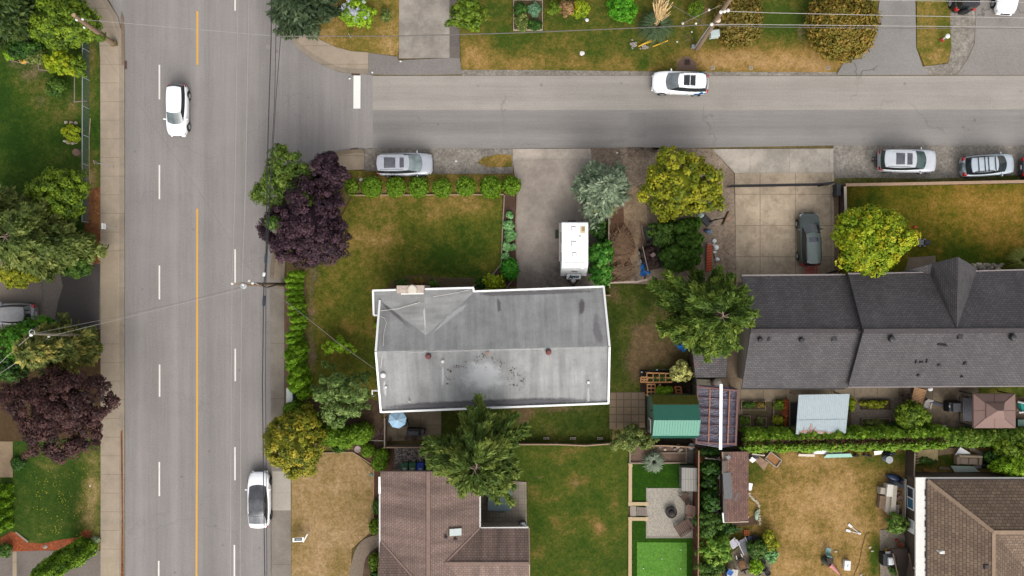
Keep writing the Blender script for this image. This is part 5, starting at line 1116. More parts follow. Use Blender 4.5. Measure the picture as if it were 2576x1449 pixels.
def pole(label,base,top,zt,r=.16,mat=wood_p):
 t=W(top[0],top[1],zt);b=W(base[0],base[1])if base else Vector((t.x,t.y,0))
 o=thing('utility_pole',label,'utility pole',(b.x,b.y,0));m=MB();m.tube([b,b.lerp(t,.5),t],r*1.15,12,r*.8);m.build('post',mat,o,True);return o,b,t
def add(o,name,mat,fn,**kw):
 m=MB();fn(m);return m.build(name,mat,o,**kw)
def insul(o,p,s=1.0):
 return add(o,'insulator',cer,lambda m:m.lathe([(.03,0),(.09*s,.03),(.09*s,.08),(.05*s,.10),(.08*s,.14),(.03,.2)],p,10),smooth=True)
o,b,t=pole('wooden utility pole with a crossarm rising from the cedar hedge beside the road',None,(612,715),9.9)
ca=W(584,713.5,9.6),W(640,712,9.6)
add(o,'crossarm',wood_g,lambda m:(m.bar(ca[0],ca[1],.12,.12),m.bar(W(597,715,9.5),W(611,716,8.9),.05,.05)))
for x,y,z in((585,713,9.66),(612,716,9.9),(628,706,9.5),(636,712,9.66)):insul(o,W(x,y,z),1.1)
add(o,'bracket',gal,lambda m:(m.tube([W(613,714,9.8),W(626,706,9.6),W(640,711,9.2),W(650,716,8.8)],.035,6),m.lathe([(.05,0),(.22,.02),(.24,.14),(.05,.2)],W(614,719,9.7),12)))
add(o,'cable_loop',wire_d,lambda m:m.tube([W(660,718,7),W(672,723,6.3),W(690,718,5.6),W(700,713,4.2)],.06,6))
o,b,t=pole('mossy wooden utility pole leaning beside the curved northwest pavement',(288,112),(185,38),6.4,.19)
add(o,'footing',M('mossy concrete footing',(112,104,66),.2,5,.9),lambda m:m.obox((b.x+.1,b.y+.02,.12),(.46,.42,.28),.1))
add(o,'end_cap',M('cut timber end',(176,146,118),.15,8,.9),lambda m:m.lathe([(.02,0),(.15,0),(.15,.02),(.02,.03)],t,12));insul(o,W(209,49,5.6));insul(o,W(194,51,5.9));insul(o,W(213,70,4.6))
o,b,t=pole('wooden utility pole with a pale transformer box beside the north lawn',(1752,124),(1851,-24),12,.19)
P2=lambda z:b.lerp(t,z/12)
add(o,'transformer',M('pale green grey steel',(188,200,196),.08,5,.5),lambda m:m.obox(P2(3.6)+Vector((.52,-.12,0)),(.72,.55,.62),.12),bevel=.04)
add(o,'crossarm',wood_g,lambda m:(m.bar(W(1788,62,6.4),W(1822,61,6.4),.10,.10),m.bar(W(1812,31,8.6),W(1832,26,8.6),.10,.10)))
for x,y,z in((1813,31,8.7),(1831,27,8.7),(1822,29,8.7),(1790,62,6.5)):insul(o,W(x,y,z),1.5)
add(o,'floodlight',M('cream lamp',(214,190,170),.08,6,.4),lambda m:m.lathe([(.04,0),(.18,.06),(.20,.16),(.12,.24),(.02,.26)],P2(6.6)+Vector((.1,-.1,.1)),14),smooth=True)
add(o,'conduit',gal,lambda m:m.tube([P2(.2)+Vector((-.22,0,0)),P2(3)+Vector((-.22,0,0)),P2(6)+Vector((-.15,0,0))],.05,6));add(o,'cable_box',greyp,lambda m:m.obox(b+Vector((-.34,.12,0)),(.3,.26,.5)))
o,b,t=pole('slim grey utility pole with a curved bracket standing in the west shrubs',(242,845),(82,839),8.9,.12,M('silver grey pole',(132,124,106),.16,6,.8))
add(o,'bracket',gal,lambda m:m.tube([W(88,840,8.9),W(86,832,9.1),W(80,829,9.1),W(74,833,9.0),W(74,841,8.7)],.03,6));insul(o,W(80,842,8.8),1.4);insul(o,W(124,846,6.6))
def cable(label,pts,r,mat,name='cable',sag=0):
 m=MB();P_=[]
 for i in range(len(pts)-1):
  a_,c_=W(*pts[i]),W(*pts[i+1])
  for k in range(6):u=k/6;q=a_.lerp(c_,u);q.z-=sag*4*u*(1-u);P_.append(q)
 P_.append(W(*pts[-1]));m.tube(P_,r,5)
 return m.build(name,mat,label=label,cat='cable',group='overhead cables')
cable('bare wire above the road crossing the insulator nearest the yellow line',[(600,-70,10),(591,483,10),(584,713,9.8),(582,966,10),(579,1520,10)],.016,wire_l)
cable('bare wire above the road passing the top of the hedge pole',[(628,-70,10),(617,483,10),(609,713,10.0),(606,966,10),(604,1520,10)],.018,wire_l)
cable('black cable with splice cases running past the hedge pole',[(684,-70,7),(682,96,7),(672,420,7),(669,650,7),(664,714,6.9),(663,760,7),(660,966,7),(667,1520,7)],.034,wire_d)
cable('thinner black cable nearest the east pavement',[(707,-70,6.4),(707,60,6.4),(705,105,6.4),(694,250,6.4),(676,560,6.4),(669,714,6.3),(668,966,6.4),(672,1520,6.4)],.022,wire_d)
cable('middle black cable between the two cables at the junction',[(694,-70,6.7),(694,95,6.7),(691,250,6.7),(679,470,6.7),(667,712,6.6)],.022,wire_d)
cable('pale wire from the mossy corner pole across the road',[(209,49,5.6),(450,70,5.9),(694,91,6.6)],.012,wire_l)
cable('dark twisted cable from the junction to the transformer pole',[(694,91,6.6),(1000,91,6.5),(1288,83,6.5),(1560,72,6.5),(1790,62,6.5)],.034,wire_m)
cable('upper wire from the transformer pole over the orange hedge',[(1831,28,8.7),(1932,32,8.5),(2250,39,8.2),(2700,47,8.5)],.022,wire_l)
cable('lower pale wire from the transformer pole to the east',[(1800,61,6.5),(1932,62,6.4),(2250,65,6.2),(2700,70,6.4)],.022,wire_l)
cable('lower dark cable beside the pale wire over the east driveways',[(1800,64,6.3),(1932,68,6.2),(2250,71,6.0),(2700,71,6.2)],.026,wire_m)
cable('wire at the top edge above the parked off roader',[(1851,-24,11.8),(2199,0,10.6),(2700,7,10.6)],.02,wire_l)
cable('wire running northwest from the transformer pole over the pampas grass',[(1776,62,6.2),(1672,2,6.2),(1600,-40,6.2)],.02,wire_m)
cable('thin guy wire with white beads beside the transformer pole',[(1815,12,9.4),(1760,38,7.4),(1716,60,6.0)],.014,wire_l)
for x,y,z in((1717,60,6.0),(1750,60,5.2),(1783,26,8.2)):
 m=MB();q=W(x,y,z);m.lathe([(.03,0),(.09,.05),(.09,.14),(.03,.2)],q,10);m.build('insulator',cer,label='white guy wire bead near the transformer pole',cat='insulator',group='beads on the guy wire')
cable('twisted service cable across the road to the west pole',[(609,722,9.4),(450,762,8.8),(300,796,8.7),(80,840,8.8)],.015,wire_m)
cable('thin wire below the twisted cable across the road',[(609,728,8.8),(450,766,8.1),(300,803,7.6),(124,846,6.7)],.010,wire_l)
cable('wire from the west pole down to the lower left corner of the garden',[(78,843,8.8),(40,876,8.3),(-40,950,7.8)],.016,wire_l)
cable('lower wire from the west pole through the shrubs',[(122,848,6.7),(60,900,6.4),(-40,965,6)],.016,wire_l)
cable('service drop from the hedge pole to the bungalow wall',[(664,717,7),(760,790,5.9),(850,862,4.8),(947,931,3.5)],.022,wire_m)
cable('thin dark wire slanting northwest over the road to the corner pole',[(640,695,9.0),(500,480,8.4),(310,206,7.2),(208,60,6)],.006,wire_m)
for(x,y,l,mt,lb)in((669,650,26,M('blue black splice case',(52,58,68),.1,6,.5),'dark splice case on the cable above the hedge pole'),(664,757,27,M('blue black splice case',(52,58,68),.1,6,.5),'dark splice case on the cable below the hedge pole'),(664,690,11,whp,'short white sleeve on the cable above the hedge pole')):
 m=MB();m.tube([W(x+.8,y-l/2,6.95),W(x+.6,y-l/2+2,6.95)],.05,8,.11);m.tube([W(x+.6,y-l/2+2,6.95),W(x-.6,y+l/2-2,6.95)],.11,8);m.tube([W(x-.6,y+l/2-2,6.95),W(x-.8,y+l/2,6.95)],.11,8,.05);m.build('splice_case',mt,label=lb,cat='splice case')
p=W(295,573);o=thing('street_sign','small white street sign on a thin post seen from above on the west pavement','street sign',(p.x,p.y,.13));t=W(257,568.5,2.5)
add(o,'post',gal,lambda m:m.tube([(p.x,p.y,.1),(p.x-.06,p.y,1.4),t],.03,6));add(o,'sign_plate',whp,lambda m:m.obox(t+Vector((0,0,-.55)),(.05,.45,.6),0))
p=W(288,422);o=thing('sign_post','thin grey post leaning over the pavement above the street sign','post',(p.x,p.y,.13));t=W(235,407,3.4)
add(o,'post',gal,lambda m:m.tube([(p.x,p.y,.1),t],.025,6));add(o,'sign_plate',wood_g,lambda m:m.obox(t+Vector((.02,0,-.5)),(.03,.3,.5),.3))
def boards(m,a_,b_,z0,z1,w=.02,gap=.0,step=.14):
 L=(b_-a_).length;n=max(1,int(L/step));d=(b_-a_)/n;ang=math.atan2(d.y,d.x)
 for i in range(n):c=a_+d*(i+.5);m.obox((c.x,c.y,z0),(d.length-.008,w,z1-z0+random.uniform(-.01,.01)),ang)
def fence(name,label,pts,h,mat,post=None,z0=.0,cap=None,group=None,panel='board_panel',step=.14,every=2.4,capw=.09):
 q=WP(pts);c=q[0].lerp(q[-1],.5);o=thing(name,label,'fence',(c.x,c.y,0),0,group)
 for i in range(len(q)-1):
  add(o,panel,mat,lambda m:boards(m,q[i],q[i+1],z0,h,.025,0,step))
  if cap:add(o,'top_rail',cap,lambda m:m.bar(q[i]+Vector((0,0,h+.03)),q[i+1]+Vector((0,0,h+.03)),capw,.05))
  L=(q[i+1]-q[i]).length;n=max(1,round(L/every))
  for k in range(n+(i==len(q)-2)):
   c=q[i].lerp(q[i+1],k/n);add(o,'post',post or mat,lambda m:m.obox((c.x,c.y,0),(.11,.11,h+.05),math.atan2((q[i+1]-q[i]).y,(q[i+1]-q[i]).x)))
 return o
def timber(label,pts,h=.22,w=.13,mat=wood_g,name='edging_timber',z0=0,cat='garden edging'):
 q=WP(pts);m=MB()
 for i in range(len(q)-1):m.bar(q[i]+Vector((0,0,z0+h/2)),q[i+1]+Vector((0,0,z0+h/2)),w,h)
 for p_ in q:m.obox((p_.x,p_.y,0),(w*1.15,w*1.15,z0+h+.015),.1)
 return m.build(name,mat,label=label,cat=cat)
def mesh_mat():
 if 'chain link' in _mc:return _mc['chain link']
 n=NT('chain link');n.done(P(110,132,130),.5);tr=n.node('ShaderNodeBsdfTransparent');mx=n.node('ShaderNodeMixShader');mx.inputs[0].default_value=.34
 n.t.links.new(tr.outputs[0],mx.inputs[1]);n.t.links.new(n.b.outputs[0],mx.inputs[2]);n.t.links.new(mx.outputs[0],n.out.inputs[0]);_mc['chain link']=n.m;return n.m
q0,q1=W(227,60),W(226,560);o=thing('chain_link_fence','chain link fence with a pale top rail above the west pavement','fence',((q0 .x+q1 .x)/2,(q0 .y+q1 .y)/2,.1))
add(o,'top_rail',gal,lambda m:m.tube([q0+Vector((0,0,1.2)),q1+Vector((0,0,1.2))],.03,6));add(o,'mesh_panel',mesh_mat(),lambda m:m.face([q0+Vector((0,0,.1)),q1+Vector((0,0,.1)),q1+Vector((0,0,1.2)),q0+Vector((0,0,1.2))]))
for k in range(8):c=q0 .lerp(q1,k/7);add(o,'post',gal,lambda m:m.tube([c,c+Vector((0,0,1.25))],.03,6))
timber('thin pale timber along the foot of the chain link fence',[(229,300),(226,340),(226,420),(229,462)],.12,.07,M('bleached board',(176,150,120),.15,6,.9))
timber('long grey board beside the chain link fence',[(190,184),(189.5,257),(221,255)],.16,.08,wood_g)
timber('grey board at the edge of the upper left bed',[(18,150),(66,162)],.16,.08,wood_g);timber('short grey board corner left of the yellow green shrubs',[(98,161),(100,176),(130,180)],.16,.08,wood_g)
timber('long timber rail behind the row of clipped bushes',[(887,492),(1076,491),(1268,490)],.24,.10,M('bleached board',(176,150,120),.15,6,.9))
timber('bent timber edging between the front lawn and the planting bed',[(1269,490),(1264,580),(1261,664),(1240,690),(1190,721)],.24,.10,wood_g)
timber('timber edging along the trailer driveway',[(1301,490),(1298,560),(1299,650)],.22,.10,wood_g);timber('short slanted timber at the driveway corner of the bed',[(1290,704),(1272,726)],.22,.10,wood_g)
timber('low timber edging along the tan front lawn',[(811,1139),(888,1137),(932,1166)],.12,.07,M('bleached board',(176,150,120),.15,6,.9));timber('long low board beside the bed of the streaky brown house',[(941,1178),(940.5,1310)],.14,.06,wood_t)
fence('board_fence','grey board fence between the trailer driveway and the brush pile',[(1526,540),(1526,640),(1528,722)],1.5,wood_g,cap=wood_g)
timber('white beam fence rail below the brush pile',[(1533,712),(1600,709),(1622,704)],.30,.12,M('peeling white beam',(196,176,162),.2,6,.8),z0=.5,name='fence_rail',cat='fence')
timber('short pale board at the corner of the bungalow',[(1521,743),(1532,743)],.5,.10,M('bleached board',(176,150,120),.15,6,.9),name='gate_board',cat='board')
q0,q1=W(1827,471),W(2078,466.5);o=thing('sliding_gate','long black sliding gate across the jointed concrete driveway','gate',((q0 .x+q1 .x)/2,(q0 .y+q1 .y)/2,.05))
for z in(.15,.75,1.35):add(o,'rail',blackm,lambda m:m.bar(q0+Vector((0,0,z)),q1+Vector((0,0,z)),.07,.07))
add(o,'grille',blackm,lambda m:[m.bar(q0 .lerp(q1,k/60)+Vector((0,0,.15)),q0 .lerp(q1,k/60)+Vector((0,0,1.35)),.02,.02)for k in range(61)]);add(o,'gate_panel',blackm,lambda m:m.obox(q1+Vector((-.3,.02,.05)),(.9,.16,1.3),.15))
fawn=M('fawn fence board',(176,146,120),.14,6,.85)
o=fence('timber_fence','long timber fence with a flat cap between the parked silver cars and the walled lawn',[(2112,470),(2330,466),(2576,461),(2900,455)],1.2,wood_d,cap=fawn,capw=.24)
o=fence('timber_fence','short timber fence with a pale cap beside the concrete driveway',[(2110.5,474),(2112.5,560)],1.2,wood_d,cap=M('pale cap board',(206,190,172),.12,6,.8),capw=.20)
timber('dark grey gate post block at the fence corner',[(2099,471),(2099,490)],.9,.32,M('dark fence side',(72,72,74),.12,5,.7),name='fence_side_block',cat='post');  # added block stands for the dark side of the timber fence
o=fence('timber_fence','brown boarded fence below the patio with a pale cap',[(972,1119),(1060,1119),(1130,1117)],1.1,wood_g,cap=fawn)
o=fence('timber_fence','upright board fence left of the blue umbrella',[(974,1047),(974,1118)],1.3,wood_g,cap=wood_g)
o=fence('timber_fence','weathered board fence between the side lawn and the patchy back lawn',[(1300,1114),(1400,1114),(1470,1117),(1538,1112)],.7,wood_g,cap=fawn)
o=fence('timber_fence','tall red brown fence along the turf yard',[(1744,1122),(1743,1290),(1742,1520)],1.95,wood_b,cap=M('pale red cap board',(158,120,92),.14,6,.8))
o=fence('timber_fence','low red brown fence at the back of the stone planter',[(1592,1117),(1670,1117),(1744,1121)],.7,wood_b,cap=fawn)
o=fence('timber_fence','grey brown fence of loose boards joining the hip roofed house',[(2278,1130),(2276,1190)],1.5,wood_d,cap=wood_g)
lt=M('sandy sleeper',(198,174,136),.10,6,.85)
timber('sandy sleepers framing the upper turf',[(1585,1168),(1584.5,1266),(1625,1266)],.2,.28,lt);timber('sandy sleepers framing the putting turf',[(1625,1304),(1584.5,1304),(1584,1500)],.2,.28,lt)
timber('grey sleepers of the stone planter',[(1584,1122),(1584,1164),(1725,1163),(1725,1122)],.24,.12,wood_g);timber('thin board across the stone planter',[(1640,1138),(1724,1138)],.22,.08,wood_g)
timber('grey border of the pea gravel square, left and lower sides',[(1626,1227),(1625.5,1351),(1742,1351)],.16,.08,concr,cat='garden edging')
wf=M('flaking white picket',(222,208,192),.15,7,.8)
o=fence('picket_fence','flaking white picket fence left of the old brown shed',[(1768,1146),(1817,1152)],1.0,wf,z0=.1,step=.16,cap=wf);o=fence('picket_fence','flaking white picket fence right of the old brown shed',[(1884,1136),(1912,1139)],1.0,wf,z0=.1,step=.16,cap=wf)
def lid(label,x,y,sx,sy,mat,rz=0,z=.02,round_=False,name='drain_grate',cat='drain'):
 p=W(x,y);o=thing(name,label,cat,(p.x,p.y,z),rz)
 if round_:add(o,'lid',mat,lambda m:m.lathe([(.02,0),(sx/2*.86,0),(sx/2*.86,-.012)],(0,0,.01),24),local=True);add(o,'ring',M('lid ring',(150,143,137),.12,7,.7),lambda m:m.lathe([(sx/2*.9,.0),(sx/2,.0),(sx/2,-.012),(sx/2*.9,-.012)],(0,0,.012),24),local=True)
 else:
  add(o,'frame',M('rusty iron',(98,72,62),.2,9,.8),lambda m:[m.obox((a_,b_,0),(w_,h_,.03))for a_,b_,w_,h_ in((0,sy/2,sx,.06),(0,-sy/2,sx,.06),(sx/2,0,.06,sy),(-sx/2,0,.06,sy))],local=True)
  add(o,'grille',mat,lambda m:[m.obox((-sx/2+sx*(k+.5)/7,0,0),(sx/7*.6,sy,.02))for k in range(7)],local=True)
 return o
iron=M('dark rusty iron',(92,66,58),.2,9,.8)
lid('rusty drain grate in the west gutter below the mossy pole',313.5,164,.34,.6,iron,z=.0125);lid('rusty drain grate beside the white stop bar',895,183.5,.62,.38,iron,z=.02);lid('drain grate in the mossy kerb at the southeast corner',892,378.5,.6,.3,iron,.1,z=.02)
ml=M('worn iron lid',(186,178,171),.1,8,.7)
lid('manhole cover in the road right of the white hatchback',549,322,.6,0,ml,z=.008,round_=True,name='manhole_cover',cat='manhole cover');lid('small round valve cover beside the white hatchback',488,269,.34,0,ml,z=.008,round_=True,name='manhole_cover',cat='manhole cover');lid('manhole cover near the northeast kerb',675,118,.42,0,ml,z=.008,round_=True,name='manhole_cover',cat='manhole cover')
lid('dark square utility lid on the bare verge above the white SUV',1728,157,.42,.42,M('black lid',(62,54,50),.15,7,.8),z=.12,name='utility_cover',cat='utility lid')
ground('soil_patch',[(1700,178),(1708,155),(1722,142),(1736,144),(1750,160),(1752,178)],.105,M_soil('bare grey soil',(128,106,92),.16,5),kind='structure')
for x,lb in((1792,'small square meter lid in the verge right of the white SUV'),(1888,'small square meter lid in the verge left of the big round hedge'),(2082,'small square meter lid below the big round hedge')):
 p=W(x,171.5);o=thing('meter_cover',lb,'utility lid',(p.x,p.y,.1));add(o,'lid',M('grey meter lid',(150,136,116),.12,8,.9),lambda m:m.obox((0,0,0),(.22,.22,.03)),local=True);add(o,'rim',M('pale lid rim',(176,160,136),.1,8,.9),lambda m:[m.obox((a_,b_,-.01),s_)for a_,b_,s_ in((0,.14,(.34,.05,.035)),(0,-.14,(.34,.05,.035)),(.15,0,(.05,.24,.035)),(-.15,0,(.05,.24,.035)))],local=True)
stn=M('pale stone',(196,182,160),.16,6,.9,bump=.4);stg=M('grey stone',(150,140,128),.2,6,.9,bump=.4)
def stone(label,x,y,r,mat=stn,seed=0,group=None,h=.6,name='stone',z=0.0):
 p=W(x,y);m=MB();m.blob((p.x,p.y,z+r*h*.45),(r,r*.8,r*h),seed,.12);return m.build(name,mat,smooth=True,label=label,cat='stone',group=group)
for i,(x,y)in enumerate(((169,309),(182,309),(193,310),(167,356),(175,360),(185,361),(194,359))):stone('pale edging stone around the small yellow green shrub on the left lawn',x,y,.17,stn,i,'stones around the shrub',.8,z=.1)
p=W(195,384);m=MB();m.lathe([(.34,0),(.30,.14),(.28,.20),(.02,.21)],(p.x,p.y,.1),14);m.build('tree_stump',M('cut stump',(136,112,98),.2,7,.9),True and None,label='cut tree stump beside the chain link fence',cat='stump')
stone('yellow sandy rock in the upper left bed',64,153,.40,M('yellow rock',(212,166,84),.16,5,.9),3,z=.1);stone('grey rock beside the yellow rock',74,156,.22,stg,4,z=.1)
stone('white bag lying on the verge under the twisted cable',1476,51,.20,whp,5,h=.7,name='white_bag');stone('round white boulder near the side street verge',1464,135,.24,M('white painted stone',(236,232,224),.06,6,.8),6);stone('small white stone on the corner of the north driveway',999,111,.11,stn,8);stone('white stone at the east driveway lawn beside the lower driveway corner',2382,92,.02,stn,9)
for x,y,lb in((1008,155,'white pebble on the driveway apron'),(937,183,'white scrap beside the stop bar drain'),(880,198,'small pale pebble left of the stop bar'),(1552,385,'white scrap on the dirt edge above the spruce'),(1703,106,'small white pebble near the transformer pole'),(1740,81,'white scrap beside the transformer pole'),(228,1222,'white scrap of litter on the weedy left lawn'),(1147,406,'white scrap on the gravel right of the corner SUV'),(909,452,'white rock left of the first clipped bush')):stone(lb,x,y,.09 if y!=452 else.16,whp,int(x),h=.5,z=.06)
yl=M('yellow pipe',(238,186,30),.06,5,.5)
for(x0,y0,x1,y1,lb)in((1606,117,1642,98,'yellow marker pipe lying nearest the grey rubble'),(1612,113,1649,101,'yellow marker pipe lying across the middle'),(1642,117,1680,102,'yellow marker pipe lying furthest from the rubble')):
 m=MB();m.tube([W(x0,y0,.22),W(x1,y1,.30)],.05,8);m.tube([W(x0,y0,.22),W(x0+1.5,y0-.8,.22)],.06,8);m.build('marker_pipe',yl,label=lb,cat='pipe',group='yellow pipes on the verge')
for(x,y,lb)in((1590,115,'heap of grey rubble left of the yellow pipes'),(1623,117,'heap of grey rubble under the yellow pipes')):
 p=W(x,y);m=MB();rd=random.Random(x);[m.blob((p.x+rd.gauss(0,.16),p.y+rd.gauss(0,.12),.14),(.10,.09,.07),k,.2,7,5)for k in range(22)];m.build('rubble_heap',M('grey rubble',(160,150,140),.16,7,.9),label=lb,cat='rubble')
p=W(2370,99);o=thing('garden_ornament','white mushroom shaped ornament with a red base on the narrow grass strip','ornament',(p.x,p.y,.09));add(o,'cap',whp,lambda m:m.blob((.08,.05,.62),(.20,.20,.09),2,.03,14,7),local=True,smooth=True);add(o,'stem',whp,lambda m:m.tube([(0,0,0),(.06,.04,.6)],.06,8),local=True);add(o,'base',M('red plastic',(190,50,50),.1,6,.5),lambda m:[m.blob((-.16,-.08,.1),(.12,.1,.12),1,.1),m.blob((-.05,-.17,.1),(.08,.08,.1),4,.1)],local=True,smooth=True)
p=W(883,96);o=thing('lawn_flag','small red and white flag on a stick near the twisted cable','flag',(p.x,p.y,.09));add(o,'stick',whp,lambda m:m.tube([(0,0,0),(-.03,.12,.8)],.012,5),local=True);add(o,'cloth',M('red flag cloth',(186,66,66),.1,6,.8),lambda m:[m.add([(0,0,.5),(.14,-.22,.46),(.16,-.30,.66),(.0,.06,.74)],[(0,1,2,3)])],local=True);add(o,'stripe',whp,lambda m:m.add([(-.02,.0,.505),(.07,-.12,.485),(.07,-.10,.53),(-.02,.03,.55)],[(0,1,2,3)]),local=True)
p=W(752,1356,.5);o=thing('yard_sign','white yard sign with a black printed panel leaning on the tan front lawn','sign',(p.x,p.y,.08),R(4))
sq=lambda u,v,d=0:(u+.09*v,-.19+.40*v,.55+.22*v+d)
m=MB();m.add([sq(-.5,0),sq(.42,0),sq(.42,1),sq(-.5,1),sq(-.5,0,-.03),sq(.42,0,-.03),sq(.42,1,-.03),sq(-.5,1,-.03)],[(0,1,2,3),(7,6,5,4),(0,4,5,1),(2,6,7,3),(1,5,6,2),(0,3,7,4)]);sb=m.build('board',whp,o,local=True)
m=MB();m.add([sq(-.36,.22,.006),sq(.28,.22,.006),sq(.28,.95,.006),sq(-.36,.95,.006)],[(0,1,2,3)]);bp=m.build('panel',M('black sign panel',(34,40,38),.1,5,.5),sb,local=True)
m=MB()
for v0,v1,u0,u1 in((.62,.74,-.22,.16),(.40,.50,-.28,.20)):m.add([sq(u0,v0,.012),sq(u1,v0,.012),sq(u1,v1,.012),sq(u0,v1,.012)],[(0,1,2,3)])
m.build('lettering',M('pale sign print',(150,160,156),.3,14,.6),bp,local=True)
add(o,'post',whp,lambda m:(m.bar((-.45,-.1,0),(-.45,-.1,.56),.05,.05),m.bar((.36,-.26,.5),(.80,.42,.62),.09,.06),m.bar((.80,.42,0),(.80,.42,.62),.06,.06)),local=True)
p=W(727,994,1.0);o=thing('utility_cabinet','pale green utility cabinet between the cedar hedges beside the east pavement','utility cabinet',(p.x+.1,p.y,.0));add(o,'case',M('pale green steel',(206,220,208),.06,5,.5),lambda m:m.obox((0,0,0),(.46,1.15,1.2),0),local=True,bevel=.03);add(o,'lid',M('white green lid',(226,234,226),.05,5,.5),lambda m:m.obox((0,0,1.2),(.50,1.2,.06),0),local=True)
stone('small orange tag on the dark bed below the hedge',783,997,.09,M('orange tag',(220,90,60),.05,5,.6),3,h=.3,name='plant_tag',z=.09)
p=W(1000,1054.5,2.1);o=thing('patio_umbrella','pale blue eight sided patio umbrella beside the bungalow','umbrella',(p.x,p.y,.1));R8=.74
um=M('pale blue canopy cloth',(168,206,232),.04,3,.8)
m=MB();vs=[(0,0,2.42)]+[(R8*1.0*cos(2*pi*k/8+.2),R8*sin(2*pi*k/8+.2),2.08)for k in range(8)];m.add(vs,[(0,1+k,1+(k+1)%8)for k in range(8)]);m.add([(v[0],v[1],v[2]-(.10 if i else.02))for i,v in enumerate(vs)],[(1+k,0,1+(k+1)%8)for k in range(8)])
m.build('canopy',um,o,local=True);add(o,'rib',M('pale rib',(196,218,234),.03,3,.6),lambda m:[m.bar((0,0,2.43),(v[0],v[1],v[2]+.01),.03,.02)for v in vs[1:]],local=True);add(o,'pole',gal,lambda m:m.tube([(0,0,0),(0,0,2.5)],.025,8),local=True);add(o,'base',blackm,lambda m:m.lathe([(.25,0),(.25,.06),(.05,.1)],(0,0,0),16),local=True)
p=W(1022,1062);o=thing('patio_chair','dark folding chair half under the pale blue umbrella','chair',(p.x,p.y,.1),R(20));add(o,'seat',blackm,lambda m:m.obox((0,0,.42),(.5,.5,.05)),local=True);add(o,'backrest',blackm,lambda m:m.obox((.25,0,.45),(.05,.5,.5)),local=True)
for sx in(-.2,.2):
 for sy in(-.2,.2):add(o,'leg',blackm,lambda m:m.obox((sx,sy,0),(.04,.04,.42)),local=True)
p=W(1044,1086.5,.8);o=thing('barbecue','barbecue under a black fitted cover on the patio','barbecue',(p.x,p.y,.1),R(-2));cv=M('black vinyl cover',(48,44,48),.2,5,.55)
add(o,'cover',cv,lambda m:(m.obox((-.08,0,.05),(1.25,.62,1.0),0,top=.92),m.obox((-.08,.0,1.04),(1.12,.44,.12),0,top=.7)),local=True,bevel=.08);add(o,'side_shelf',cv,lambda m:m.obox((.66,.08,.3),(.34,.5,.72),0,top=.9),local=True,bevel=.05)
for x,y,lb in((1024,1101,'brown clay pot left below the covered barbecue'),(1040,1102,'brown clay pot in the middle below the barbecue'),(1047,1102,'brown clay pot right below the barbecue'),(984,1104,'clay pot in the fence corner of the patio')):
 p=W(x,y);m=MB();m.lathe([(.09,0),(.14,.26),(.15,.28),(.12,.28),(.10,.16),(.02,.15)],(p.x,p.y,.1),14);m.build('flower_pot',M('brown clay',(104,80,70),.16,8,.85),smooth=True,label=lb,cat='flower pot')
def bin_(label,x,y,rgb,rz=0):
 p=W(x,y,.9);mt=M('bin plastic %s'%(rgb,),rgb,.1,6,.5);o=thing('wheeled_bin',label,'bin',(p.x,p.y,.06),rz,'wheeled bins by the gravel strip')
 m=MB();m.obox((0,0,.06),(.48,.54,.88),0,top=1.14);m.build('body',mt,o,local=True,bevel=.03)
 m=MB();m.obox((0,0,.95),(.58,.66,.06),0,top=.94);m.obox((0,-.05,1.0),(.46,.42,.025),0,top=.9);ld=m.build('lid',M('bin lid %s'%(rgb,),tuple(min(255,c+10)for c in rgb),.08,6,.45),o,local=True,bevel=.02)
 m=MB();m.obox((.02,-.12,1.026),(.32,.12,.006));m.obox((.02,-.25,1.012),(.24,.05,.006));m.build('sticker',M('pale bin sticker',(206,200,200),.22,16,.6),ld,local=True)
 for s in(-1,1):m=MB();m.lathe([(.02,-.03),(.11,-.03),(.11,.03),(.02,.03)],(s*.24,.27,.11),12,axis='x');m.build('wheel',tyre,o,local=True)
 add(o,'handle',mt,lambda m:m.bar((-.22,.34,.93),(.22,.34,.93),.035,.035),local=True)
bin_('green wheeled bin standing furthest from the blue one',1018,1174,(62,108,74));bin_('green wheeled bin between the other green one and the blue one',1037.5,1174,(66,112,78));bin_('blue wheeled bin at the end of the row',1057.5,1174.5,(54,84,190))
m=MB();q0,q1=W(992,1187),W(1130,1187);m.bar(q0+Vector((0,0,.1)),q1+Vector((0,0,.1)),.1,.14);m.build('edging_timber',wood_g,label='grey board under the row of bins',cat='garden edging')
rd=random.Random(11);m=MB()
for k in range(520):
 q=W(rd.uniform(994,1112),rd.uniform(1121,1164));m.blob((q.x,q.y,.08+rd.random()*.03),(rd.uniform(.05,.11),rd.uniform(.05,.09),.05),k,.15,6,4)
n_=NT('mixed river rock');sv=n_.noise(n_.obj(),7,2);n_.done(n_.ramp(sv,[(.3,P(96,90,90)),(.45,P(156,140,132)),(.6,P(206,190,178)),(.7,P(132,126,126))]),.8)
m.build('river_rock',n_.m,label='mixed grey and pink river rock between fence and bins',cat='river rock',kind='stuff')
slate=M('slate blue cover',(112,128,130),.07,4,.7)
p=W(1258.5,1260,.9);o=thing('tennis_table','folded table under two slate blue panels on the slab patio','table',(p.x,p.y,.1));add(o,'tabletop',slate,lambda m:(m.obox((-.0,.38,.78),(1.98,.98,.05)),m.obox((-.04,-.44,.76),(2.0,.74,.05))),local=True,bevel=.01);add(o,'support',slate,lambda m:m.add([(-.5,-.80,.70),(.5,-.80,.70),(.22,-1.12,.3),(-.10,-1.12,.3),(-.5,-.78,.2),(.5,-.78,.2)],[(0,1,2,3)[::-1],(0,3,4),(1,5,2),(3,2,5,4)]),local=True)
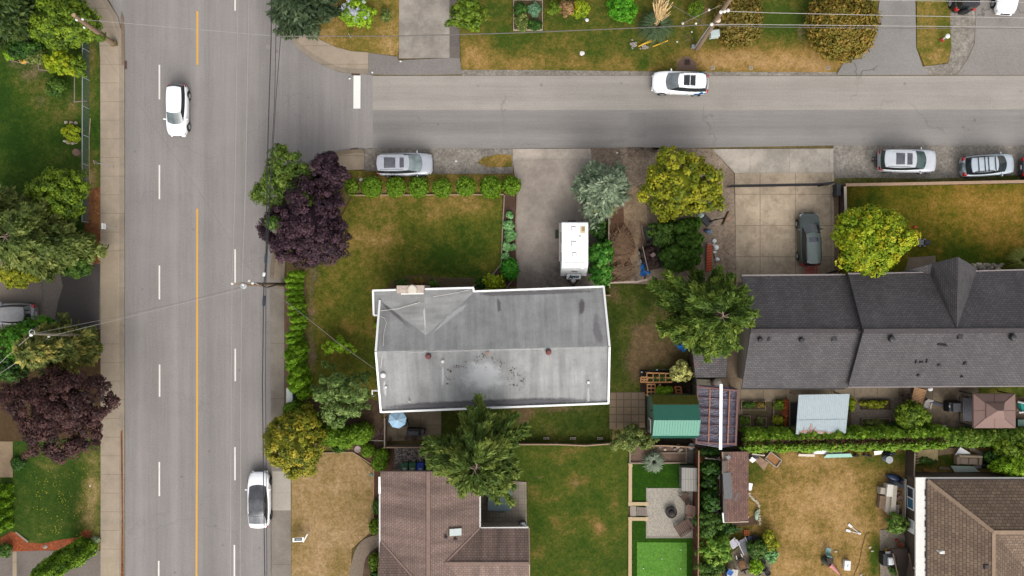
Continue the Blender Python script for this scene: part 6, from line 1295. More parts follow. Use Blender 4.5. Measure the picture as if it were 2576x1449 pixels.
for sx in(-.7,.7):
 for sy in(-.5,.6):add(o,'leg',blackm,lambda m:m.obox((sx,sy,0),(.05,.05,.78)),local=True)
p=W(1315,1322,.8);o=thing('rain_barrel','dark grey barrel at the corner of the house wing','barrel',(p.x,p.y,.09));add(o,'body',M('dark grey barrel plastic',(84,84,86),.12,6,.6),lambda m:m.lathe([(.26,0),(.32,.2),(.34,.5),(.30,.86)],(0,0,0),20),local=True,smooth=True);add(o,'rim',greyp,lambda m:m.lathe([(.24,.84),(.32,.86),(.32,.90),(.24,.90),(.02,.82)],(0,0,0),20),local=True)
for i,x in enumerate((1374,1441,1509)):
 p=W(x,1101.5);m=MB()
 for d in(-.13,.13):m.box(p.x+d-.10,p.y-.09,.06,p.x+d+.10,p.y+.09,.25);m.box(p.x+d-.055,p.y-.05,.25,p.x+d+.055,p.y+.05,.252,1)  # black plates on top paint the shade inside the hollow cores
 m.build('concrete_block',[concr,blackm],label=('hollow concrete block pair nearest the big cypress','hollow concrete block pair in the middle of the fence','hollow concrete block pair nearest the airy bush')[i],cat='concrete block',group='blocks behind the back fence')
p=W(1735,1203,1.0);o=thing('storage_shed','small grey plastic storage shed standing on the green turf','storage shed',(p.x-.08,p.y,.1));gsh=M('grey shed plastic',(146,142,136),.06,5,.7)
add(o,'body',gsh,lambda m:m.obox((0,0,0),(1.16,1.75,1.25)),local=True);add(o,'door',M('grey shed door',(132,130,126),.06,5,.7),lambda m:[m.obox((-.595,y_,.08),(.03,.80,1.1))for y_ in(-.43,.43)],local=True)
add(o,'roof',M_brick('ribbed grey plastic',(166,160,152),(160,155,148),(112,108,104),30,.21,.015,0,.06),lambda m:m.add([(-.66,-.95,1.22),(.66,-.95,1.36),(.66,.95,1.36),(-.66,.95,1.22),(-.66,-.95,1.30),(.66,-.95,1.44),(.66,.95,1.44),(-.66,.95,1.30)],[(3,2,1,0),(4,5,6,7),(0,1,5,4),(1,2,6,5),(2,3,7,6),(3,0,4,7)]),local=True)
p=W(1688,1288,.3);o=thing('fire_pit','round dark steel fire pit with a domed lid on the pea gravel','fire pit',(p.x,p.y,.12));add(o,'bowl',M('dark pit steel',(66,62,62),.15,8,.6),lambda m:m.lathe([(.30,0),(.46,.1),(.47,.38),(.42,.42),(.38,.36),(.02,.30)],(0,0,0),28),local=True,smooth=True);add(o,'lid',M('black lid',(62,54,50),.15,7,.8),lambda m:m.lathe([(.27,.40),(.27,.52),(.2,.60),(.08,.64),(.02,.65)],(.03,-.05,0),24),local=True,smooth=True)
def slat_chair(name,label,cat,x,y,w,d,rz,mat,h=.38,back=True,n=6,bk=.45):
 p=W(x,y,.4);o=thing(name,label,cat,(p.x,p.y,.12),rz)
 add(o,'seat',mat,lambda m:[m.obox((0,-d/2+d*(k+.5)/n,h),(w,d/n*.84,.03))for k in range(n)],local=True)
 if back:add(o,'backrest',mat,lambda m:[m.add([(-w/2+w*k/n+.01,d/2-.02,h),(-w/2+w*(k+1)/n-.01,d/2-.02,h),(-w/2+w*(k+1)/n-.01,d/2+.22,h+bk),(-w/2+w*k/n+.01,d/2+.22,h+bk),(-w/2+w*k/n+.01,d/2+.01,h),(-w/2+w*(k+1)/n-.01,d/2+.01,h),(-w/2+w*(k+1)/n-.01,d/2+.25,h+bk),(-w/2+w*k/n+.01,d/2+.25,h+bk)],[(0,1,2,3),(7,6,5,4),(0,3,7,4),(1,5,6,2),(2,6,7,3)])for k in range(n)],local=True)
 for sx in(-1,1):
  add(o,'armrest',mat,lambda m:m.obox((sx*w/2,0,h+.2),(.09,d,.03)),local=True)
  for sy in(-1,1):add(o,'leg',mat,lambda m:m.obox((sx*w/2,sy*d*.42,0),(.06,.06,h+.2)),local=True)
 return o
rose=M('rose brown slat timber',(146,116,102),.14,7,.85);dkb=M('dark brown slat timber',(110,88,76),.16,7,.85)
slat_chair('garden_chair','brown slatted garden chair in the upper corner of the pea gravel','chair',1721,1249,.55,.55,R(-142),dkb);slat_chair('garden_bench','rose brown slatted bench against the red brown fence','bench',1732,1284,.95,.45,R(-90),rose);slat_chair('sun_lounger','wide brown slatted lounger at the lower corner of the pea gravel','sun lounger',1717,1328,.95,1.15,R(-58),dkb,.32,True,7,.2)
for i,(x,y)in enumerate(((1596+17,1274),(1605,1284),(1614,1283),(1622,1285))):
 p=W((1604,1610,1616.5,1622)[i],1285);m=MB();m.obox((p.x,p.y,.08),(.24,.72,.06+.03*i),R(4*i-5));m.build('stone_step',M('grey flagstone',(134,122,112),.14,5,.9),label=('grey flagstone step nearest the lawn edge','second grey flagstone step from the lawn','third grey flagstone step from the lawn','grey flagstone step touching the pea gravel')[i],cat='step',bevel=.02,group='flagstone steps')
m=MB();p=W(1592,1285);m.obox((p.x,p.y,.08),(.5,.86,.05));m.build('stone_step',M('broad pale flagstone',(158,146,134),.12,5,.9),label='broad pale flagstone beside the patchy lawn',cat='step')
p=W(1743,1125,.7);o=thing('barrel_planter','half barrel with pale contents in the fence corner of the stone planter','barrel',(p.x-.05,p.y,.1));add(o,'body',M('grey barrel wood',(120,108,100),.16,7,.8),lambda m:m.lathe([(.22,0),(.28,.4),(.25,.4),(.2,.34),(.02,.33)],(0,0,0),18),local=True);add(o,'hoop',gal,lambda m:m.lathe([(.285,.34),(.295,.34),(.295,.39),(.285,.39)],(0,0,0),18),local=True)
for i,(x,y,r_)in enumerate(((1705,1122,.2),(1697,1128,.17),(1712,1130,.17),(1690,1122,.14),(1708,1136,.12),(1660,1124,.12),(1672,1130,.12))):stone('rounded stone lying in the planter behind the turf yard',x,y,r_,(stn,stg)[i%2],i,'stones in the turf yard planter',z=.1)
for i,(x,y)in enumerate(((1618,1428),(1711,1429),(1664,1404),(1712,1382))):
 p=W(x,y);m=MB();m.blob((p.x,p.y,.16),(.045,.045,.045),0,0,10,6);m.build('golf_ball',whp,smooth=True,label='white golf ball on the bright putting turf',cat='golf ball',group='golf balls on the putting turf')
p=W(1690,1050);GS=thing('garden_shed','green barn shaped shed with a gambrel roof and a mossy lower edge','shed',(p.x,p.y,.07))
gr1=M_brick('green ribbed metal',(48,128,104),(44,122,98),(34,98,80),30,.30,.02,0,.05,rough=.5);gr0=M('shaded green shingle roof',(46,108,90),.08,7,.7);moss=M('mossy roof edge',(104,104,36),.22,4,.95)  # north slope green is darker, its shade put into the colour
zr,zb,ze=3.6,3.1,2.2
gx0,gx1=W(1645.5,0,zr).x,W(1762,0,zr).x
yr=Y(1057,zr);y1,y2=Y(1018,zb)+0,Y(1096,zb-.12);ye1,ye2=Y(994,ze),Y(1099.5,ze)
ribbed=M('lit green ribbed metal roof',(94,154,132),.06,6,.5)  # paler green for the south slope, sunlight put into the colour
def ribroof(mat,pts,n_,nm='roof'):
 o_=roof_slab(nm,[pts],mat,GS,.06);a_,b_,c_,d_=[Vector(q)for q in pts];m=MB()
 for k in range(n_+1):u=k/n_;m.bar(a_.lerp(b_,u)+Vector((0,0,.02)),d_.lerp(c_,u)+Vector((0,0,.02)),.035,.04)
 m.build('rib',mat,o_);return o_
roof_slab('roof',[[(gx0,y1,zb),(gx1,y1,zb),(gx1,yr,zr),(gx0,yr,zr)]],gr0,GS,.06)
ribroof(ribbed,[(gx0,yr,zr+.01),(gx1,yr,zr+.01),(gx1,y2,zb-.1),(gx0,y2,zb-.1)],17);ribroof(M('dark green ribbed metal',(24,88,72),.08,6,.5),[(gx0,y2,zb-.12),(gx1,y2,zb-.12),(gx1,ye2-.08,ze),(gx0,ye2-.08,ze)],17)
ribroof(moss,[(gx0,ye1,ze),(gx1,ye1,ze),(gx1,y1,zb),(gx0,y1,zb)],17)
gw=M_brick('green shed siding',(112,140,118),(104,134,112),(82,106,90),30,.22,.015,0,.08)
wx0,wx1=gx0+.06,gx1-.18
m=MB();prof=[(ye2+.12,0),(ye2+.12,ze),(y2+.05,zb-.16),(yr,zr-.05),(y1-.05,zb-.05),(ye1-.12,ze),(ye1-.12,0)]
n=len(prof);m.add([(wx0,a_,b_)for a_,b_ in prof]+[(wx1,a_,b_)for a_,b_ in prof],[tuple(range(n))[::-1],tuple(range(n,2*n))]+[(i,(i+1)%n,n+(i+1)%n,n+i)for i in range(n)]);m.build('wall',gw,GS)
a_,b_=W(0,1051,1.0).y,W(0,1085,1.0).y;m=MB();m.box(wx0-.05,b_,.75,wx0-.002,a_,1.85);wn=m.build('window',white_t,GS);m=MB();m.box(wx0-.06,b_+.12,.9,wx0-.051,a_-.12,1.7);m.build('pane',M('dusty shed glass',(120,112,84),.2,4,.3),wn)
add(GS,'lamp',blackm,lambda m:[m.obox((wx0-.08,Y(y_,2),2.4),(.12,.12,.16))for y_ in(1030,1050)])
fr_=M('red brown pergola timber',(124,92,88),.16,7,.85);fo=M('orange pergola batten',(164,118,96),.18,7,.85)
def pc_mat():
 n=NT('smoked corrugated plastic');v=n.uv();s_=n.noise(n.map(v,(.4,14,1)),1.0,2);c=n.gain(P(104,98,116),n.rng(n.math('ADD',n.math('MULTIPLY',s_,.5),n.math('MULTIPLY',n.noise(v,.9,5),.5)),.3,.7,.4,1.7));n.done(c,.18,spec=.5)
 tr=n.node('ShaderNodeBsdfTransparent');tr.inputs[0].default_value=(.78,.72,.80,1);mx=n.node('ShaderNodeMixShader');mx.inputs[0].default_value=.68
 n.t.links.new(tr.outputs[0],mx.inputs[1]);n.t.links.new(n.b.outputs[0],mx.inputs[2]);n.t.links.new(mx.outputs[0],n.out.inputs[0]);return n.m
zp=2.2;zpr=2.5;p=W(1805,1045);PG=thing('pergola','pergola roofed with smoked corrugated plastic and a white ridge cap','pergola',(p.x,p.y,.08))
cn=[W(1752,968,zp),W(1858,978,zp),W(1852,1120,zp),W(1748,1116,zp)];ra,rb=W(1814,970,zpr),W(1813,1127,zpr)
m=MB();NC=44
for(L0,L1)in((cn[0],cn[3]),(cn[1],cn[2])):
 vs=[];fs=[]
 for k in range(NC*2+1):
  u=k/(NC*2);dz=.018 if k%2 else-.018;a1=ra.lerp(rb,u)+Vector((0,0,dz));a2=L0 .lerp(L1,u)+Vector((0,0,dz));vs+=[a1,a2]
 for k in range(NC*2):fs.append((2*k,2*k+1,2*k+3,2*k+2))
 m.add(vs,fs)
m.build('roof',pc_mat(),PG);add(PG,'ridge_cap',M('white ridge cap',(250,250,252),.02,4,.4,k=1.2),lambda m:m.bar(W(1814,966,zpr+.06),W(1812.5,1131,zpr+.06),.24,.06))
def beam(nm,mt,a_,b_,w_=.13,h_=.1):add(PG,nm,mt,lambda m:m.bar(a_,b_,w_,h_))
dz=Vector((0,0,.04));G4=lambda u,v:(cn[0].lerp(cn[1],u)).lerp(cn[3].lerp(cn[2],u),v)+dz+Vector((0,0,.3*(1-abs(u-.58)/.58)))
for(u0,v0,u1,v1,mt,w_)in((.03,.03,.58,.03,fr_,.14),(.58,.03,.97,.03,fr_,.14),(.03,.97,.58,.97,fr_,.14),(.58,.97,.97,.97,fr_,.14),(.03,0,.03,1,fr_,.13),(.97,0,.97,1,fr_,.15),(.31,.02,.31,.98,fo,.10),(.77,.02,.77,.98,fo,.10)):beam('beam',mt,G4(u0,v0),G4(u1,v1),w_)
for v in(.2,.38,.52,.66,.82):
 for u0,u1 in((.03,.58),(.58,.97)):beam('batten',fr_,G4(u0,v),G4(u1,v),.035,.05)
for(u,v)in((.03,.03),(.97,.03),(.97,.97),(.03,.97)):
 q=G4(u,v);add(PG,'post',fr_,lambda m:m.obox((q.x,q.y,0),(.13,.13,q.z)))
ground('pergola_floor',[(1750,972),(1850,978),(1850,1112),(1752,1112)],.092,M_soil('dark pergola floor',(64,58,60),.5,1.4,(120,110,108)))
rdj=random.Random(4)
for i in range(9):
 p=W(rdj.uniform(1762,1842),rdj.uniform(985,1100));m=MB();m.obox((p.x,p.y,.1),(rdj.uniform(.3,.7),rdj.uniform(.3,.6),rdj.uniform(.2,.6)),rdj.uniform(0,3),top=.9);m.obox((p.x,p.y,.3),(rdj.uniform(.2,.8),.06,.4),rdj.uniform(0,3))
 m.build('stored_box',(M('dark box',(50,48,54),.2,5,.7),greyp,wood_d)[i%3],label='dim stored box under the smoked pergola roof',cat='box',group='boxes under the pergola')
def trellis(label,pts4,nx,ny,mat,z=.75,wx_=.07,posts=True,cat='trellis'):
 q=[W(a_,b_,z)for a_,b_ in pts4];c=sum(q,Vector())/4;o=thing('trellis_frame',label,cat,(c.x,c.y,.07));g=lambda u,v:q[0].lerp(q[1],u).lerp(q[3].lerp(q[2],u),v)
 add(o,'rail',mat,lambda m:[m.bar(g(0,k/ny),g(1,k/ny),.11,.06)for k in range(ny+1)]);add(o,'slat',mat,lambda m:[m.bar(g(k/nx,0)+Vector((0,0,.04)),g(k/nx,1)+Vector((0,0,.04)),wx_,.05)for k in range(nx+1)])
 if posts:
  for u,v in((0,0),(1,0),(1,1),(0,1)):e_=g(u,v);add(o,'post',mat,lambda m:m.obox((e_.x,e_.y,.0),(.08,.08,e_.z)))
 return o
trellis('tan timber trellis frame over the vegetable bed behind the green shed',[(1627,938),(1690,940),(1690,961),(1627,962)],4,2,wood_o);trellis('low tan trellis left of the larger frame',[(1612,949),(1630,949),(1628,961),(1611,961)],2,2,wood_o,posts=False);trellis('upright tan ladder trellis against the mossy shed roof',[(1628,967),(1648,967),(1647,995),(1628,995)],2,3,wood_o)
trellis('orange pallet leaning behind the green shed',[(1698,973),(1712,973),(1715,996),(1702,996)],1,3,M('orange pallet wood',(178,112,66),.18,7,.85),.6,.14)
for i,(x0,y0,x1,y1)in enumerate(((1658,967,1657,995),(1688,974,1693,997))):timber(('single tan plank beside the ladder trellis','curved orange plank beside the pallet')[i],[(x0,y0),(x1,y1)],.06,.16,wood_o if i==0 else M('orange pallet wood',(178,112,66),.18,7,.85),name='plank',z0=.3,cat='plank')
fence('wire_fence','low grey wire fence bent around the vegetable bed',[(1610,950),(1612,935),(1650,929),(1700,928)],.5,mesh_mat(),post=gal,z0=.05,panel='mesh_panel',step=3);fence('board_fence','narrow grey green fence left of the pergola',[(1741,925),(1741,996)],1.6,M('grey green board',(104,108,92),.15,6,.9))
p=W(1766,961,.5);o=thing('workbench','pale cream covered bench between the lean-to and the pergola','bench',(p.x,p.y,.08),R(-3));add(o,'top',M('cream sheet',(204,196,168),.06,3,.8),lambda m:(m.obox((0,0,.6),(1.18,.5,.05)),m.obox((.52,-.1,.63),(.2,.3,.1),.3)),local=True,bevel=.02);[add(o,'leg',wood_d,lambda m:m.obox((sx,sy,0),(.06,.06,.6)),local=True)for sx in(-.5,.5)for sy in(-.2,.2)]
p=W(1803,961,.6);o=thing('water_drum','round cream drum with a lid beside the cream bench','drum',(p.x,p.y,.08));add(o,'body',M('cream drum',(206,196,176),.08,5,.6),lambda m:m.lathe([(.30,0),(.36,.5),(.34,.8),(.25,.88),(.02,.9)],(0,0,0),22),local=True,smooth=True);add(o,'lid',M('pale drum lid',(222,214,198),.06,5,.5),lambda m:m.lathe([(.14,.89),(.15,.94),(.02,.95)],(.05,0,0),14),local=True)
p=W(1880,1040);
def raised_bed(label,x0,y0,x1,y1,mat=wood_g,h=.28,soilm=None):
 a_,b_=W(x0,y0),W(x1,y1);o=thing('raised_bed',label,'raised bed',((a_.x+b_.x)/2,(a_.y+b_.y)/2,.07));t_=.06
 add(o,'frame',mat,lambda m:(m.box(a_.x,a_.y-t_,.05,b_.x,a_.y,h),m.box(a_.x,b_.y,.05,b_.x,b_.y+t_,h),m.box(a_.x,b_.y+t_,.05,a_.x+t_,a_.y-t_,h),m.box(b_.x-t_,b_.y+t_,.05,b_.x,a_.y-t_,h)))
 add(o,'soil',soilm or M('bed soil',(90,78,50),.25,5,.95),lambda m:m.box(a_.x+t_,b_.y+t_,.06,b_.x-t_,a_.y-t_,h-.06));return o
raised_bed('long raised bed with an orange plant right of the pergola',1862,1007,1924,1031);raised_bed('small raised bed of leafy greens nearest the pergola',1860,1044,1886,1071);raised_bed('small square raised bed of straggly plants',1901,1049,1926,1072);raised_bed('upper raised bed full of yellow green plants on the gravel patio',2164,1004,2236,1029,blackm if 0 else wood_d);raised_bed('lower empty raised bed on the gravel patio',2164,1051,2236,1078);raised_bed('wide timber framed bed beside the tin roof',1943,1008,1985,1074)
raised_bed('planter of mixed leafy plants at the top of the north lawn',1291,3,1365,79,M('pale planter board',(172,154,140),.14,6,.85),.4)
m=MB();q0,q1=W(1982,1013),W(2018,1068);m.box(q0 .x,q1 .y,.09,q1 .x,q0 .y,.11);m.box(q0 .x+.2,q1 .y+.3,.11,q1 .x-.3,q0 .y-.4,.13);m.build('ground_sheet',M('black ground sheet',(50,48,48),.15,4,.8),label='black ground sheet beside the tin roof',cat='ground sheet')
timber('thin pale timber sticking out from the long dark house',[(1981,975),(1981,1009)],.1,.07,fawn,name='post_rail',cat='timber')
tin=M('pale blue grey tin',(172,184,188),.05,3,.5);p=W(2070,1040);CP=thing('carport','open carport with a pale blue corrugated tin roof and rust at its lower edge','carport',(p.x,p.y,.07));tc=[W(2009,993,2.55),W(2137.5,991,2.55),W(2127.5,1090,2.1),W(2002,1092.5,2.1)]
m=MB();NC=26;vs=[];fs=[]
for k in range(NC*2+1):u=k/(NC*2);d_=Vector((0,0,.03 if k%2 else 0));vs+=[tc[0].lerp(tc[1],u)+d_,tc[3].lerp(tc[2],u)+d_]
for k in range(NC*2):fs.append((2*k,2*k+1,2*k+3,2*k+2))
m.add(vs,fs);m.build('roof',tin,CP)
for u,v in((.05,.06),(.95,.06),(.95,.92),(.05,.92)):q=tc[0].lerp(tc[1],u).lerp(tc[3].lerp(tc[2],u),v);add(CP,'post',wood_g,lambda m:m.obox((q.x,q.y,.05),(.1,.1,q.z-.12)))
add(CP,'seam',M('tin seam',(146,156,160),.08,5,.5),lambda m:m.bar(tc[0].lerp(tc[3],.64)+Vector((0,0,.035)),tc[1].lerp(tc[2],.64)+Vector((0,0,.035)),.03,.01))
zc_=lambda x,y:2.55-.45*(y-992)/100+.03
for pth,wd in(([(2030,1091),(2036,1084),(2042,1072),(2038,1062)],(5,6,4,2)),([(2006,1089),(2020,1086),(2040,1087),(2075,1088),(2100,1089)],(3,5,6,4,3)),([(2046,1088),(2050,1080),(2055,1074)],(4,4,2)),([(2020,1088),(2022,1080),(2023,1074)],(4,3,2))):stain('rust_stain',CP,pth,wd,zc_,(206,160,140),.75,5)
gz=M('dusty rose canopy cloth',(142,116,107),.05,3,.85);p=W(2500,1034,2.3);GZ=thing('gazebo','gazebo with a dusty rose two tier square canopy','gazebo',(p.x,p.y,.08))
c4=[W(2449,990,2.2),W(2554,990,2.2),W(2555,1077,2.2),W(2449.5,1077,2.2)];ap=W(2503,1032,3.0);s4=[ap.lerp(q,.40)+Vector((0,0,.0))for q in c4]
m=MB();m.add(c4+s4,[(0,4,5,1),(1,5,6,2),(2,6,7,3),(3,7,4,0)]);m.add([q-Vector((0,0,.22))for q in c4]+c4,[(0,4,5,1),(1,5,6,2),(2,6,7,3),(3,7,4,0)]);m.build('canopy',gz,GZ)
v4=[ap.lerp(q,.44)+Vector((0,0,.10))for q in c4];m=MB();m.add(v4+[ap+Vector((.06,0,.30)),ap+Vector((.5,0,.30))],[(0,4,5,1)[::-1],(1,5,2),(2,5,4,3),(3,4,0)]);m.add(v4+[q-Vector((0,0,.12))for q in v4],[(i,(i+1)%4,4+(i+1)%4,4+i)for i in range(4)]);m.build('vent_canopy',gz,GZ)
sm=M('canopy seam',(104,76,72),.05,3,.9);add(GZ,'seam',sm,lambda m:[m.bar(c4[k]+Vector((0,0,.01)),s4[k]+Vector((0,0,.012)),.03,.012)for k in range(4)]+[m.bar(c4[k].lerp(c4[(k+1)%4],.5)+Vector((0,0,.01)),s4[k].lerp(s4[(k+1)%4],.5)+Vector((0,0,.012)),.02,.012)for k in range(4)])
for q in c4:e_=q.lerp(ap,.06);add(GZ,'post',blackm,lambda m:m.obox((e_.x,e_.y,.05),(.09,.09,2.1)))
slat_m=M('slate grey slat',(98,98,106),.1,6,.7);p=W(2436,1030,.5);o=thing('garden_swing','slate grey slatted garden swing seat beside the gazebo','swing seat',(p.x,p.y,.09));add(o,'seat',slat_m,lambda m:[m.obox((-.45+k*.17,0,.5),(.13,1.9,.03))for k in range(6)],local=True);add(o,'frame',blackm,lambda m:(m.bar((-.5,-1,.02),(-.5,1,.02),.06,.06),m.bar((.5,-1,.02),(.5,1,.02),.06,.06),m.bar((0,-1,.02),(0,-1,.5),.06,.06),m.bar((0,1,.02),(0,1,.5),.06,.06)),local=True)
p=W(2401,1023,.7);o=thing('barbecue','black square barbecue with a grey lid on the dirty patio','barbecue',(p.x,p.y,.09));add(o,'body',blackm,lambda m:m.obox((0,0,0),(1.2,.9,.78),top=.9),local=True,bevel=.08);add(o,'lid',M('charcoal lid',(70,70,74),.1,6,.5),lambda m:m.obox((.02,0,.78),(.72,.8,.2),0,top=.85),local=True,bevel=.04);add(o,'knob',gal,lambda m:m.obox((-.52,.05,.78),(.06,.2,.06),.2),local=True)
tb_=M('tan slatted panel',(206,160,116),.14,7,.85)
p=W(2311,1000,.5);o=thing('timber_pallet','tan slatted pallet leaning under the eave of the long dark house','pallet',(p.x,p.y,.09),R(-14));add(o,'slat',tb_,lambda m:[m.obox((0,-.68+k*.125,.32),(1.05,.10,.03))for k in range(12)],local=True);add(o,'bearer',wood_d,lambda m:[m.obox((x_,0,.2),(.05,1.5,.12))for x_ in(-.45,.02,.45)],local=True)
slat_chair('garden_chair','dark brown folding chair left of the tan pallet','chair',2280,999,.5,.5,R(20),wood_d);slat_chair('folding_chair','white and grey folding chair right of the tan pallet','chair',2330,1018,.5,.5,R(-15),M('pale grey slat',(190,184,178),.12,6,.7))
p=W(2350,1017);m=MB();m.add([(p.x-.75,p.y+.25,.15),(p.x+.55,p.y-.18,.15),(p.x+.62,p.y+.0,.2),(p.x-.7,p.y+.48,.2),(p.x-.75,p.y+.25,.1),(p.x+.55,p.y-.18,.1),(p.x+.62,p.y+.0,.1),(p.x-.7,p.y+.48,.1)],[(0,1,2,3),(4,7,6,5),(0,4,5,1),(1,5,6,2),(2,6,7,3),(3,7,4,0)]);m.build('folded_tarp',M('navy tarp',(56,64,78),.12,5,.7),label='narrow navy folded tarp on the dirty patio',cat='tarp')
stone('white cushion under the eave near the tan pallet',2339,979,.22,whp,3,h=.5,name='cushion');
p=W(2567,1022);o=thing('water_slide','small teal and white curved water slide at the right edge','slide',(p.x,p.y,.09));add(o,'chute',M('teal plastic',(40,150,140),.08,5,.4),lambda m:m.obox((.1,.1,.1),(.9,.8,.35),.3,top=.8),local=True,bevel=.05);add(o,'rail',whp,lambda m:m.tube([(-.45,.45,.3),(-.05,.35,.7),(.22,.0,.75),(.1,-.35,.6),(-.35,-.45,.3)],.09,8),local=True,smooth=True)
p=W(2572,1063,.4);o=thing('storage_box','dark green storage box at the right edge below the slide','storage box',(p.x,p.y,.09));add(o,'body',M('dark green plastic',(64,88,76),.1,5,.6),lambda m:m.obox((0,0,0),(.95,.5,.45)),local=True,bevel=.02);add(o,'lid',M('grey green lid',(96,124,112),.1,5,.6),lambda m:m.obox((0,0,.45),(.98,.54,.06)),local=True)
p=W(1850,1225);OS=thing('old_shed','old sagging shed with brown shingles patched in grey','shed',(p.x,p.y,.06));za,zb2=2.5,2.1
sc4=[W(1817,1137,za),W(1883,1136,zb2),W(1882,1312,zb2),W(1820,1314,za)];mid_=[W(1828,1137,za+.1),W(1829,1314,za+.1)]
roof_slab('roof',[[mid_[0],sc4[1],sc4[2],mid_[1]]],sh_old,OS);roof_slab('roof',[[sc4[0],mid_[0],mid_[1],sc4[3]]],M('grey brown roof edge',(112,98,90),.25,4,.9),OS)
zo_=lambda x,y:za+.1-(za+.1-zb2)*(x-1828)/55
for(pts,mt)in(([(1818,1190),(1838,1188),(1843,1240),(1842,1255),(1822,1256)],M('grey roofing patch',(112,112,112),.1,5,.9)),([(1826,1148),(1834,1145),(1839,1151),(1832,1157)],M('pale slate patch',(140,146,148),.1,5,.8)),([(1854,1238),(1860,1240),(1851,1262),(1846,1259)],M('grey shingle strip',(112,104,100),.12,5,.9)),([(1817,1160),(1830,1158),(1828,1192),(1816,1192)],M('grey brown roof edge',(112,98,90),.25,4,.9))):
 m=MB();q=[W(x,y,zo_(x,y)+.03+(.12 if x<1828 else 0))for x,y in pts];k=len(q);m.add(q+[v-Vector((0,0,.05))for v in q],[tuple(range(k))[::-1],tuple(range(k,2*k))]+[(i,(i+1)%k,k+(i+1)%k,k+i)for i in range(k)]);m.build('roof_patch',mt,OS)
q0,q1=W(1822,1142,2.2),W(1876,1308,2.0);walls(OS,[(q0 .x,q0 .y),(q1 .x,q0 .y),(q1 .x,q1 .y),(q0 .x,q1 .y)],0,2.0,wood_d)
trim(OS,[sc4[3],sc4[2]],.06,.12,M('flaking white edge',(214,196,176),.16,7,.8),'barge_board');trim(OS,[W(1818,1290,za),sc4[3]],.10,.12,white_t,'barge_board');trim(OS,[sc4[0],W(1819,1160,za)],.10,.1,fawn,'barge_board')
bl_w=M('bleached white lumber',(206,194,180),.16,7,.85)
for i,(x0,y0,x1,y1,z,w_,mt)in enumerate(((1811,1150,1811,1205,.8,.34,bl_w),(1813,1206,1814,1240,.9,.26,M('faded pink board',(160,124,110),.16,6,.9)),(1812,1242,1814,1292,.8,.30,bl_w),(1803,1200,1808,1290,.5,.14,wood_g),(1800,1150,1804,1170,.4,.2,wood_g),(1796,1240,1802,1296,.3,.1,bl_w),(1800,1288,1818,1313,.3,.1,wood_g))):
 m=MB();a_,b_=W(x0,y0,z),W(x1,y1,z);m.bar(a_,b_,w_,.10);m.bar(a_+Vector((.05,0,-.14)),b_+Vector((-.04,0,-.12)),w_*.8,.1);m.bar(Vector((a_.x,a_.y,0)),a_,.08,.08);m.bar(Vector((b_.x,b_.y,0)),b_,.08,.08);m.build('stacked_boards',mt,label=('bleached boards stacked at the top left side of the old shed','faded pink boards beside the old shed','bleached boards stacked at the lower left side of the old shed','long grey board leaning left of the old shed','short grey boards behind the picket fence','thin bleached board in the ivy','slanting grey board at the lower corner of the old shed')[i],cat='boards')
p=W(1793,1206,.6);o=thing('ladder','bleached wooden ladder lying in the ivy left of the old shed','ladder',(p.x,p.y,.1),R(8));add(o,'rail',bl_w,lambda m:[m.bar((x_,-.62,.35),(x_,.62,.6),.06,.06)for x_ in(-.17,.17)],local=True);add(o,'rung',bl_w,lambda m:[m.bar((-.17,-.5+k*.2,.37+k*.04),(.17,-.5+k*.2,.37+k*.04),.04,.04)for k in range(6)],local=True)
p=W(1818,1283,1);o=thing('window_sash','old white window sash leaning at the side of the old shed','window sash',(p.x-.15,p.y,.1));add(o,'frame',white_t,lambda m:[m.obox((a_,b_,.75),s_)for a_,b_,s_ in((0,.3,(.5,.06,.05)),(0,-.3,(.5,.06,.05)),(.22,0,(.06,.6,.05)),(-.22,0,(.06,.6,.05)))],local=True);add(o,'pane',dkgl,lambda m:m.obox((0,0,.74),(.4,.56,.02)),local=True)
def panel(name,label,cat,pts,z0,z1,mat,t=.04,mat2=None):
 """thin board leaning between two heights (first two corners low)"""
 q=[W(x,y,z0 if i<2 else z1)for i,(x,y)in enumerate(pts)];k=len(q);m=MB();m.add(q+[v-Vector((0,0,t))for v in q],[tuple(range(k)),tuple(range(k,2*k))[::-1]]+[(i,k+i,k+(i+1)%k,(i+1)%k)for i in range(k)])
 a_,b_=q[0].lerp(q[-1],.2),q[1].lerp(q[2],.2);m.bar(a_-Vector((0,0,.06)),b_-Vector((0,0,.06)),.06,.05);a_,b_=q[0].lerp(q[-1],.8),q[1].lerp(q[2],.8);m.bar(a_-Vector((0,0,.06)),b_-Vector((0,0,.06)),.06,.05)
 return m.build(name,mat,label=label,cat=cat)
panel('white_board','white panel leaning on the right side of the old shed','panel',[(1884,1234),(1890,1234),(1894,1217),(1884,1215)],.5,1.0,whp);panel('timber_pallet','grey slatted pallet lying aslant beside the right picket fence','pallet',[(1898,1158),(1910,1148),(1934,1164),(1922,1184)],.15,.2,M('grey pallet slats',(156,128,104),.3,4,.9));panel('white_board','folded white chair frame beside the grey pallet','panel',[(1884,1158),(1893,1165),(1903,1157),(1892,1149)],.3,.4,whp)
panel('metal_sheet','dark grey sheet under the right picket fence','panel',[(1885,1143),(1884,1156),(1910,1154),(1908,1142)],.12,.16,M('dark grey sheet',(66,66,70),.15,5,.7))
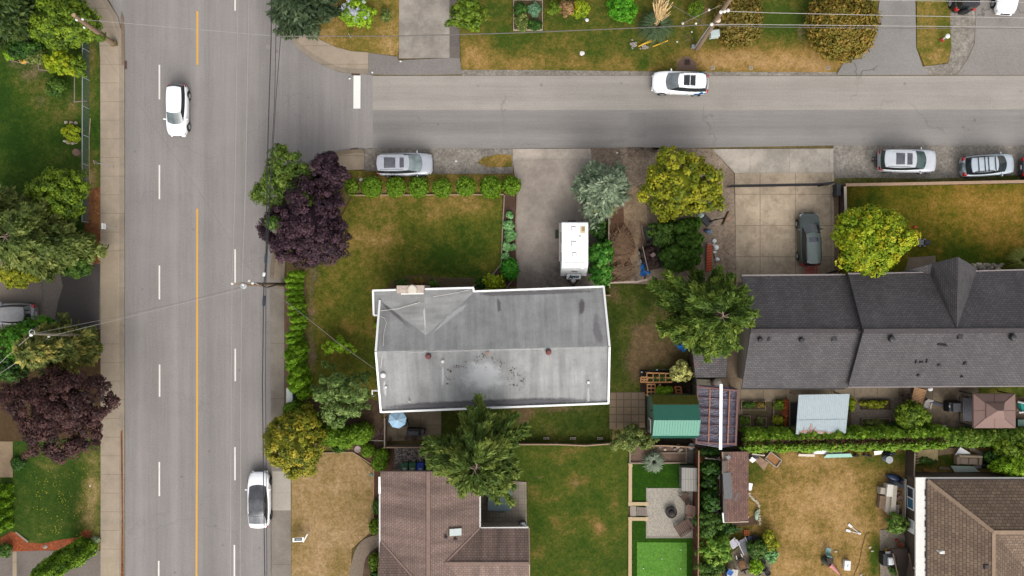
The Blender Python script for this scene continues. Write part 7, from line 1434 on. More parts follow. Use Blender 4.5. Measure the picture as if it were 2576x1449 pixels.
p=W(1944,1155,.2);o=thing('planter_box','grey planter box with dry soil set diagonally below the long hedge','planter box',(p.x,p.y,.06),R(-38));add(o,'frame',M('pale grey planter rim',(170,162,156),.1,5,.7),lambda m:[m.obox((a_,b_,0),s_)for a_,b_,s_ in((0,.36,(1.2,.07,.35)),(0,-.36,(1.2,.07,.35)),(.58,0,(.07,.72,.35)),(-.58,0,(.07,.72,.35)))],local=True);add(o,'soil',M('dry tan soil',(166,118,76),.2,6,.9),lambda m:m.obox((0,0,.02),(1.1,.68,.22)),local=True)
wj=[('long white sheet of junk under the long hedge',[(2042,1141),(2120,1145),(2118,1133),(2044,1130)],whp),('pale teal panel at the foot of the long hedge',[(2072,1152),(2145,1150),(2140,1141),(2080,1143)],tealp),('white bent board at the end of the long hedge',[(2200,1145),(2216,1143),(2222,1134),(2199,1135)],whp),('row of grey boards at the foot of the hedge',[(2008,1148),(2050,1149),(2050,1143),(2010,1142)],bl_w)]
for lb,pts,mt in wj:panel('junk_panel',lb,'panel',pts,.25,.75,mt)
for i,(x,y,r_)in enumerate(((2150,1146,.22),(2172,1144,.18),(2184,1146,.16))):p=W(x,y);m=MB();m.lathe([(.5*r_,0),(r_,.02),(r_,.12),(.5*r_,.14),(.45*r_,.07)],(p.x,p.y,.3),16,axis='y');m.bar((p.x-r_,p.y,.1),(p.x+r_,p.y-.1,.15),.04,.04);m.build('scrap_wheel',blackm,label=('old wheel leaning beside the teal panel','middle old wheel under the hedge','old wheel nearest the white bent board')[i],cat='wheel')
p=W(2233,1154,.5);o=thing('metal_drum','grey blue metal drum standing at the end of the long hedge','drum',(p.x-.05,p.y,.06));add(o,'body',M('grey blue drum',(126,132,138),.12,6,.5),lambda m:m.lathe([(.27,0),(.28,.3),(.29,.32),(.28,.34),(.28,.86),(.25,.86),(.24,.2),(.02,.18)],(0,0,0),22),local=True,smooth=True);add(o,'rim',gal,lambda m:m.lathe([(.26,.85),(.30,.85),(.30,.88),(.26,.88)],(0,0,0),22),local=True)
p=W(2237,1140,.3);m=MB();m.blob((p.x,p.y,.3),(.4,.26,.3),3,.16,12,8);m.blob((p.x+.25,p.y+.05,.35),(.2,.2,.3),5,.16,12,8);m.build('black_bag',M('black bag plastic',(44,48,54),.25,5,.4),smooth=True,label='black plastic bag behind the grey blue drum',cat='bag')
panel('plywood_sheet','mossy tan plywood sheet lying beside the loose board fence','plywood',[(2302,1164),(2360,1160),(2359,1129),(2305,1133)],.35,.5,M('mossy plywood',(194,172,124),.2,2.5,.9))
add_o=thing('log_row','short pale posts in a row along the loose board fence','posts',tuple(W(2296,1150)),0)
for k in range(5):q=W(2296+k*.6,1133+k*7);add(add_o,'post',fawn,lambda m:m.obox((q.x,q.y,.0),(.34,.10,.62),.1))
panel('white_board','white triangular board behind the beige sofa','panel',[(2402,1145),(2443,1144),(2440,1139),(2416,1125)],.4,.9,whp)
p=W(2437,1157,.5);o=thing('sofa','worn beige sofa left outside behind the hip roofed house','sofa',(p.x,p.y,.06),R(-2));sf=M('worn beige upholstery',(176,156,130),.14,5,.9);sf2=M('faded sofa cushion',(192,168,146),.12,5,.9)
add(o,'base',sf,lambda m:m.obox((0,0,.05),(2.1,.82,.3)),local=True,bevel=.04);add(o,'backrest',sf,lambda m:m.obox((0,.34,.3),(2.05,.22,.5),top=.95),local=True,bevel=.06);[add(o,'armrest',sf,lambda m:m.obox((s_*.92,-.02,.3),(.26,.78,.3),top=.95),local=True,bevel=.06)for s_ in(-1,1)];[add(o,'cushion',sf2,lambda m:m.obox((s_*.38,-.1,.34),(.74,.56,.14),top=.94),local=True,bevel=.05)for s_ in(-1,1)]
panel('door_panel','pale teal door lying against the wall of the hip roofed house','panel',[(2402,1188),(2464,1187),(2450,1173),(2392,1172)],.3,.6,M('pale teal door',(206,220,206),.06,4,.6));panel('plank_heap','yellow brown broken planks beside the teal door','planks',[(2325,1186),(2360,1190),(2356,1183),(2322,1178)],.15,.25,M('yellow brown plank',(166,124,66),.2,4,.9));panel('plank_heap','grey broken planks between plywood and sofa','planks',[(2362,1180),(2392,1182),(2392,1176),(2364,1174)],.15,.25,wood_g)
stone('grey plastic sack beside the pale teal door',2456,1172,.32,M('grey sack',(156,148,142),.16,5,.8),7,h=.7,name='sack');stone('black bin bag right of the grey sack',2478,1170,.36,M('black bag plastic',(44,48,54),.25,5,.4),8,h=.6,name='black_bag');timber('grey beams stacked behind the sofa',[(2440,1128),(2482,1148)],.2,.3,wood_g,name='beam_stack',cat='beams');timber('long tan path board below the hedge',[(2358,1137),(2412,1132)],.1,.5,M('tan path board',(164,136,106),.2,4,.9),name='path_board',cat='board')
def paddle(label,x0,y0,x1,y1):
 a_,b_=W(x0,y0,.12),W(x1,y1,.14);d=(b_-a_).normalized();o=thing('paddle',label,'paddle',(b_.x,b_.y,.08),0,'white paddles on the burnt lawn');add(o,'shaft',whp,lambda m:m.tube([a_,b_],.028,6));add(o,'blade',whp,lambda m:m.bar(a_-d*.16,a_+d*.22,.20,.03))
paddle('white paddle lying with its blade toward the hedge',2138,1322,2161,1341);paddle('white paddle lying with its blade toward the old shed',2133,1335,2160,1342);stone('white clamp where the two paddles meet',2161,1341,.11,whp,4,h=.5,name='clamp',z=.1)
def soft_chair(name,label,x,y,mt,rz,w=.5):
 p=W(x,y,.4);o=thing(name,label,'chair',(p.x,p.y,.06),rz);add(o,'seat',mt,lambda m:m.obox((0,0,.34),(w,.46,.05)),local=True,bevel=.02);add(o,'backrest',mt,lambda m:m.obox((0,.24,.36),(w,.06,.5),0,tilt=-.25),local=True,bevel=.02);[add(o,'leg',gal,lambda m:m.tube([(sx*w/2,sy*.2,0),(sx*w/2,sy*.2,.5)],.018,5),local=True)for sx in(-1,1)for sy in(-1,1)];return o
soft_chair('camp_chair','pale teal plastic chair on the burnt lawn',2083,1385,M('pale teal chair plastic',(132,172,166),.08,5,.6),R(170),.42);soft_chair('camp_chair','dark brown camp chair between the teal chair and the pink umbrella',2087,1411,M('dark camp cloth',(72,62,56),.2,6,.85),R(100),.5)
p=W(2078,1407);m=MB();m.blob((p.x,p.y,.2),(.42,.4,.22),3,.2,12,7);m.bar((p.x-.4,p.y-.5,.1),(p.x+.4,p.y+.3,.45),.05,.05);m.build('black_bag',M('dark green bag',(52,54,40),.25,5,.8),smooth=True,label='dark bag heaped beside the brown camp chair',cat='bag')
p=W(2092,1420);o=thing('folded_umbrella','folded pink umbrella lying on the burnt lawn','umbrella',(p.x,p.y,.1));e_=W(2113,1445);add(o,'cloth',M('faded pink cloth',(196,132,128),.1,5,.8),lambda m:m.tube([W(2088,1420,.24),W(2094,1425,.26),W(2105,1437,.2),W(2112,1446,.16)],.26,10,.05),smooth=True);add(o,'pole',wood_d,lambda m:m.tube([W(2110,1443,.16),W(2117,1449,.14)],.03,6))
p=W(2130,1421,.3);o=thing('cool_box','white cool box with blue print on the burnt lawn','cool box',(p.x,p.y,.06),R(-4));add(o,'body',whp,lambda m:m.obox((0,0,0),(.48,.76,.36)),local=True,bevel=.04);l_=add(o,'lid',whp,lambda m:m.obox((0,0,.36),(.52,.80,.07)),local=True,bevel=.03);add(l_,'print',M('blue print',(66,120,190),.1,5,.5),lambda m:(m.obox((.02,.05,.431),(.12,.05,.004),.5),m.obox((.0,-.06,.431),(.10,.05,.004),-.4)),local=True)
for i,(x,y)in enumerate(((2187,1376),(2193,1385),(2165,1445),(2170,1452),(2101,1386))):stone(('pale rock on the grass nearest the gravel strip','second pale rock near the gravel strip','pale rock near the lower edge of the burnt lawn','rock beside the lower pale rock','small white stone right of the teal chair')[i],x,y,.12,stn,i,z=.06)
cable_pts=[(2188,1340),(2178,1346),(2170,1375),(2160,1420),(2148,1450),(2140,1500)]
m=MB();m.tube([W(x,y,.09)for x,y in smoothpoly(cable_pts,5)],.022,5);m.build('garden_hose',M('tan hose',(116,88,56),.1,5,.7),label='thin brown hose winding down the burnt lawn',cat='hose')
bd_=M('bleached grey boards',(176,164,150),.16,6,.85);nb=[(2211,1247,2231,1279,.45,M('rusty brown board',(128,106,86),.25,3,.9)),(2214,1228,2234,1244,.6,bd_),(2228,1225,2244,1288,.5,bd_),(2232,1220,2247,1250,.8,M('white board',(226,220,208),.08,5,.7)),(2241,1222,2253,1296,.7,M('pale board',(190,180,164),.14,6,.85)),(2250,1270,2262,1296,.4,bd_)]
for i,(x0,y0,x1,y1,z,mt)in enumerate(nb):
 a_,b_=W(x0,y0,z),W(x1,y1,z);m=MB();rd=random.Random(i)
 for k in range(3):m.obox(((a_.x+b_.x)/2+rd.uniform(-.04,.04),(a_.y+b_.y)/2+rd.uniform(-.05,.05),.08+k*z/3),(abs(b_.x-a_.x),abs(a_.y-b_.y),z/3-.02),R(-5+rd.uniform(-2,2)))
 m.build('board_stack',mt,label=('rusty brown board stack nearest the burnt lawn','short bleached board stack above the rusty boards','long bleached board stack in the middle','white board on top of the board stack','long pale board stack nearest the window','low bleached boards below the pale stack')[i],cat='boards',group='boards stacked beside the house')
p=W(2252,1203,.3);o=thing('kayak','dark blue kayak lying against the corner of the hip roofed house','kayak',(p.x,p.y,.06),R(-18));ky=M('dark blue hull',(40,52,82),.14,5,.35)
add(o,'hull',ky,lambda m:m.blob((0,0,.22),(.78,.30,.2),0,.0,18,8),local=True,smooth=True);add(o,'cockpit',M('black cockpit',(30,32,38),.1,5,.5),lambda m:m.lathe([(.02,.40),(.16,.40),(.18,.43),(.20,.40)],(.25,0,0),16),local=True)
timber('grey blue skid under the kayak',[(2240,1212),(2266,1222)],.2,.3,M('grey blue timber',(92,98,108),.2,5,.8),name='skid',cat='timber');timber('long white rail along the foot of the house wall',[(2272,1203),(2270,1302)],.5,.06,bl_w,name='wall_rail',cat='rail')
for i,(x,y,r_,mt)in enumerate(((2263,1254,.24,rose),(2260,1243,.16,rose),(2264,1371,.24,terra),(2262,1288,.2,M('dark pot',(70,66,62),.12,7,.8)))):
 p=W(x,y,.3);m=MB();m.lathe([(.6*r_,0),(r_,r_*1.3),(r_*1.06,r_*1.4),(r_*.85,r_*1.4),(r_*.8,r_),(.02,r_*.95)],(p.x,p.y,.085),18);m.build('flower_pot',mt,smooth=True,label=('large rose brown pot beside the stacked boards','small rose brown pot above the large one','terracotta pot at the head of the deck stairs','dark pot below the rose pots')[i],cat='flower pot')
soft_chair('garden_chair','white chair beside the potted shrub at the house wall',2259,1334,whp,R(60),.42);p=W(2253,1357);m=MB();m.obox((p.x,p.y,.09),(.24,.14,.10),.1);m.obox((p.x,p.y,.19),(.2,.1,.05),.1);m.build('red_box',M('red plastic',(190,50,50),.1,6,.5),label='small red box on the gravel by the deck',cat='box')
p=W(2238,1409,.9);o=thing('barbecue','silver lidded barbecue on the gravel beside the deck stairs','barbecue',(p.x,p.y,.085));add(o,'body',blackm,lambda m:m.obox((-.12,0,0),(.8,1.0,.8)),local=True,bevel=.03);add(o,'lid',M('silver lid',(226,228,232),.06,5,.3),lambda m:m.obox((.08,-.06,.8),(.52,.66,.2),0,top=.86),local=True,bevel=.05);add(o,'side_shelf',greyp,lambda m:m.obox((-.1,.52,.72),(.4,.34,.04)),local=True)
p=W(2228,1383);m=MB();m.lathe([(.16,0),(.21,.34),(.22,.36),(.18,.36),(.16,.1),(.02,.09)],(p.x,p.y,.085),16);m.build('bucket',M('yellow plastic',(214,168,60),.08,5,.5),smooth=True,label='yellow bucket above the silver barbecue',cat='bucket');stone('grey propane bottle below the silver barbecue',2238,1432,.2,gal,1,h=1.0,name='propane_bottle',z=.085)
def lounge(label,x,y,rz,w,d,mt,mf):
 p=W(x,y,.35);o=thing('lounge_chair',label,'lounge chair',(p.x,p.y,.085),rz);add(o,'frame',mf,lambda m:[m.bar((s_*w/2,-d/2,.3),(s_*w/2,d/2,.36),.07,.06)for s_ in(-1,1)],local=True);add(o,'seat',mt,lambda m:m.obox((0,-.1,.30),(w-.08,d*.78,.05)),local=True);add(o,'backrest',mt,lambda m:m.add([(-w/2+.06,d*.28,.34),(w/2-.06,d*.28,.34),(w/2-.1,d*.52,.62),(-w/2+.1,d*.52,.62)],[(0,1,2,3)]),local=True);[add(o,'leg',mf,lambda m:m.obox((sx*w/2,sy*d*.4,0),(.05,.05,.3)),local=True)for sx in(-1,1)for sy in(-1,1)]
lounge('grey lounge chair with pale rails on the garden gravel',1872,1373,R(25),.72,1.35,M('grey sling cloth',(108,108,114),.1,6,.8),M('pale aluminium',(206,202,202),.06,5,.4));lounge('white sling chair left of the grey lounge chair',1846,1366,R(-52),.62,.72,M('white lilac sling',(196,192,204),.08,3,.7),M('pale aluminium',(206,202,202),.06,5,.4))
p=W(1866,1419,.4);o=thing('wheelbarrow','wheelbarrow full of brown weeds on the garden gravel','wheelbarrow',(p.x,p.y,.085),R(22));add(o,'tray',M('dark tray steel',(66,60,58),.15,7,.6),lambda m:[m.obox((a_,b_,.3),s_,0)for a_,b_,s_ in((-.3,0,(.05,1.0,.25)),(.3,0,(.05,1.0,.25)),(0,.5,(.62,.05,.25)),(0,-.5,(.62,.05,.25)))],local=True);add(o,'load',M('brown dead weeds',(122,88,60),.3,6,.95),lambda m:m.blob((0,0,.42),(.28,.46,.12),3,.15,12,6),local=True);add(o,'handle',M('pale grip',(216,208,200),.06,5,.6),lambda m:[m.bar((s_*.26,.48,.45),(s_*.2,.95,.6),.05,.05)for s_ in(-1,1)],local=True);add(o,'wheel',tyre,lambda m:m.lathe([(.05,-.05),(.18,-.04),(.18,.04),(.05,.05)],(0,-.75,.18),14,axis='x'),local=True)
p=W(1901,1382,.2);o=thing('crate','white crate of odds and ends beside the lounge chair','crate',(p.x,p.y,.085),R(-18));add(o,'body',whp,lambda m:[m.obox((a_,b_,0),s_)for a_,b_,s_ in((0,.30,(.42,.04,.25)),(0,-.30,(.42,.04,.25)),(.2,0,(.04,.6,.25)),(-.2,0,(.04,.6,.25)),(0,0,(.4,.6,.06)))],local=True);add(o,'load',M('mixed scraps',(176,140,118),.5,9,.8),lambda m:[m.blob((.06,.1,.14),(.12,.14,.08),2,.2),m.blob((-.06,-.08,.12),(.1,.12,.07),4,.2)],local=True)
p=W(1878,1340,.2);o=thing('clay_lattice','orange clay lattice block in the garden corner','lattice block',(p.x,p.y,.085));add(o,'grid',M('orange clay',(190,104,62),.14,7,.85),lambda m:[m.obox((-.18+.18*k,0,.1),(.06,.44,.1))for k in range(3)]+[m.obox((0,-.18+.18*k,.105),(.44,.06,.1))for k in range(3)],local=True)
for i,(x,y,r_)in enumerate(((1898,1352,.3),(1906,1358,.26),(1886,1354,.2),(1912,1420,.3),(1920,1428,.28),(1905,1438,.28),(1918,1412,.24),(1930,1440,.24),(1892,1412,.3))):
 p=W(x,y,.2);m=MB();m.lathe([(.7*r_,0),(r_,r_*1.1),(r_*1.05,r_*1.15),(r_*.86,r_*1.15),(r_*.8,r_*.9),(.02,r_*.85)],(p.x,p.y,.085),16);m.build('flower_pot',(M('blue grey pot',(104,116,150),.1,6,.6)if i==2 else M('black nursery pot',(48,46,44),.14,7,.8)),smooth=True,label='black nursery pot in the cluttered lower garden' if i!=2 else 'blue grey pot beside the black nursery pots',cat='flower pot',group='nursery pots in the lower garden' if i!=2 else None)
p=W(1836,1441,.7);o=thing('potting_table','white table with a blue tub at the lower edge of the cluttered garden','table',(p.x,p.y,.085),R(-8));add(o,'tabletop',M('chipped white board',(212,204,194),.2,4,.8),lambda m:m.obox((.2,-.1,.68),(.85,.9,.05)),local=True);[add(o,'leg',wood_g,lambda m:m.obox((sx,sy,0),(.07,.07,.68)),local=True)for sx in(-.15,.55)for sy in(-.45,.25)]
p=W(1836,1440,.95);o=thing('plastic_tub','bright blue tub on the white potting table','tub',(p.x,p.y,.82),R(-30));add(o,'body',bluep,lambda m:m.obox((0,0,0),(.34,.34,.2),top=1.15),local=True);add(o,'rim',M('light blue rim',(80,140,210),.06,5,.5),lambda m:[m.obox((a_,b_,.2),s_)for a_,b_,s_ in((0,.2,(.44,.05,.03)),(0,-.2,(.44,.05,.03)),(.2,0,(.05,.36,.03)),(-.2,0,(.05,.36,.03)))],local=True)
p=W(1824,1436);m=MB();m.blob((p.x,p.y,.25),(.4,.35,.25),6,.15,12,7);m.bar((p.x-.3,p.y,.2),(p.x+.2,p.y-.4,.5),.06,.06);m.build('dark_tarp',M('black grey tarp',(54,50,52),.2,5,.7),smooth=True,label='dark tarp heap left of the potting table',cat='tarp')
p=W(1904,1297,.3);m=MB();m.blob((p.x,p.y,.2),(.16,.42,.18),3,.12,12,7);m.tube([(p.x,p.y+.3,.2),(p.x+.05,p.y+.45,.35),(p.x+.16,p.y+.48,.3)],.06,8);m.build('garden_ornament',M('pale sage ceramic',(160,180,156),.08,5,.5),smooth=True,label='pale sage swan shaped ornament at the corner of the old shed',cat='ornament');stone('tan sandstone beside the swan ornament',1879,1299,.18,M('tan sandstone',(220,172,122),.1,5,.9),5,z=.08)
rd=random.Random(3);bp=smoothpoly([(1884,1240),(1892,1252),(1906,1266),(1908,1290),(1910,1318)],5)
for i,(x,y)in enumerate(bp):stone('small pale stone in the line edging the bed right of the old shed',x+rd.uniform(-1,1),y+rd.uniform(-1,1),rd.uniform(.09,.14),stn,i,'stones edging the shed bed',z=.06)
m=MB();m.tube([W(x,y,.12)for x,y in((1846,1335),(1852,1338),(1860,1334),(1864,1328),(1858,1330))],.03,6);m.build('green_stake',M('green garden wire',(60,150,110),.08,5,.5),label='bent green garden wire in the weeds below the old shed',cat='garden wire')
p=W(1640,645,.8);UT=thing('utility_trailer','dark green utility trailer loaded with junk beside the columnar cedars','utility trailer',(p.x,p.y,.03),R(13));dg_=M('dark green steel',(48,62,54),.14,6,.5)
add(UT,'side_panel',dg_,lambda m:m.obox((-.62,-.05,.5),(.05,2.1,.55)),local=True);add(UT,'side_panel',dg_,lambda m:m.obox((.62,-.05,.5),(.05,2.1,.55)),local=True);add(UT,'bed',wood_d,lambda m:m.obox((0,-.05,.46),(1.2,2.1,.06)),local=True);add(UT,'top_rail',M('pale pink rail',(186,150,140),.1,6,.6),lambda m:m.bar((-.62,-1.1,1.08),(-.62,1.0,1.08),.07,.05),local=True);add(UT,'front_panel',blackm,lambda m:m.obox((0,1.02,.5),(1.3,.06,.62)),local=True)
for y_ in(.55,-.18):
 m=MB();m.lathe([(.05,-.09),(.24,-.09),(.28,-.05),(.28,.05),(.24,.09),(.05,.09)],(-.80,y_,.30),18,axis='x');wh=m.build('wheel',tyre,UT,True,local=True);m=MB();m.lathe([(.02,0),(.17,0),(.17,.02)],(-.90,y_,.30),16,axis='x');m.build('rim',whp,wh,local=True)
add(UT,'load',M('mixed dark junk',(76,58,54),.5,4,.9),lambda m:[m.blob((rd.uniform(-.4,.4),rd.uniform(-.9,.8),.6),(.25,.3,.2),k,.2,9,6)for k in range(9)],local=True);add(UT,'box_load',M('pink grey carton',(170,142,136),.1,5,.8),lambda m:m.obox((.1,.1,.65),(.34,.3,.3),.4),local=True)
timber('rusty channel rail leaning on the dirt above the utility trailer',[(1612,568),(1617,592),(1623,612)],.3,.14,M('rusty grey rail',(140,116,100),.2,6,.8),name='rail',cat='rail');p=W(1628,590);m=MB();m.obox((p.x,p.y,.05),(.5,1.1,.4),R(12));m.obox((p.x+.05,p.y,.45),(.3,.8,.05),R(12));m.build('dark_crate',M('dark grey green tin',(72,80,76),.2,5,.6),label='dark grey green crate above the utility trailer',cat='crate')
def tarp(label,x,y,rx,ry,seed,extra=None):
 p=W(x,y);rs=np.random.RandomState(seed);m=MB();n=26;vs=[];fs=[]
 for i in range(n):
  for j in range(n):
   u,v=i/(n-1)*2-1,j/(n-1)*2-1;rr=sqrt(u*u+v*v);q=1+.22*sin(3*math.atan2(v,u)+seed)+.15*sin(7*math.atan2(v,u))
   vs.append((p.x+u*rx*q,p.y+v*ry*q,.1+max(0,.34*(1-rr))+.07*sin(5*u+seed)*cos(6*v)+.05*rs.rand()))
 for i in range(n-1):
  for j in range(n-1):
   if sqrt((i/(n-1)*2-1)**2+(j/(n-1)*2-1)**2)<1.02:fs.append((i*n+j,(i+1)*n+j,(i+1)*n+j+1,i*n+j+1))
 m.add(vs,fs);return m.build('blue_tarp',M('crumpled blue tarp',(36,122,200),.16,5,.5),label=label,cat='tarp')
tarp('crumpled blue tarp with a dark pot on it below the utility trailer',1622,677,.42,.60,2);p=W(1628,676,.5);m=MB();m.lathe([(.2,0),(.24,.14),(.22,.2),(.02,.22)],(p.x,p.y,.36),18);m.build('black_pot',M('dark pot',(70,66,62),.12,7,.8),smooth=True,label='dark round pot lying on the blue tarp',cat='pot');tarp('crumpled blue tarp under the big cypress',1716,871,.44,.40,5)
tw=M('dry twigs',(168,136,108),.25,6,.9);twig_heap('brush_pile','pile of cut branches right of the trailer fence',(1536,580,1588,655),.7,tw,3,420,(.5,1.9),.016,kind=None);twig_heap('brush_pile','pile of bleached sticks beside the white beam rail',(1540,668,1592,702),.5,M('pale sticks',(178,148,120),.2,6,.9),5,110,(.5,1.7),.02,ang=.3)
ground('mulch_bed',[(1532,540),(1570,520),(1574,560),(1596,600),(1600,650),(1580,706),(1533,710)],.036,M_soil('red twig litter',(122,92,72),.3,5,(100,76,58)),step=.5);ground('dirt_path',[(1566,470),(1625,470),(1628,560),(1622,600),(1606,640),(1592,668),(1584,650),(1600,625),(1590,590),(1570,560)],.038,dirt_path,step=.4,blobs=[(1592,540,8,6,-.4),(1605,500,20,10,-.1)])
p=W(1779,556);BH_=thing('basketball_hoop','basketball hoop on a dark wheeled base at the edge of the concrete','basketball hoop',(p.x,p.y,.05),R(-8));add(BH_,'base',M('dark grey base',(74,72,76),.1,5,.6),lambda m:m.obox((-.1,0,0),(.95,.7,.2),R(-35),top=.8),local=True,bevel=.05);add(BH_,'pole',blackm,lambda m:m.tube([(.15,-.05,.1),(.18,-.04,1.9),(.72,.12,2.5)],.06,8),local=True);bb=add(BH_,'backboard',M('brown edged board',(120,98,66),.2,5,.7),lambda m:m.obox((.80,.15,2.2),(.07,1.15,.75),R(-16)),local=True);add(bb,'hoop',M('orange steel',(200,96,50),.1,6,.5),lambda m:m.tube([(1.05+.22*cos(k*pi/8),.2+.22*sin(k*pi/8),2.35)for k in range(17)],.015,5),local=True)
panel('red_sheet','orange red corrugated sheet lying beside the columnar cedars','corrugated sheet',[(1776,684),(1791,680),(1792,614),(1779,614)],.2,.5,M_brick('orange red metal',(196,96,66),(190,90,60),(140,62,44),30,.22,.04,0,.1));
for i,(x,y,r_,mt)in enumerate(((1762,543,.3,M('pale green sack',(186,206,190),.1,4,.7)),(1783,583,.22,M('blue white box',(120,150,176),.3,6,.6)),(1776,580,.2,M('dark navy box',(40,60,84),.2,6,.6)),(1800,622,.3,whp),(1796,606,.2,whp),(1797,634,.16,whp),(1803,652,.2,whp))):stone(('pale green sack under the yellow green tree','blue and white box beside the cedars','navy box beside the cedars','white plastic sack right of the red sheet','white plastic strip above the white sack','small white sack beside the red sheet','white jug at the lower end of the red sheet')[i],x,y,r_,mt,i+2,h=.6,name=('sack','box','box','sack','sack','sack','jug')[i],z=.05)
timber('white pipe frame beside the red sheet',[(1780,613),(1793,616),(1800,606)],.2,.06,whp,name='pipe_frame',cat='pipe');timber('grey pole beside the white jug',[(1796,640),(1800,660)],.2,.06,wood_g,name='loose_pole',cat='pole')
timber('dark plank at the corner of the long dark house',[(2080,688),(2114,678)],.2,.12,blackm,name='plank',cat='plank');timber('brown edging strip beside the concrete driveway',[(2102,500),(2104,600),(2104,690)],.14,.34,M('brown edging strip',(130,106,86),.16,5,.9))
p=W(2325,610,.4);o=thing('lawn_mower','grey push mower with a dark bag peeking out from under the maple','lawn mower',(p.x,p.y,.1));add(o,'deck',greyp,lambda m:m.obox((-.22,0,.12),(.5,.48,.22),top=.9),local=True,bevel=.03);add(o,'bag',M('dark grass bag',(78,74,82),.12,5,.8),lambda m:m.obox((.2,0,.2),(.5,.40,.3),top=.9),local=True,bevel=.04);[add(o,'wheel',M('pale wheel',(176,174,172),.08,5,.6),lambda m:m.lathe([(.02,-.04),(.12,-.04),(.12,.04),(.02,.04)],(x_,s_*.28,.12),12,axis='y'),local=True)for x_ in(-.3,.1)for s_ in(-1,1)]
stone('orange red ball at the edge of the maple crown',2299,572,.15,M('orange red ball',(226,84,54),.06,5,.5),1,h=1.0,name='ball',z=.1)
for i in range(15):x=2444+i*5.2;stone('grey boulder in the low row before the long dark house',x,671+5*sin(i*1.7),random.uniform(.2,.32),(stg,stn)[i%3==0],i,'boulders before the dark house',z=.1)
p=W(773,1128,.3)if 0 else W(901,1129,.5);o=thing('bird_bath','pale stone bird bath beside the clipped hedge of the tan lawn','bird bath',(p.x,p.y,.05));add(o,'bowl',M('pale bath stone',(168,150,148),.12,6,.8),lambda m:m.lathe([(.05,.55),(.22,.62),(.27,.70),(.23,.70),(.16,.65),(.02,.64)],(0,0,0),20),local=True,smooth=True);add(o,'pedestal',M('pale bath stone',(168,150,148),.12,6,.8),lambda m:m.lathe([(.16,0),(.10,.08),(.07,.3),(.09,.56)],(0,0,0),14),local=True)
timber('white rail between the clipped hedge and the patio fence',[(934,1107),(971,1108)],.2,.07,bl_w,name='rail',cat='rail');m=MB();rd=random.Random(9);c_=W(955,1092)
for k in range(16):a_=rd.uniform(0,6.28);l_=rd.uniform(.4,.9);m.tube([c_+Vector((0,0,.05)),c_+Vector((cos(a_)*l_*.5,sin(a_)*l_*.5,.4)),c_+Vector((cos(a_)*l_,sin(a_)*l_,.55))],.018,4,.008)
m.build('bare_shrub',M('pinkish bare twigs',(150,120,120),.2,6,.9),label='leafless pinkish shrub beside the patio fence',cat='shrub')
p=W(935,1194);m=MB();m.lathe([(.16,0),(.16,.04),(.12,.06),(.02,.07)],(p.x,p.y,.08),16);m.build('valve_box',M('sage green plastic',(116,138,122),.1,6,.7),label='round sage green valve lid on the tan lawn',cat='valve lid')
m=MB();m.tube([W(x,y,1.2)for x,y in((935,983),(944,981),(950,982))],.05,6);p=W(946,992);m.bar((p.x,p.y,.1),(p.x,p.y,1.3),.06,.06);m.build('garden_tap',whp,label='white bent pipe at the west wall of the bungalow',cat='pipe')
# ---------------------------------------------------------------- trees, hedges and plants
L_ced=M_leaf('cedar column sprays',[(60,92,10),(88,124,14),(124,152,36)])
ys=[690,704,719,735,751,767,783,799,816,833,848]
for i,y in enumerate(ys):
 q=W(759+(2,-2,0,-3,0,5,3,8,5,0,0)[i],y+1.5);column_shrub('cedar_column','clipped cedar column in the tight row beside the east pavement',(q.x,q.y),(.29,.31,.28)[i%3],4.0+.25*((i*7)%4)/2,L_ced,40+i,'cedar columns in the tight row')
for i,(x,y,r,h)in enumerate(((756,868,.42,3.2),(752,884,.5,3.5),(760,896,.5,3.7),(756,912,.5,3.4),(766,928,.52,3.4),(760,944,.5,3.6),(771,952,.52,3.4),(762,964,.5,3.4),(776,982,.55,2.6),(765,875,.5,3.0))):
 q=W(x,y);column_shrub('cedar_column','clipped cedar column in the broad clump above the pale utility cabinet',(q.x,q.y),r,h,L_ced,60+i,'cedar columns in the broad clump',taper=.8)
for i,(x,y,r,h,l)in enumerate(((935,470.5,25.5,1.55,'first clipped round bush from the purple tree in the row by the corner SUV'),(995,470.5,24.5,1.5,'second clipped round bush from the purple tree'),(1052,470.5,25,1.5,'third clipped round bush from the purple tree'),(1112,473,23,1.4,'fourth clipped round bush from the purple tree, the smallest of the row'),(1172,469,24,1.5,'fifth clipped round bush from the purple tree'),(1235,470.5,27.5,1.6,'largest clipped round bush near the trailer driveway'),(1287,466,22.5,1.5,'last clipped round bush at the edge of the trailer driveway'))):
 clipped_bush('clipped_bush',l,x,y,r,r,h,L_yew,10+i,'clipped bush','row of clipped bushes',.12,1.0,.55)
clipped_bush('clipped_bush','half hidden loose bush between the purple tree and the clipped row',884,470,17,20,1.2,L_green,21,'bush',None,.14,.8,0)
for i,(x,y,r,l)in enumerate(((925,1133,16,'small clipped ball bush below the dense hedge'),(961,1146,18,'upper clipped ball of the pair beside the gravel strip'),(955,1164,19.5,'lower clipped ball of the pair beside the gravel strip'))):clipped_bush('clipped_bush',l,x,y,r,r,1.15,L_yew,31+i,'clipped bush',None,.11,1.0,.5)
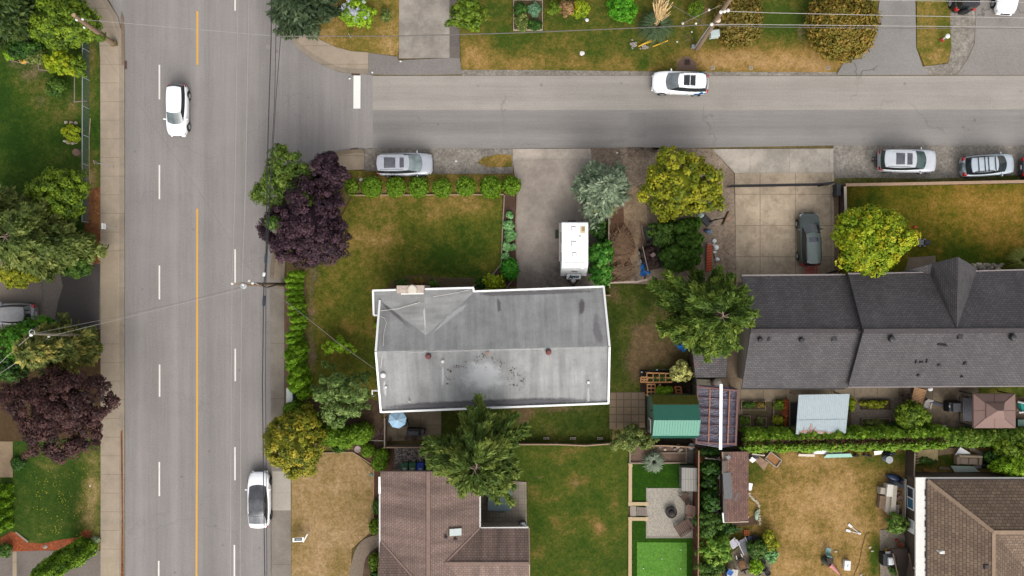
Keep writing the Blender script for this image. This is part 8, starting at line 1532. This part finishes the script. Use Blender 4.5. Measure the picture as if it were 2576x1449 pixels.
for i,(x,y,rx,ry,h,l)in enumerate(((833,1094,34,28,2.3,'left mound of the dense hedge below the silvery tree'),(868,1100,30,26,2.2,'middle mound of the dense hedge below the silvery tree'),(908,1090,30,26,2.4,'round right mound of the dense hedge below the silvery tree'),(742,1032,30,22,2.4,'green cedar mound above the golden green roadside tree'),(776,1060,26,30,2.2,'green cedar mound right of the golden green roadside tree'),(852,1130,16,8,.6,'low loose plant at the top of the tan lawn'))):clipped_bush('hedge_mound',l,x,y,rx,ry,h,L_yew if i<5 else L_mid,35+i,'hedge',None,.14,.9,0,.12)
for i,(x,y,rx,ry,h,mt,l)in enumerate(((945,1324,16,19,1.0,L_green,'round green bush at the wall of the streaky brown house'),(943,1414,15,22,1.1,L_green,'round green bush inside the curved path'),(948,1446,16,12,.9,L_deep,'dark bush at the lower end of the curved path'),(948,1276,9,20,.6,L_mid,'narrow plant under the gutter of the streaky brown house'))):clipped_bush('bush',l,x,y,rx,ry,h,mt,70+i,'bush',None,.14,.9,0,.1)
leafy_tree('tree','olive green tree leaning over the road at the southeast corner',718,462,70,84,5.4,M_leaf('olive corner leaves',[(50,72,22),(86,108,36),(128,142,60)]),101,size=.20,dens=1.2,amp=.3,hb=1.2)
leafy_tree('purple_tree','broad dark purple leaved tree at the corner of the front lawn',768,566,112,118,6.2,L_purple,102,size=.20,dens=1.5,amp=.22,hb=1.2,spread=.7)
leafy_tree('purple_tree','small purple leaved tree joined to the upper side of the broad purple tree',824,436,46,50,5.0,L_purple,103,size=.18,dens=1.3,amp=.34,hb=1.0)
leafy_tree('bush','pale green shrub poking out of the broad purple tree',688,560,20,17,6.3,L_mid,104,'shrub',size=.17,hb=4.6,trunk=.06,core=0,zc=5.4)
radial_tree('blue_spruce','blue grey spruce at the head of the trailer driveway',1513,476,78,6.0,L_blue,110,size=.17,n_br=130,per=120,up=.15,twig=.5,conic=.78,bark=False,wide=.2)
clipped_bush('bush','pale yellow green shrub at the foot of the blue spruce',1512,522,34,20,1.6,L_pale,111,'shrub',None,.17,.8,0,.14,fuzz=.12)
leafy_tree('tree','yellow green bushy tree beside the sliding gate',1718,466,100,86,5.4,L_yellow,112,size=.22,dens=1.3,amp=.22,hb=.8,spread=.8)
leafy_tree('tree','mid green bushy shrub left of the columnar cedars',1676,583,40,36,3.4,L_mid,113,'shrub',size=.18,dens=1.2,hb=.5)
for i,(x,y,r,h)in enumerate(((1716,572,.62,4.2),(1735,563,.58,4.0),(1755,560,.55,3.8),(1742,590,.62,4.2),(1722,606,.65,4.4),(1742,612,.6,4.3),(1758,600,.55,4.0),(1704,634,.62,4.2),(1722,640,.65,4.4),(1741,636,.62,4.3),(1757,628,.55,4.0),(1700,658,.55,4.0),(1716,664,.6,4.0),(1738,660,.58,4.0),(1754,652,.5,3.8),(1690,640,.5,3.8))):
 q=W(1288+(x-1288)*.945,724.5+(y-724.5)*.945);column_shrub('columnar_cedar','dark green columnar cedar in the clump left of the orange red sheet',(q.x,q.y),r,h,M_leaf('deep cedar sprays',[(34,58,14),(56,86,20),(88,118,40)]),120+i,'columnar cedars by the concrete driveway',taper=.8)
leafy_tree('laurel','dark laurel bush between trailer and board fence',1507,572,20,32,1.5,L_deep,140,'shrub',size=.2,hb=.2,trunk=.05)
leafy_tree('rhododendron','leafy rhododendron with pale tips beside the travel trailer',1514,640,30,36,2.3,M_leaf('rhododendron leaves',[(30,76,14),(54,112,24),(120,160,70)]),141,'shrub',size=.26,hb=.2,dens=1.1,amp=.3,trunk=.06)
leafy_tree('rhododendron','leafy rhododendron behind the corner of the bungalow',1512,690,32,32,2.1,M_leaf('rhododendron leaves',[(30,76,14),(54,112,24),(120,160,70)]),142,'shrub',size=.26,hb=.2,dens=1.1,trunk=.06)
clipped_bush('bush','round bright green bush in the bed beside the trailer driveway',1283,678,22,27,1.4,M_leaf('fresh green leaves',[(30,84,12),(50,114,20),(88,142,44)]),143,'bush',None,.15,.9,0,.1)
clipped_bush('bush','yellow green bush in the bed corner beside the bungalow roof',1243,711,26,17,1.1,L_maple,144,'bush',None,.17,.8,0,.16,fuzz=.12);clipped_bush('bush','dark low plants left of the yellow green bed bush',1215,712,18,12,.6,L_deep,145,'bush',None,.15,.8,0,.2)
for i,(x,y,r,l)in enumerate(((1283,541,10,'small hosta plant at the top of the planting bed'),(1279,568,14,'pale green hosta below the small top hosta'),(1283,592,15,'largest pale green hosta of the planting bed'),(1275,620,12,'hosta left of the timber edging in the planting bed'),(1290,622,8,'small hosta against the driveway timber'),(1272,645,11,'lowest hosta of the planting bed'))):leafy_tree('hosta',l,x,y,r,r,.5,M_leaf('hosta leaves',[(66,116,54),(102,148,84),(160,190,138)]),150+i,'plant','hostas in the planting bed',hb=.06,size=.2,trunk=0,core=0,clump=.14,zc=.3)
for i,(x,y,r,mt,l)in enumerate(((1010,712,16,L_mid,'low green plant in the dry bed above the chimney'),(1055,706,14,L_orange,'low orange tinged plant in the dry bed'),(1090,712,15,L_mid,'low plant right of the chimney'),(948,818,7,L_lime,'small lime plant at the west wall of the bungalow'))):leafy_tree('bed_plant',l,x,y,r,r*.7,.5,mt,160+i,'plant',hb=.05,size=.14,trunk=0,core=0,clump=.15,zc=.3,dens=.6)
radial_tree('cypress','big feathery cypress with pale boughs beside the long dark house',1760,786,124,11.0,L_gum,170,size=.125,n_br=125,per=480,up=.42,wide=.07,conic=.5,asp=3.4,zc=3.5,droop=.12,trunk=.26,amp=.3)
radial_tree('cypress','feathery cypress with upswept sprays between the bungalow and the streaky brown house',1207,1124,124,10.5,M_leaf('upswept cypress sprays',[(36,54,16),(72,92,30),(128,138,60)]),171,size=.12,n_br=135,per=470,up=.5,wide=.065,conic=.52,asp=3.6,zc=2.5,droop=.1,trunk=.24,amp=.3)
leafy_tree('maple','round yellow green maple in front of the long dark house',2200,602,100,92,5.6,L_maple,172,size=.22,dens=1.5,amp=.16,hb=1.2,spread=.7)
leafy_tree('tree','silvery green tree with an open crown beside the west wall of the bungalow',858,998,76,72,4.6,L_apple,173,size=.20,dens=.9,amp=.42,hb=1.2,core=.4)
leafy_tree('sapling','small bright green sapling under the service drop',852,871,38,20,2.2,L_lime,174,'sapling',size=.16,dens=.55,amp=.4,hb=.5,core=0,trunk=.05)
leafy_tree('tree','golden green round tree overhanging the east pavement',737,1116,80,88,5.2,M_leaf('golden green leaves',[(62,74,12),(108,112,22),(164,146,44)]),175,size=.2,dens=1.5,amp=.15,hb=.8,spread=.8)
leafy_tree('bush','airy grey green bush at the corner of the turf yard',1590,1106,56,36,2.4,L_olive,176,'bush',size=.16,dens=.7,amp=.35,hb=.3,core=.3,trunk=.06);tuft('lavender','grey purple lavender clump at the edge of the stone planter',1644,1160,34,.9,M_leaf('lavender stems',[(112,122,102),(138,140,128),(150,140,154)]),177,300,'plant',blade=.035)
leafy_tree('bush','cream variegated shrub above the green shed',1716,937,29,28,1.9,L_pale,178,'shrub',size=.2,dens=1.0,hb=.2,trunk=.06);leafy_tree('bush','bright green plants between the trellis and the green shed',1671,985,24,14,1.0,L_lime,179,'plant',size=.18,hb=.1,trunk=0,core=.5,zc=.7)
leafy_tree('vine','leafy vine climbing through the tan trellis',1660,951,30,9,.8,L_mid,180,'plant',size=.16,hb=.2,trunk=0,core=0,dens=.5,zc=.6)
def hedge(name,label,path,w,h,mat,seed,gap=True,size=.17,n_per_m=900,twig=None):
 q=WP(path);c=q[0].lerp(q[-1],.5);root=thing(name,label,'hedge',(c.x,c.y,.05));rs=np.random.RandomState(seed)
 L=sum((q[i+1]-q[i]).length for i in range(len(q)-1));N=int(L*n_per_m);seg=np.array([0]+list(np.cumsum([(q[i+1]-q[i]).length for i in range(len(q)-1)])))
 prof=np.array([(-1,.05),(-1.05,.55),(-.86,.98),(-.5,1.02),(-.18,.78),(.16,.76),(.48,1.0),(.88,.96),(1.02,.5),(1,.05)]if gap else[(-1,.05),(-1,.5),(-.7,.9),(-.2,1),(.3,1),(.75,.88),(1,.5),(1,.05)])
 pl=np.concatenate([[0],np.cumsum(np.linalg.norm(np.diff(prof*[w,h],axis=0),axis=1))]);
 def pts(N,lo=None):
  u=rs.rand(N)*L;s=rs.rand(N)*pl[-1];X=np.interp(u,seg,[v.x for v in q]);Yc=np.interp(u,seg,[v.y for v in q]);a=np.interp(s,pl,prof[:,0]);z=np.interp(s,pl,prof[:,1])
  lump=np.sin(u*2.9+seed)*.5+np.sin(u*6.3+2*a)*.35+np.sin(u*13+5*z)*.25
  Y2=Yc-a*w*(1+.16*lump);Z=z*h*(1+.09*lump)+rs.normal(size=N)*.05
  return np.stack([X+rs.normal(size=N)*.05,Y2+rs.normal(size=N)*.05,Z],1),a,z,lump
 p,a,z,lump=pts(N);keep=(np.abs(a)>.30)|(rs.rand(N)<.12)if gap else np.ones(N,bool)
 if gap:uu=(p[:,0]-q[0].x);keep|=(uu<3.2)|(uu>L-2.6)
 p,a,z,lump=p[keep],a[keep],z[keep],lump[keep];n=len(p)
 nr=np.stack([rs.normal(size=n)*.4,-a*1.0+rs.normal(size=n)*.5,.5+rs.rand(n)],1)
 leaf_mesh('foliage',p,nr,size*rs.uniform(.7,1.4,n),np.clip(.5+.25*lump+rs.normal(size=n)*.14,0,1),mat,root,seed=seed)
 m=MB()
 for i in range(len(q)-1):
  m.bar(q[i]+Vector((0,0,h*.36)),q[i+1]+Vector((0,0,h*.36)),w*1.5,h*.62)
 m.build('inner_twigs',twig or M('brown hedge interior',(84,60,46),.4,5,.95),root)
 if gap:
  p,a,z,lump=pts(int(L*260));k=np.abs(a)<.42;p=p[k];n=len(p);nr=rs.normal(size=(n,3))+[0,0,.6]
  leaf_mesh('dry_twigs',p,nr,.2*rs.uniform(.5,1.2,n),rs.rand(n),M_leaf('dry hedge twigs',[(54,36,30),(96,66,50),(140,104,80)],.05),root,asp=3,seed=seed)
 return root
hedge('cedar_hedge','long cedar hedge with a brown open middle between the back yards',[(1856,1100),(1990,1099),(2150,1097),(2300,1094),(2345,1090)],.78,2.2,L_yew,200)
hedge('vine_hedge','low leafy vine hedge running on from the cedar hedge to the right edge',[(2340,1096),(2440,1098),(2560,1096),(2760,1094)],.64,1.3,M_leaf('vine hedge leaves',[(52,84,14),(84,112,26),(130,146,60)]),201,gap=False,size=.19)
leafy_tree('bush','rounded feathery bush above the bend of the cedar hedge',2297,1046,42,36,2.4,L_green,202,'bush',size=.17,dens=1.4,hb=.2,amp=.12,trunk=.06);leafy_tree('bush','dark green bush between the feathery bush and the hedge',2262,1074,24,16,1.2,L_deep,203,'bush',size=.17,hb=.1,trunk=.05)
leafy_tree('bush','grey green sage bush right of the feathery bush',2361,1081,20,13,.9,L_grey,204,'bush',size=.15,hb=.05,trunk=0,core=.4,zc=.6);leafy_tree('bush','low dark plants at the foot of the gazebo',2440,1082,24,9,.7,L_deep,205,'plant',size=.15,hb=.05,trunk=0,core=.3,zc=.4)
for i,(x,y,rx,ry,h,mt,l)in enumerate(((2545,1128,44,26,2.2,L_green,'bright green shrub at the right edge below the vine hedge'),(2552,1176,46,30,2.6,L_lime,'lime green shrub at the corner of the hip roofed house'),(2500,1150,26,16,1.2,L_deep,'dark shrub right of the sofa'),(2260,1318,30,27,1.6,M_leaf('grassy potted leaves',[(50,80,18),(88,116,40),(136,150,80)]),'potted grassy shrub beside the stacked boards'),(1907,1383,26,24,1.3,L_mid,'green bush among the black nursery pots'),(1934,1350,14,16,1.2,L_yellow,'upper yellow bush at the edge of the burnt lawn'),(1944,1372,16,20,1.2,L_yellow,'lower yellow bush at the edge of the burnt lawn'),(1940,1398,18,20,1.1,M_leaf('hosta leaves',[(66,116,54),(102,148,84),(160,190,138)]),'pale leafy bush below the yellow bushes'),(1903,1425,18,22,.9,L_lime,'lime leafed plant between the nursery pots'),(2250,1436,14,10,.8,L_mid,'plant in a pot below the silver barbecue'),(2318,1160,34,10,.6,L_mid,'weedy green strip below the plywood sheet'))):leafy_tree('shrub',l,x,y,rx,ry,h,mt,210+i,'shrub',size=.2 if ry>12 else.14,dens=1.0,hb=.15,trunk=.05 if h>1 else 0,core=.5,amp=.25)
for i,(x,y,rx,ry,h,l)in enumerate(((1791,1176,24,22,2.0,'leafy green bush below the left picket fence'),(1786,1215,22,24,1.6,'leafy bush around the bleached ladder'),(1787,1262,26,30,2.2,'leafy bush left of the bleached boards'),(1783,1318,34,36,2.4,'tall leafy bush below the old shed corner'),(1820,1332,30,24,1.3,'weedy bush under the lower edge of the old shed'),(1800,1385,42,40,2.6,'large light green bush left of the lounge chairs'),(1784,1432,36,30,2.3,'leafy bush at the lower end of the red brown fence'),(1790,1136,44,9,1.0,'dark ivy between pergola and picket fence'))):leafy_tree('ivy_bush',l,x,y,rx,ry,h,(L_deep,L_deep,L_deep,L_mid,L_deep,M_leaf('light bush leaves',[(52,88,18),(92,128,36),(146,166,66)]),L_mid,L_deep)[i],230+i,'bush',size=.2,hb=.1,core=.55,trunk=.05,amp=.3,dens=1.2)
for i,(x,y,rx,ry,mt,l)in enumerate(((1873,1058,12,12,L_green,'leafy greens in the bed nearest the pergola'),(1914,1018,12,9,L_orange,'orange flowering plant in the long raised bed'),(1884,1019,18,8,L_mid,'low green crop in the long raised bed'),(1913,1060,10,10,L_olive,'straggly plants in the small square bed'),(1962,1018,14,14,L_green,'bright green plant in the wide timber bed'),(1958,1057,17,13,L_yellow,'yellow green plant at the foot of the wide timber bed'),(1977,1034,7,30,M_leaf('rusty red leaves',[(96,42,26),(136,64,34),(170,96,52)]),'strip of rusty red plants beside the black ground sheet'),(2200,1017,32,10,L_yellow,'yellow green crop in the upper gravel patio bed'),(2144,1018,8,18,L_maple,'green and orange plants at the right side of the tin roof'),(2200,1065,30,10,L_olive,'thin weeds in the lower gravel patio bed'))):leafy_tree('vegetable_plant',l,x,y,rx,ry,.6,mt,250+i,'plant',size=.14,hb=.1,core=0,trunk=0,dens=.9 if i!=9 else.3,amp=.3,zc=.4,clump=.14)
tuft('ornamental_grass','pale ornamental grass at the right edge before the long dark house',2566,655,38,1.3,L_pale,270,260,'grass plant',blade=.03);clipped_bush('bush','blue green bush at the left end of the boulder row',2432,674,20,9,.7,L_apple,271,'bush',None,.14,.8,0,.2)
radial_tree('pine','dark green pine overhanging the northeast corner pavement',758,8,88,7.0,L_pine,280,size=.2,n_br=120,per=150,up=.25,conic=.6,bark=False,wide=.24,amp=.3)
hy=leafy_tree('hydrangea','lime hydrangea with pale lilac flower heads on the corner lawn',895,30,42,38,1.5,L_lime,281,'shrub',size=.24,dens=1.0,hb=.1,amp=.3,trunk=.05);rs=np.random.RandomState(3);n=26;c_=world_loc(hy);fp=[]
for k in range(n):a_=rs.uniform(0,6.28);r_=rs.uniform(.2,1.2);fp.append(np.array([c_.x+cos(a_)*r_,c_.y+sin(a_)*r_*.95,1.5-.35*r_])+rs.normal(size=(34,3))*.085)
fp=np.concatenate(fp);leaf_mesh('flowers',fp,rs.normal(size=fp.shape)*.4+[0,0,1],np.full(len(fp),.09),rs.rand(len(fp)),M_leaf('lilac florets',[(150,150,172),(180,182,196),(206,208,212)]),hy,asp=1.1)
leafy_tree('bush','small olive shrub right of the hydrangea',970,38,14,17,.8,L_olive,282,'shrub',size=.16,hb=.05,trunk=0,core=.4);leafy_tree('tree','leafy green tree beside the north concrete driveway',1178,26,46,46,3.6,L_green,283,size=.24,dens=1.0,amp=.35,hb=.6)
for i,(x,y,rx,ry,mt,l)in enumerate(((1312,56,18,22,L_olive,'olive plants in the lower left of the verge planter'),(1310,22,18,16,L_deep,'dark leaves in the upper left of the verge planter'),(1345,24,18,18,M_leaf('cabbage leaves',[(50,84,56),(84,120,88),(130,158,122)]),'blue green cabbages in the verge planter'),(1345,62,18,14,L_deep,'dark green leaves in the lower right of the verge planter'))):leafy_tree('vegetable_plant',l,x,y,rx,ry,.8,mt,284+i,'plant',size=.2,hb=.3,core=.4,trunk=0,zc=.6)
for i,(x,y,r,mt,l)in enumerate(((1394,20,16,L_green,'green leafy plant right of the verge planter'),(1426,18,20,M_leaf('faded pink brown leaves',[(96,80,44),(132,104,66),(166,128,96)]),'faded reddish plant on the north lawn'),(1462,22,22,L_maple,'yellow green leafy plant on the north lawn'),(1752,20,21,L_green,'round green shrub behind the guy wire'),(1568,18,36,M_leaf('vivid green leaves',[(44,96,8),(66,128,14),(104,156,36)]),'vivid green round shrub on the north lawn'))):leafy_tree('shrub',l,x,y,r,r,1.0+r*.02,mt,290+i,'shrub',size=.18,hb=.1,trunk=.05,core=.55,dens=1.2)
pg=tuft('pampas_grass','grey green pampas grass with a sheaf of tan plumes on the north lawn',1650,68,54,1.5,M_leaf('pampas blades',[(72,88,58),(104,118,80),(140,150,112)]),295,520,'grass plant',blade=.03);b_=world_loc(pg);m=MB();rd=random.Random(2)
for k in range(90):t_=b_+Vector((rd.gauss(.25,.32),rd.gauss(1.25,.5),rd.uniform(1.6,2.4)));s_=b_+Vector((rd.gauss(0,.15),rd.gauss(.2,.1),.9));d_=Vector((.03,0,0));m.add([s_-d_*.4,s_+d_*.4,t_+d_,t_-d_],[(0,1,2,3)])
m.build('plumes',M('tan plume stalks',(196,166,118),.2,4,.9,k=1.4),pg)
clipped_bush('orange_hedge','browning orange green shrub behind the transformer pole',1858,46,58,74,2.2,L_orange,296,'hedge',None,.17,.9,0,.08,fuzz=.1);clipped_bush('orange_hedge','huge round browning hedge between the lawn and the asphalt driveway',2121,62,87,89,2.9,M_leaf('browning hedge leaves',[(76,80,20),(112,98,34),(150,116,54)]),297,'hedge',None,.17,.9,0,.05,fuzz=.1,spread=.8)
radial_tree('conifer','dark conifer at the upper left corner',24,34,84,7.5,M_leaf('dark west conifer',[(26,42,20),(52,72,28),(92,104,50)]),300,size=.22,n_br=110,per=150,up=.2,bark=False,wide=.24,conic=.6)
leafy_tree('tree','large bright green bushy tree behind the mossy utility pole',150,50,86,72,4.6,L_green,301,size=.22,dens=1.3,amp=.2,hb=.6,spread=.7)
leafy_tree('tree','small yellow green tree against the chain link fence',148,158,38,30,3.0,L_maple,302,size=.17,dens=1.0,amp=.35,hb=.8,core=.4);leafy_tree('bush','yellow green bush touching the chain link fence',194,166,20,28,2.4,L_green,303,'bush',size=.17,amp=.3,hb=.4,trunk=.05);leafy_tree('bush','dull green bush below the small yellow green tree',137,217,28,26,1.4,L_mid,304,'bush',size=.16,dens=.7,hb=.2,core=.4,trunk=.05)
leafy_tree('bush','small vivid bush at the edge of the upper left lawn',25,138,19,13,.9,L_lime,305,'bush',size=.16,hb=.1,trunk=0);leafy_tree('bush','dark undergrowth below the corner conifer',55,116,44,30,1.4,L_deep,306,'bush',size=.2,hb=.1,trunk=.05,amp=.3);leafy_tree('bush','orange dry plant in the upper left bed',84,122,8,14,.6,L_orange,307,'plant',size=.13,hb=.05,trunk=0,core=0,zc=.3);leafy_tree('bush','dull undergrowth left of the yellow green tree',88,142,30,20,.9,L_olive,308,'bush',size=.16,hb=.05,trunk=0,core=.4)
leafy_tree('bush','small yellow green shrub inside the ring of pale stones',178,334,24,24,1.1,L_maple,309,'shrub',size=.17,hb=.1,dens=.9,amp=.35,core=.4,trunk=.05)
leafy_tree('tree','bright green cedar like tree left of the street sign',142,486,72,70,4.8,L_green,310,size=.2,dens=1.4,amp=.16,hb=.5,spread=.6)
radial_tree('birch_tree','large pale green tree with bare boughs beside the west driveway',100,602,112,8.0,L_olive,311,size=.17,n_br=150,per=260,up=.3,conic=.5,wide=.13,asp=2.4,zc=3.5,droop=.2,amp=.3);radial_tree('conifer','loose drooping conifer mixed into the pale green west tree',40,540,80,6.8,L_olive,312,size=.22,n_br=80,per=110,up=.2,conic=.5)
leafy_tree('bush','yellow green shrub at the upper edge of the west driveway',44,690,56,36,2.6,L_yellow,313,'shrub',size=.2,dens=1.2,hb=.3,trunk=.06);leafy_tree('bush','deep green shrub beside the fallen leaves',188,668,44,30,2.6,L_mid,314,'shrub',size=.2,hb=.3,trunk=.06,dens=1.2)
leafy_tree('tree','bright leafy tree overhanging the dusty grey hatchback',66,858,88,50,5.0,M_leaf('fresh west leaves',[(34,78,10),(60,108,18),(104,142,40)]),315,size=.24,dens=1.2,amp=.35,hb=1.0);leafy_tree('bush','dark undergrowth left of the golden conifer',20,918,50,44,2.6,L_deep,316,'bush',size=.22,hb=.2,trunk=.06)
radial_tree('golden_conifer','golden tipped conifer between the west pole and the dark red tree',168,872,64,8.6,L_gold,317,size=.18,n_br=120,per=190,up=.25,wide=.16,conic=.7,bark=False,amp=.3,zc=2.7);leafy_tree('bush','olive green conifer boughs beside the west pavement',212,868,36,40,2.4,L_olive,318,'bush',size=.18,hb=.2,trunk=.05,amp=.3)
leafy_tree('red_tree','broad dark red brown tree overhanging the west pavement',140,1040,124,112,7.6,L_red,319,size=.2,dens=1.4,amp=.24,hb=1.8,spread=.7)
q=W(218,1376);column_shrub('columnar_cedar','tall columnar cedar leaning over the southwest driveway',(q.x,q.y),.95,7.2,L_yew,320,taper=.8,size=.16,dens=.9);leafy_tree('bush','dark green bush at the left end of the red mulch',10,1386,18,16,1.0,L_mid,321,'bush',size=.16,hb=.1,trunk=.05,dens=1.2)
for i,(x,y,l)in enumerate(((16,1252,'uppermost cedar of the clump at the left edge'),(14,1280,'second cedar of the clump at the left edge'),(14,1306,'third cedar of the clump at the left edge'),(14,1334,'lowest cedar of the clump at the left edge'))):q=W(22,y-22);column_shrub('columnar_cedar',l,(q.x,q.y),.55,3.2,L_ced,330+i,'cedars at the left edge')
leafy_tree('bush','dark weedy clump under the dark red tree',46,1166,20,16,.7,L_deep,340,'plant',size=.15,hb=.05,trunk=0,core=.3,zc=.4);leafy_tree('bush','small dark plant at the corner of the red mulch bed',240,1358,11,8,.5,L_grey,341,'plant',size=.12,hb=.05,trunk=0,core=0,zc=.3)
for i,(x,y)in enumerate(((236,1368),(234,1374),(238,1378),(230,1382),(240,1383))):stone('pale rubble stone at the end of the red mulch bed',x,y,.14,stn,i,'rubble stones by the mulch',z=.1)
rs=np.random.RandomState(8);fl=thing('dandelions','yellow dandelion flowers dotted over the weedy left lawn','flowers',tuple(W(150,1260)));fl['kind']='stuff';n=130
cl=[(rs.uniform(90,230),rs.uniform(1180,1345))for _ in range(34)];pp=np.array([tuple(W(cl[k%34][0]+rs.normal()*7,cl[k%34][1]+rs.normal()*6,.17))for k in range(n)]);leaf_mesh('flower_heads',pp,np.tile([0,0,1.0],(n,1))+rs.normal(size=(n,3))*.2,np.full(n,.045),rs.rand(n),M_leaf('dandelion yellow',[(206,190,40),(226,206,40),(236,216,70)]),fl,asp=1.0)
panel('timber_board','grey board slanting along the red mulch bed','board',[(37,1340),(40,1337),(72,1362),(69,1366)],.16,.2,wood_g);stone('pale stepping stone in the red mulch',116,1374,.2,stg,2,h=.3,z=.11)
SKY=.19;SUN=.75;EXPO=0.84
# ---------------------------------------------------------------- light, sky, camera
w=bpy.data.worlds.new('World');sc.world=w;w.use_nodes=True
nt=w.node_tree;nt.nodes.clear()
o_=nt.nodes.new('ShaderNodeOutputWorld');bg=nt.nodes.new('ShaderNodeBackground');sky=nt.nodes.new('ShaderNodeTexSky')
sky.sky_type='NISHITA';sky.sun_disc=False;sky.sun_elevation=R(41);sky.sun_rotation=R(168);sky.air_density=1.0;sky.dust_density=4.0;sky.ozone_density=1.0
hs=nt.nodes.new('ShaderNodeHueSaturation');hs.inputs['Saturation'].default_value=.22
nt.links.new(sky.outputs[0],hs.inputs['Color']);nt.links.new(hs.outputs[0],bg.inputs[0]);bg.inputs[1].default_value=SKY
nt.links.new(bg.outputs[0],o_.inputs[0])
l=bpy.data.lights.new('sun','SUN');l.energy=SUN;l.angle=R(60);l.color=(1.0,.955,.885)
s=bpy.data.objects.new('sun',l);COL.objects.link(s);s.rotation_euler=(R(49),0,R(12))
cam=bpy.data.cameras.new('camera');co=bpy.data.objects.new('camera',cam);COL.objects.link(co)
co.location=(0,0,H);co.rotation_euler=(0,0,0);cam.sensor_width=36;cam.sensor_fit='HORIZONTAL'
cam.lens=36/(2*(CX/PPM/H));cam.clip_start=.5;cam.clip_end=2000
sc.camera=co
vs_=sc.view_settings;vs_.view_transform='Standard';vs_.look='None';vs_.gamma=1;vs_.exposure=EXPO;vs_.use_curve_mapping=False
sc.render.engine='CYCLES';sc.cycles.use_denoising=True;sc.cycles.max_bounces=6;sc.cycles.diffuse_bounces=3;sc.cycles.transparent_max_bounces=8;sc.cycles.caustics_reflective=False;sc.cycles.caustics_refractive=False
sc.render.resolution_x=1024;sc.render.resolution_y=576
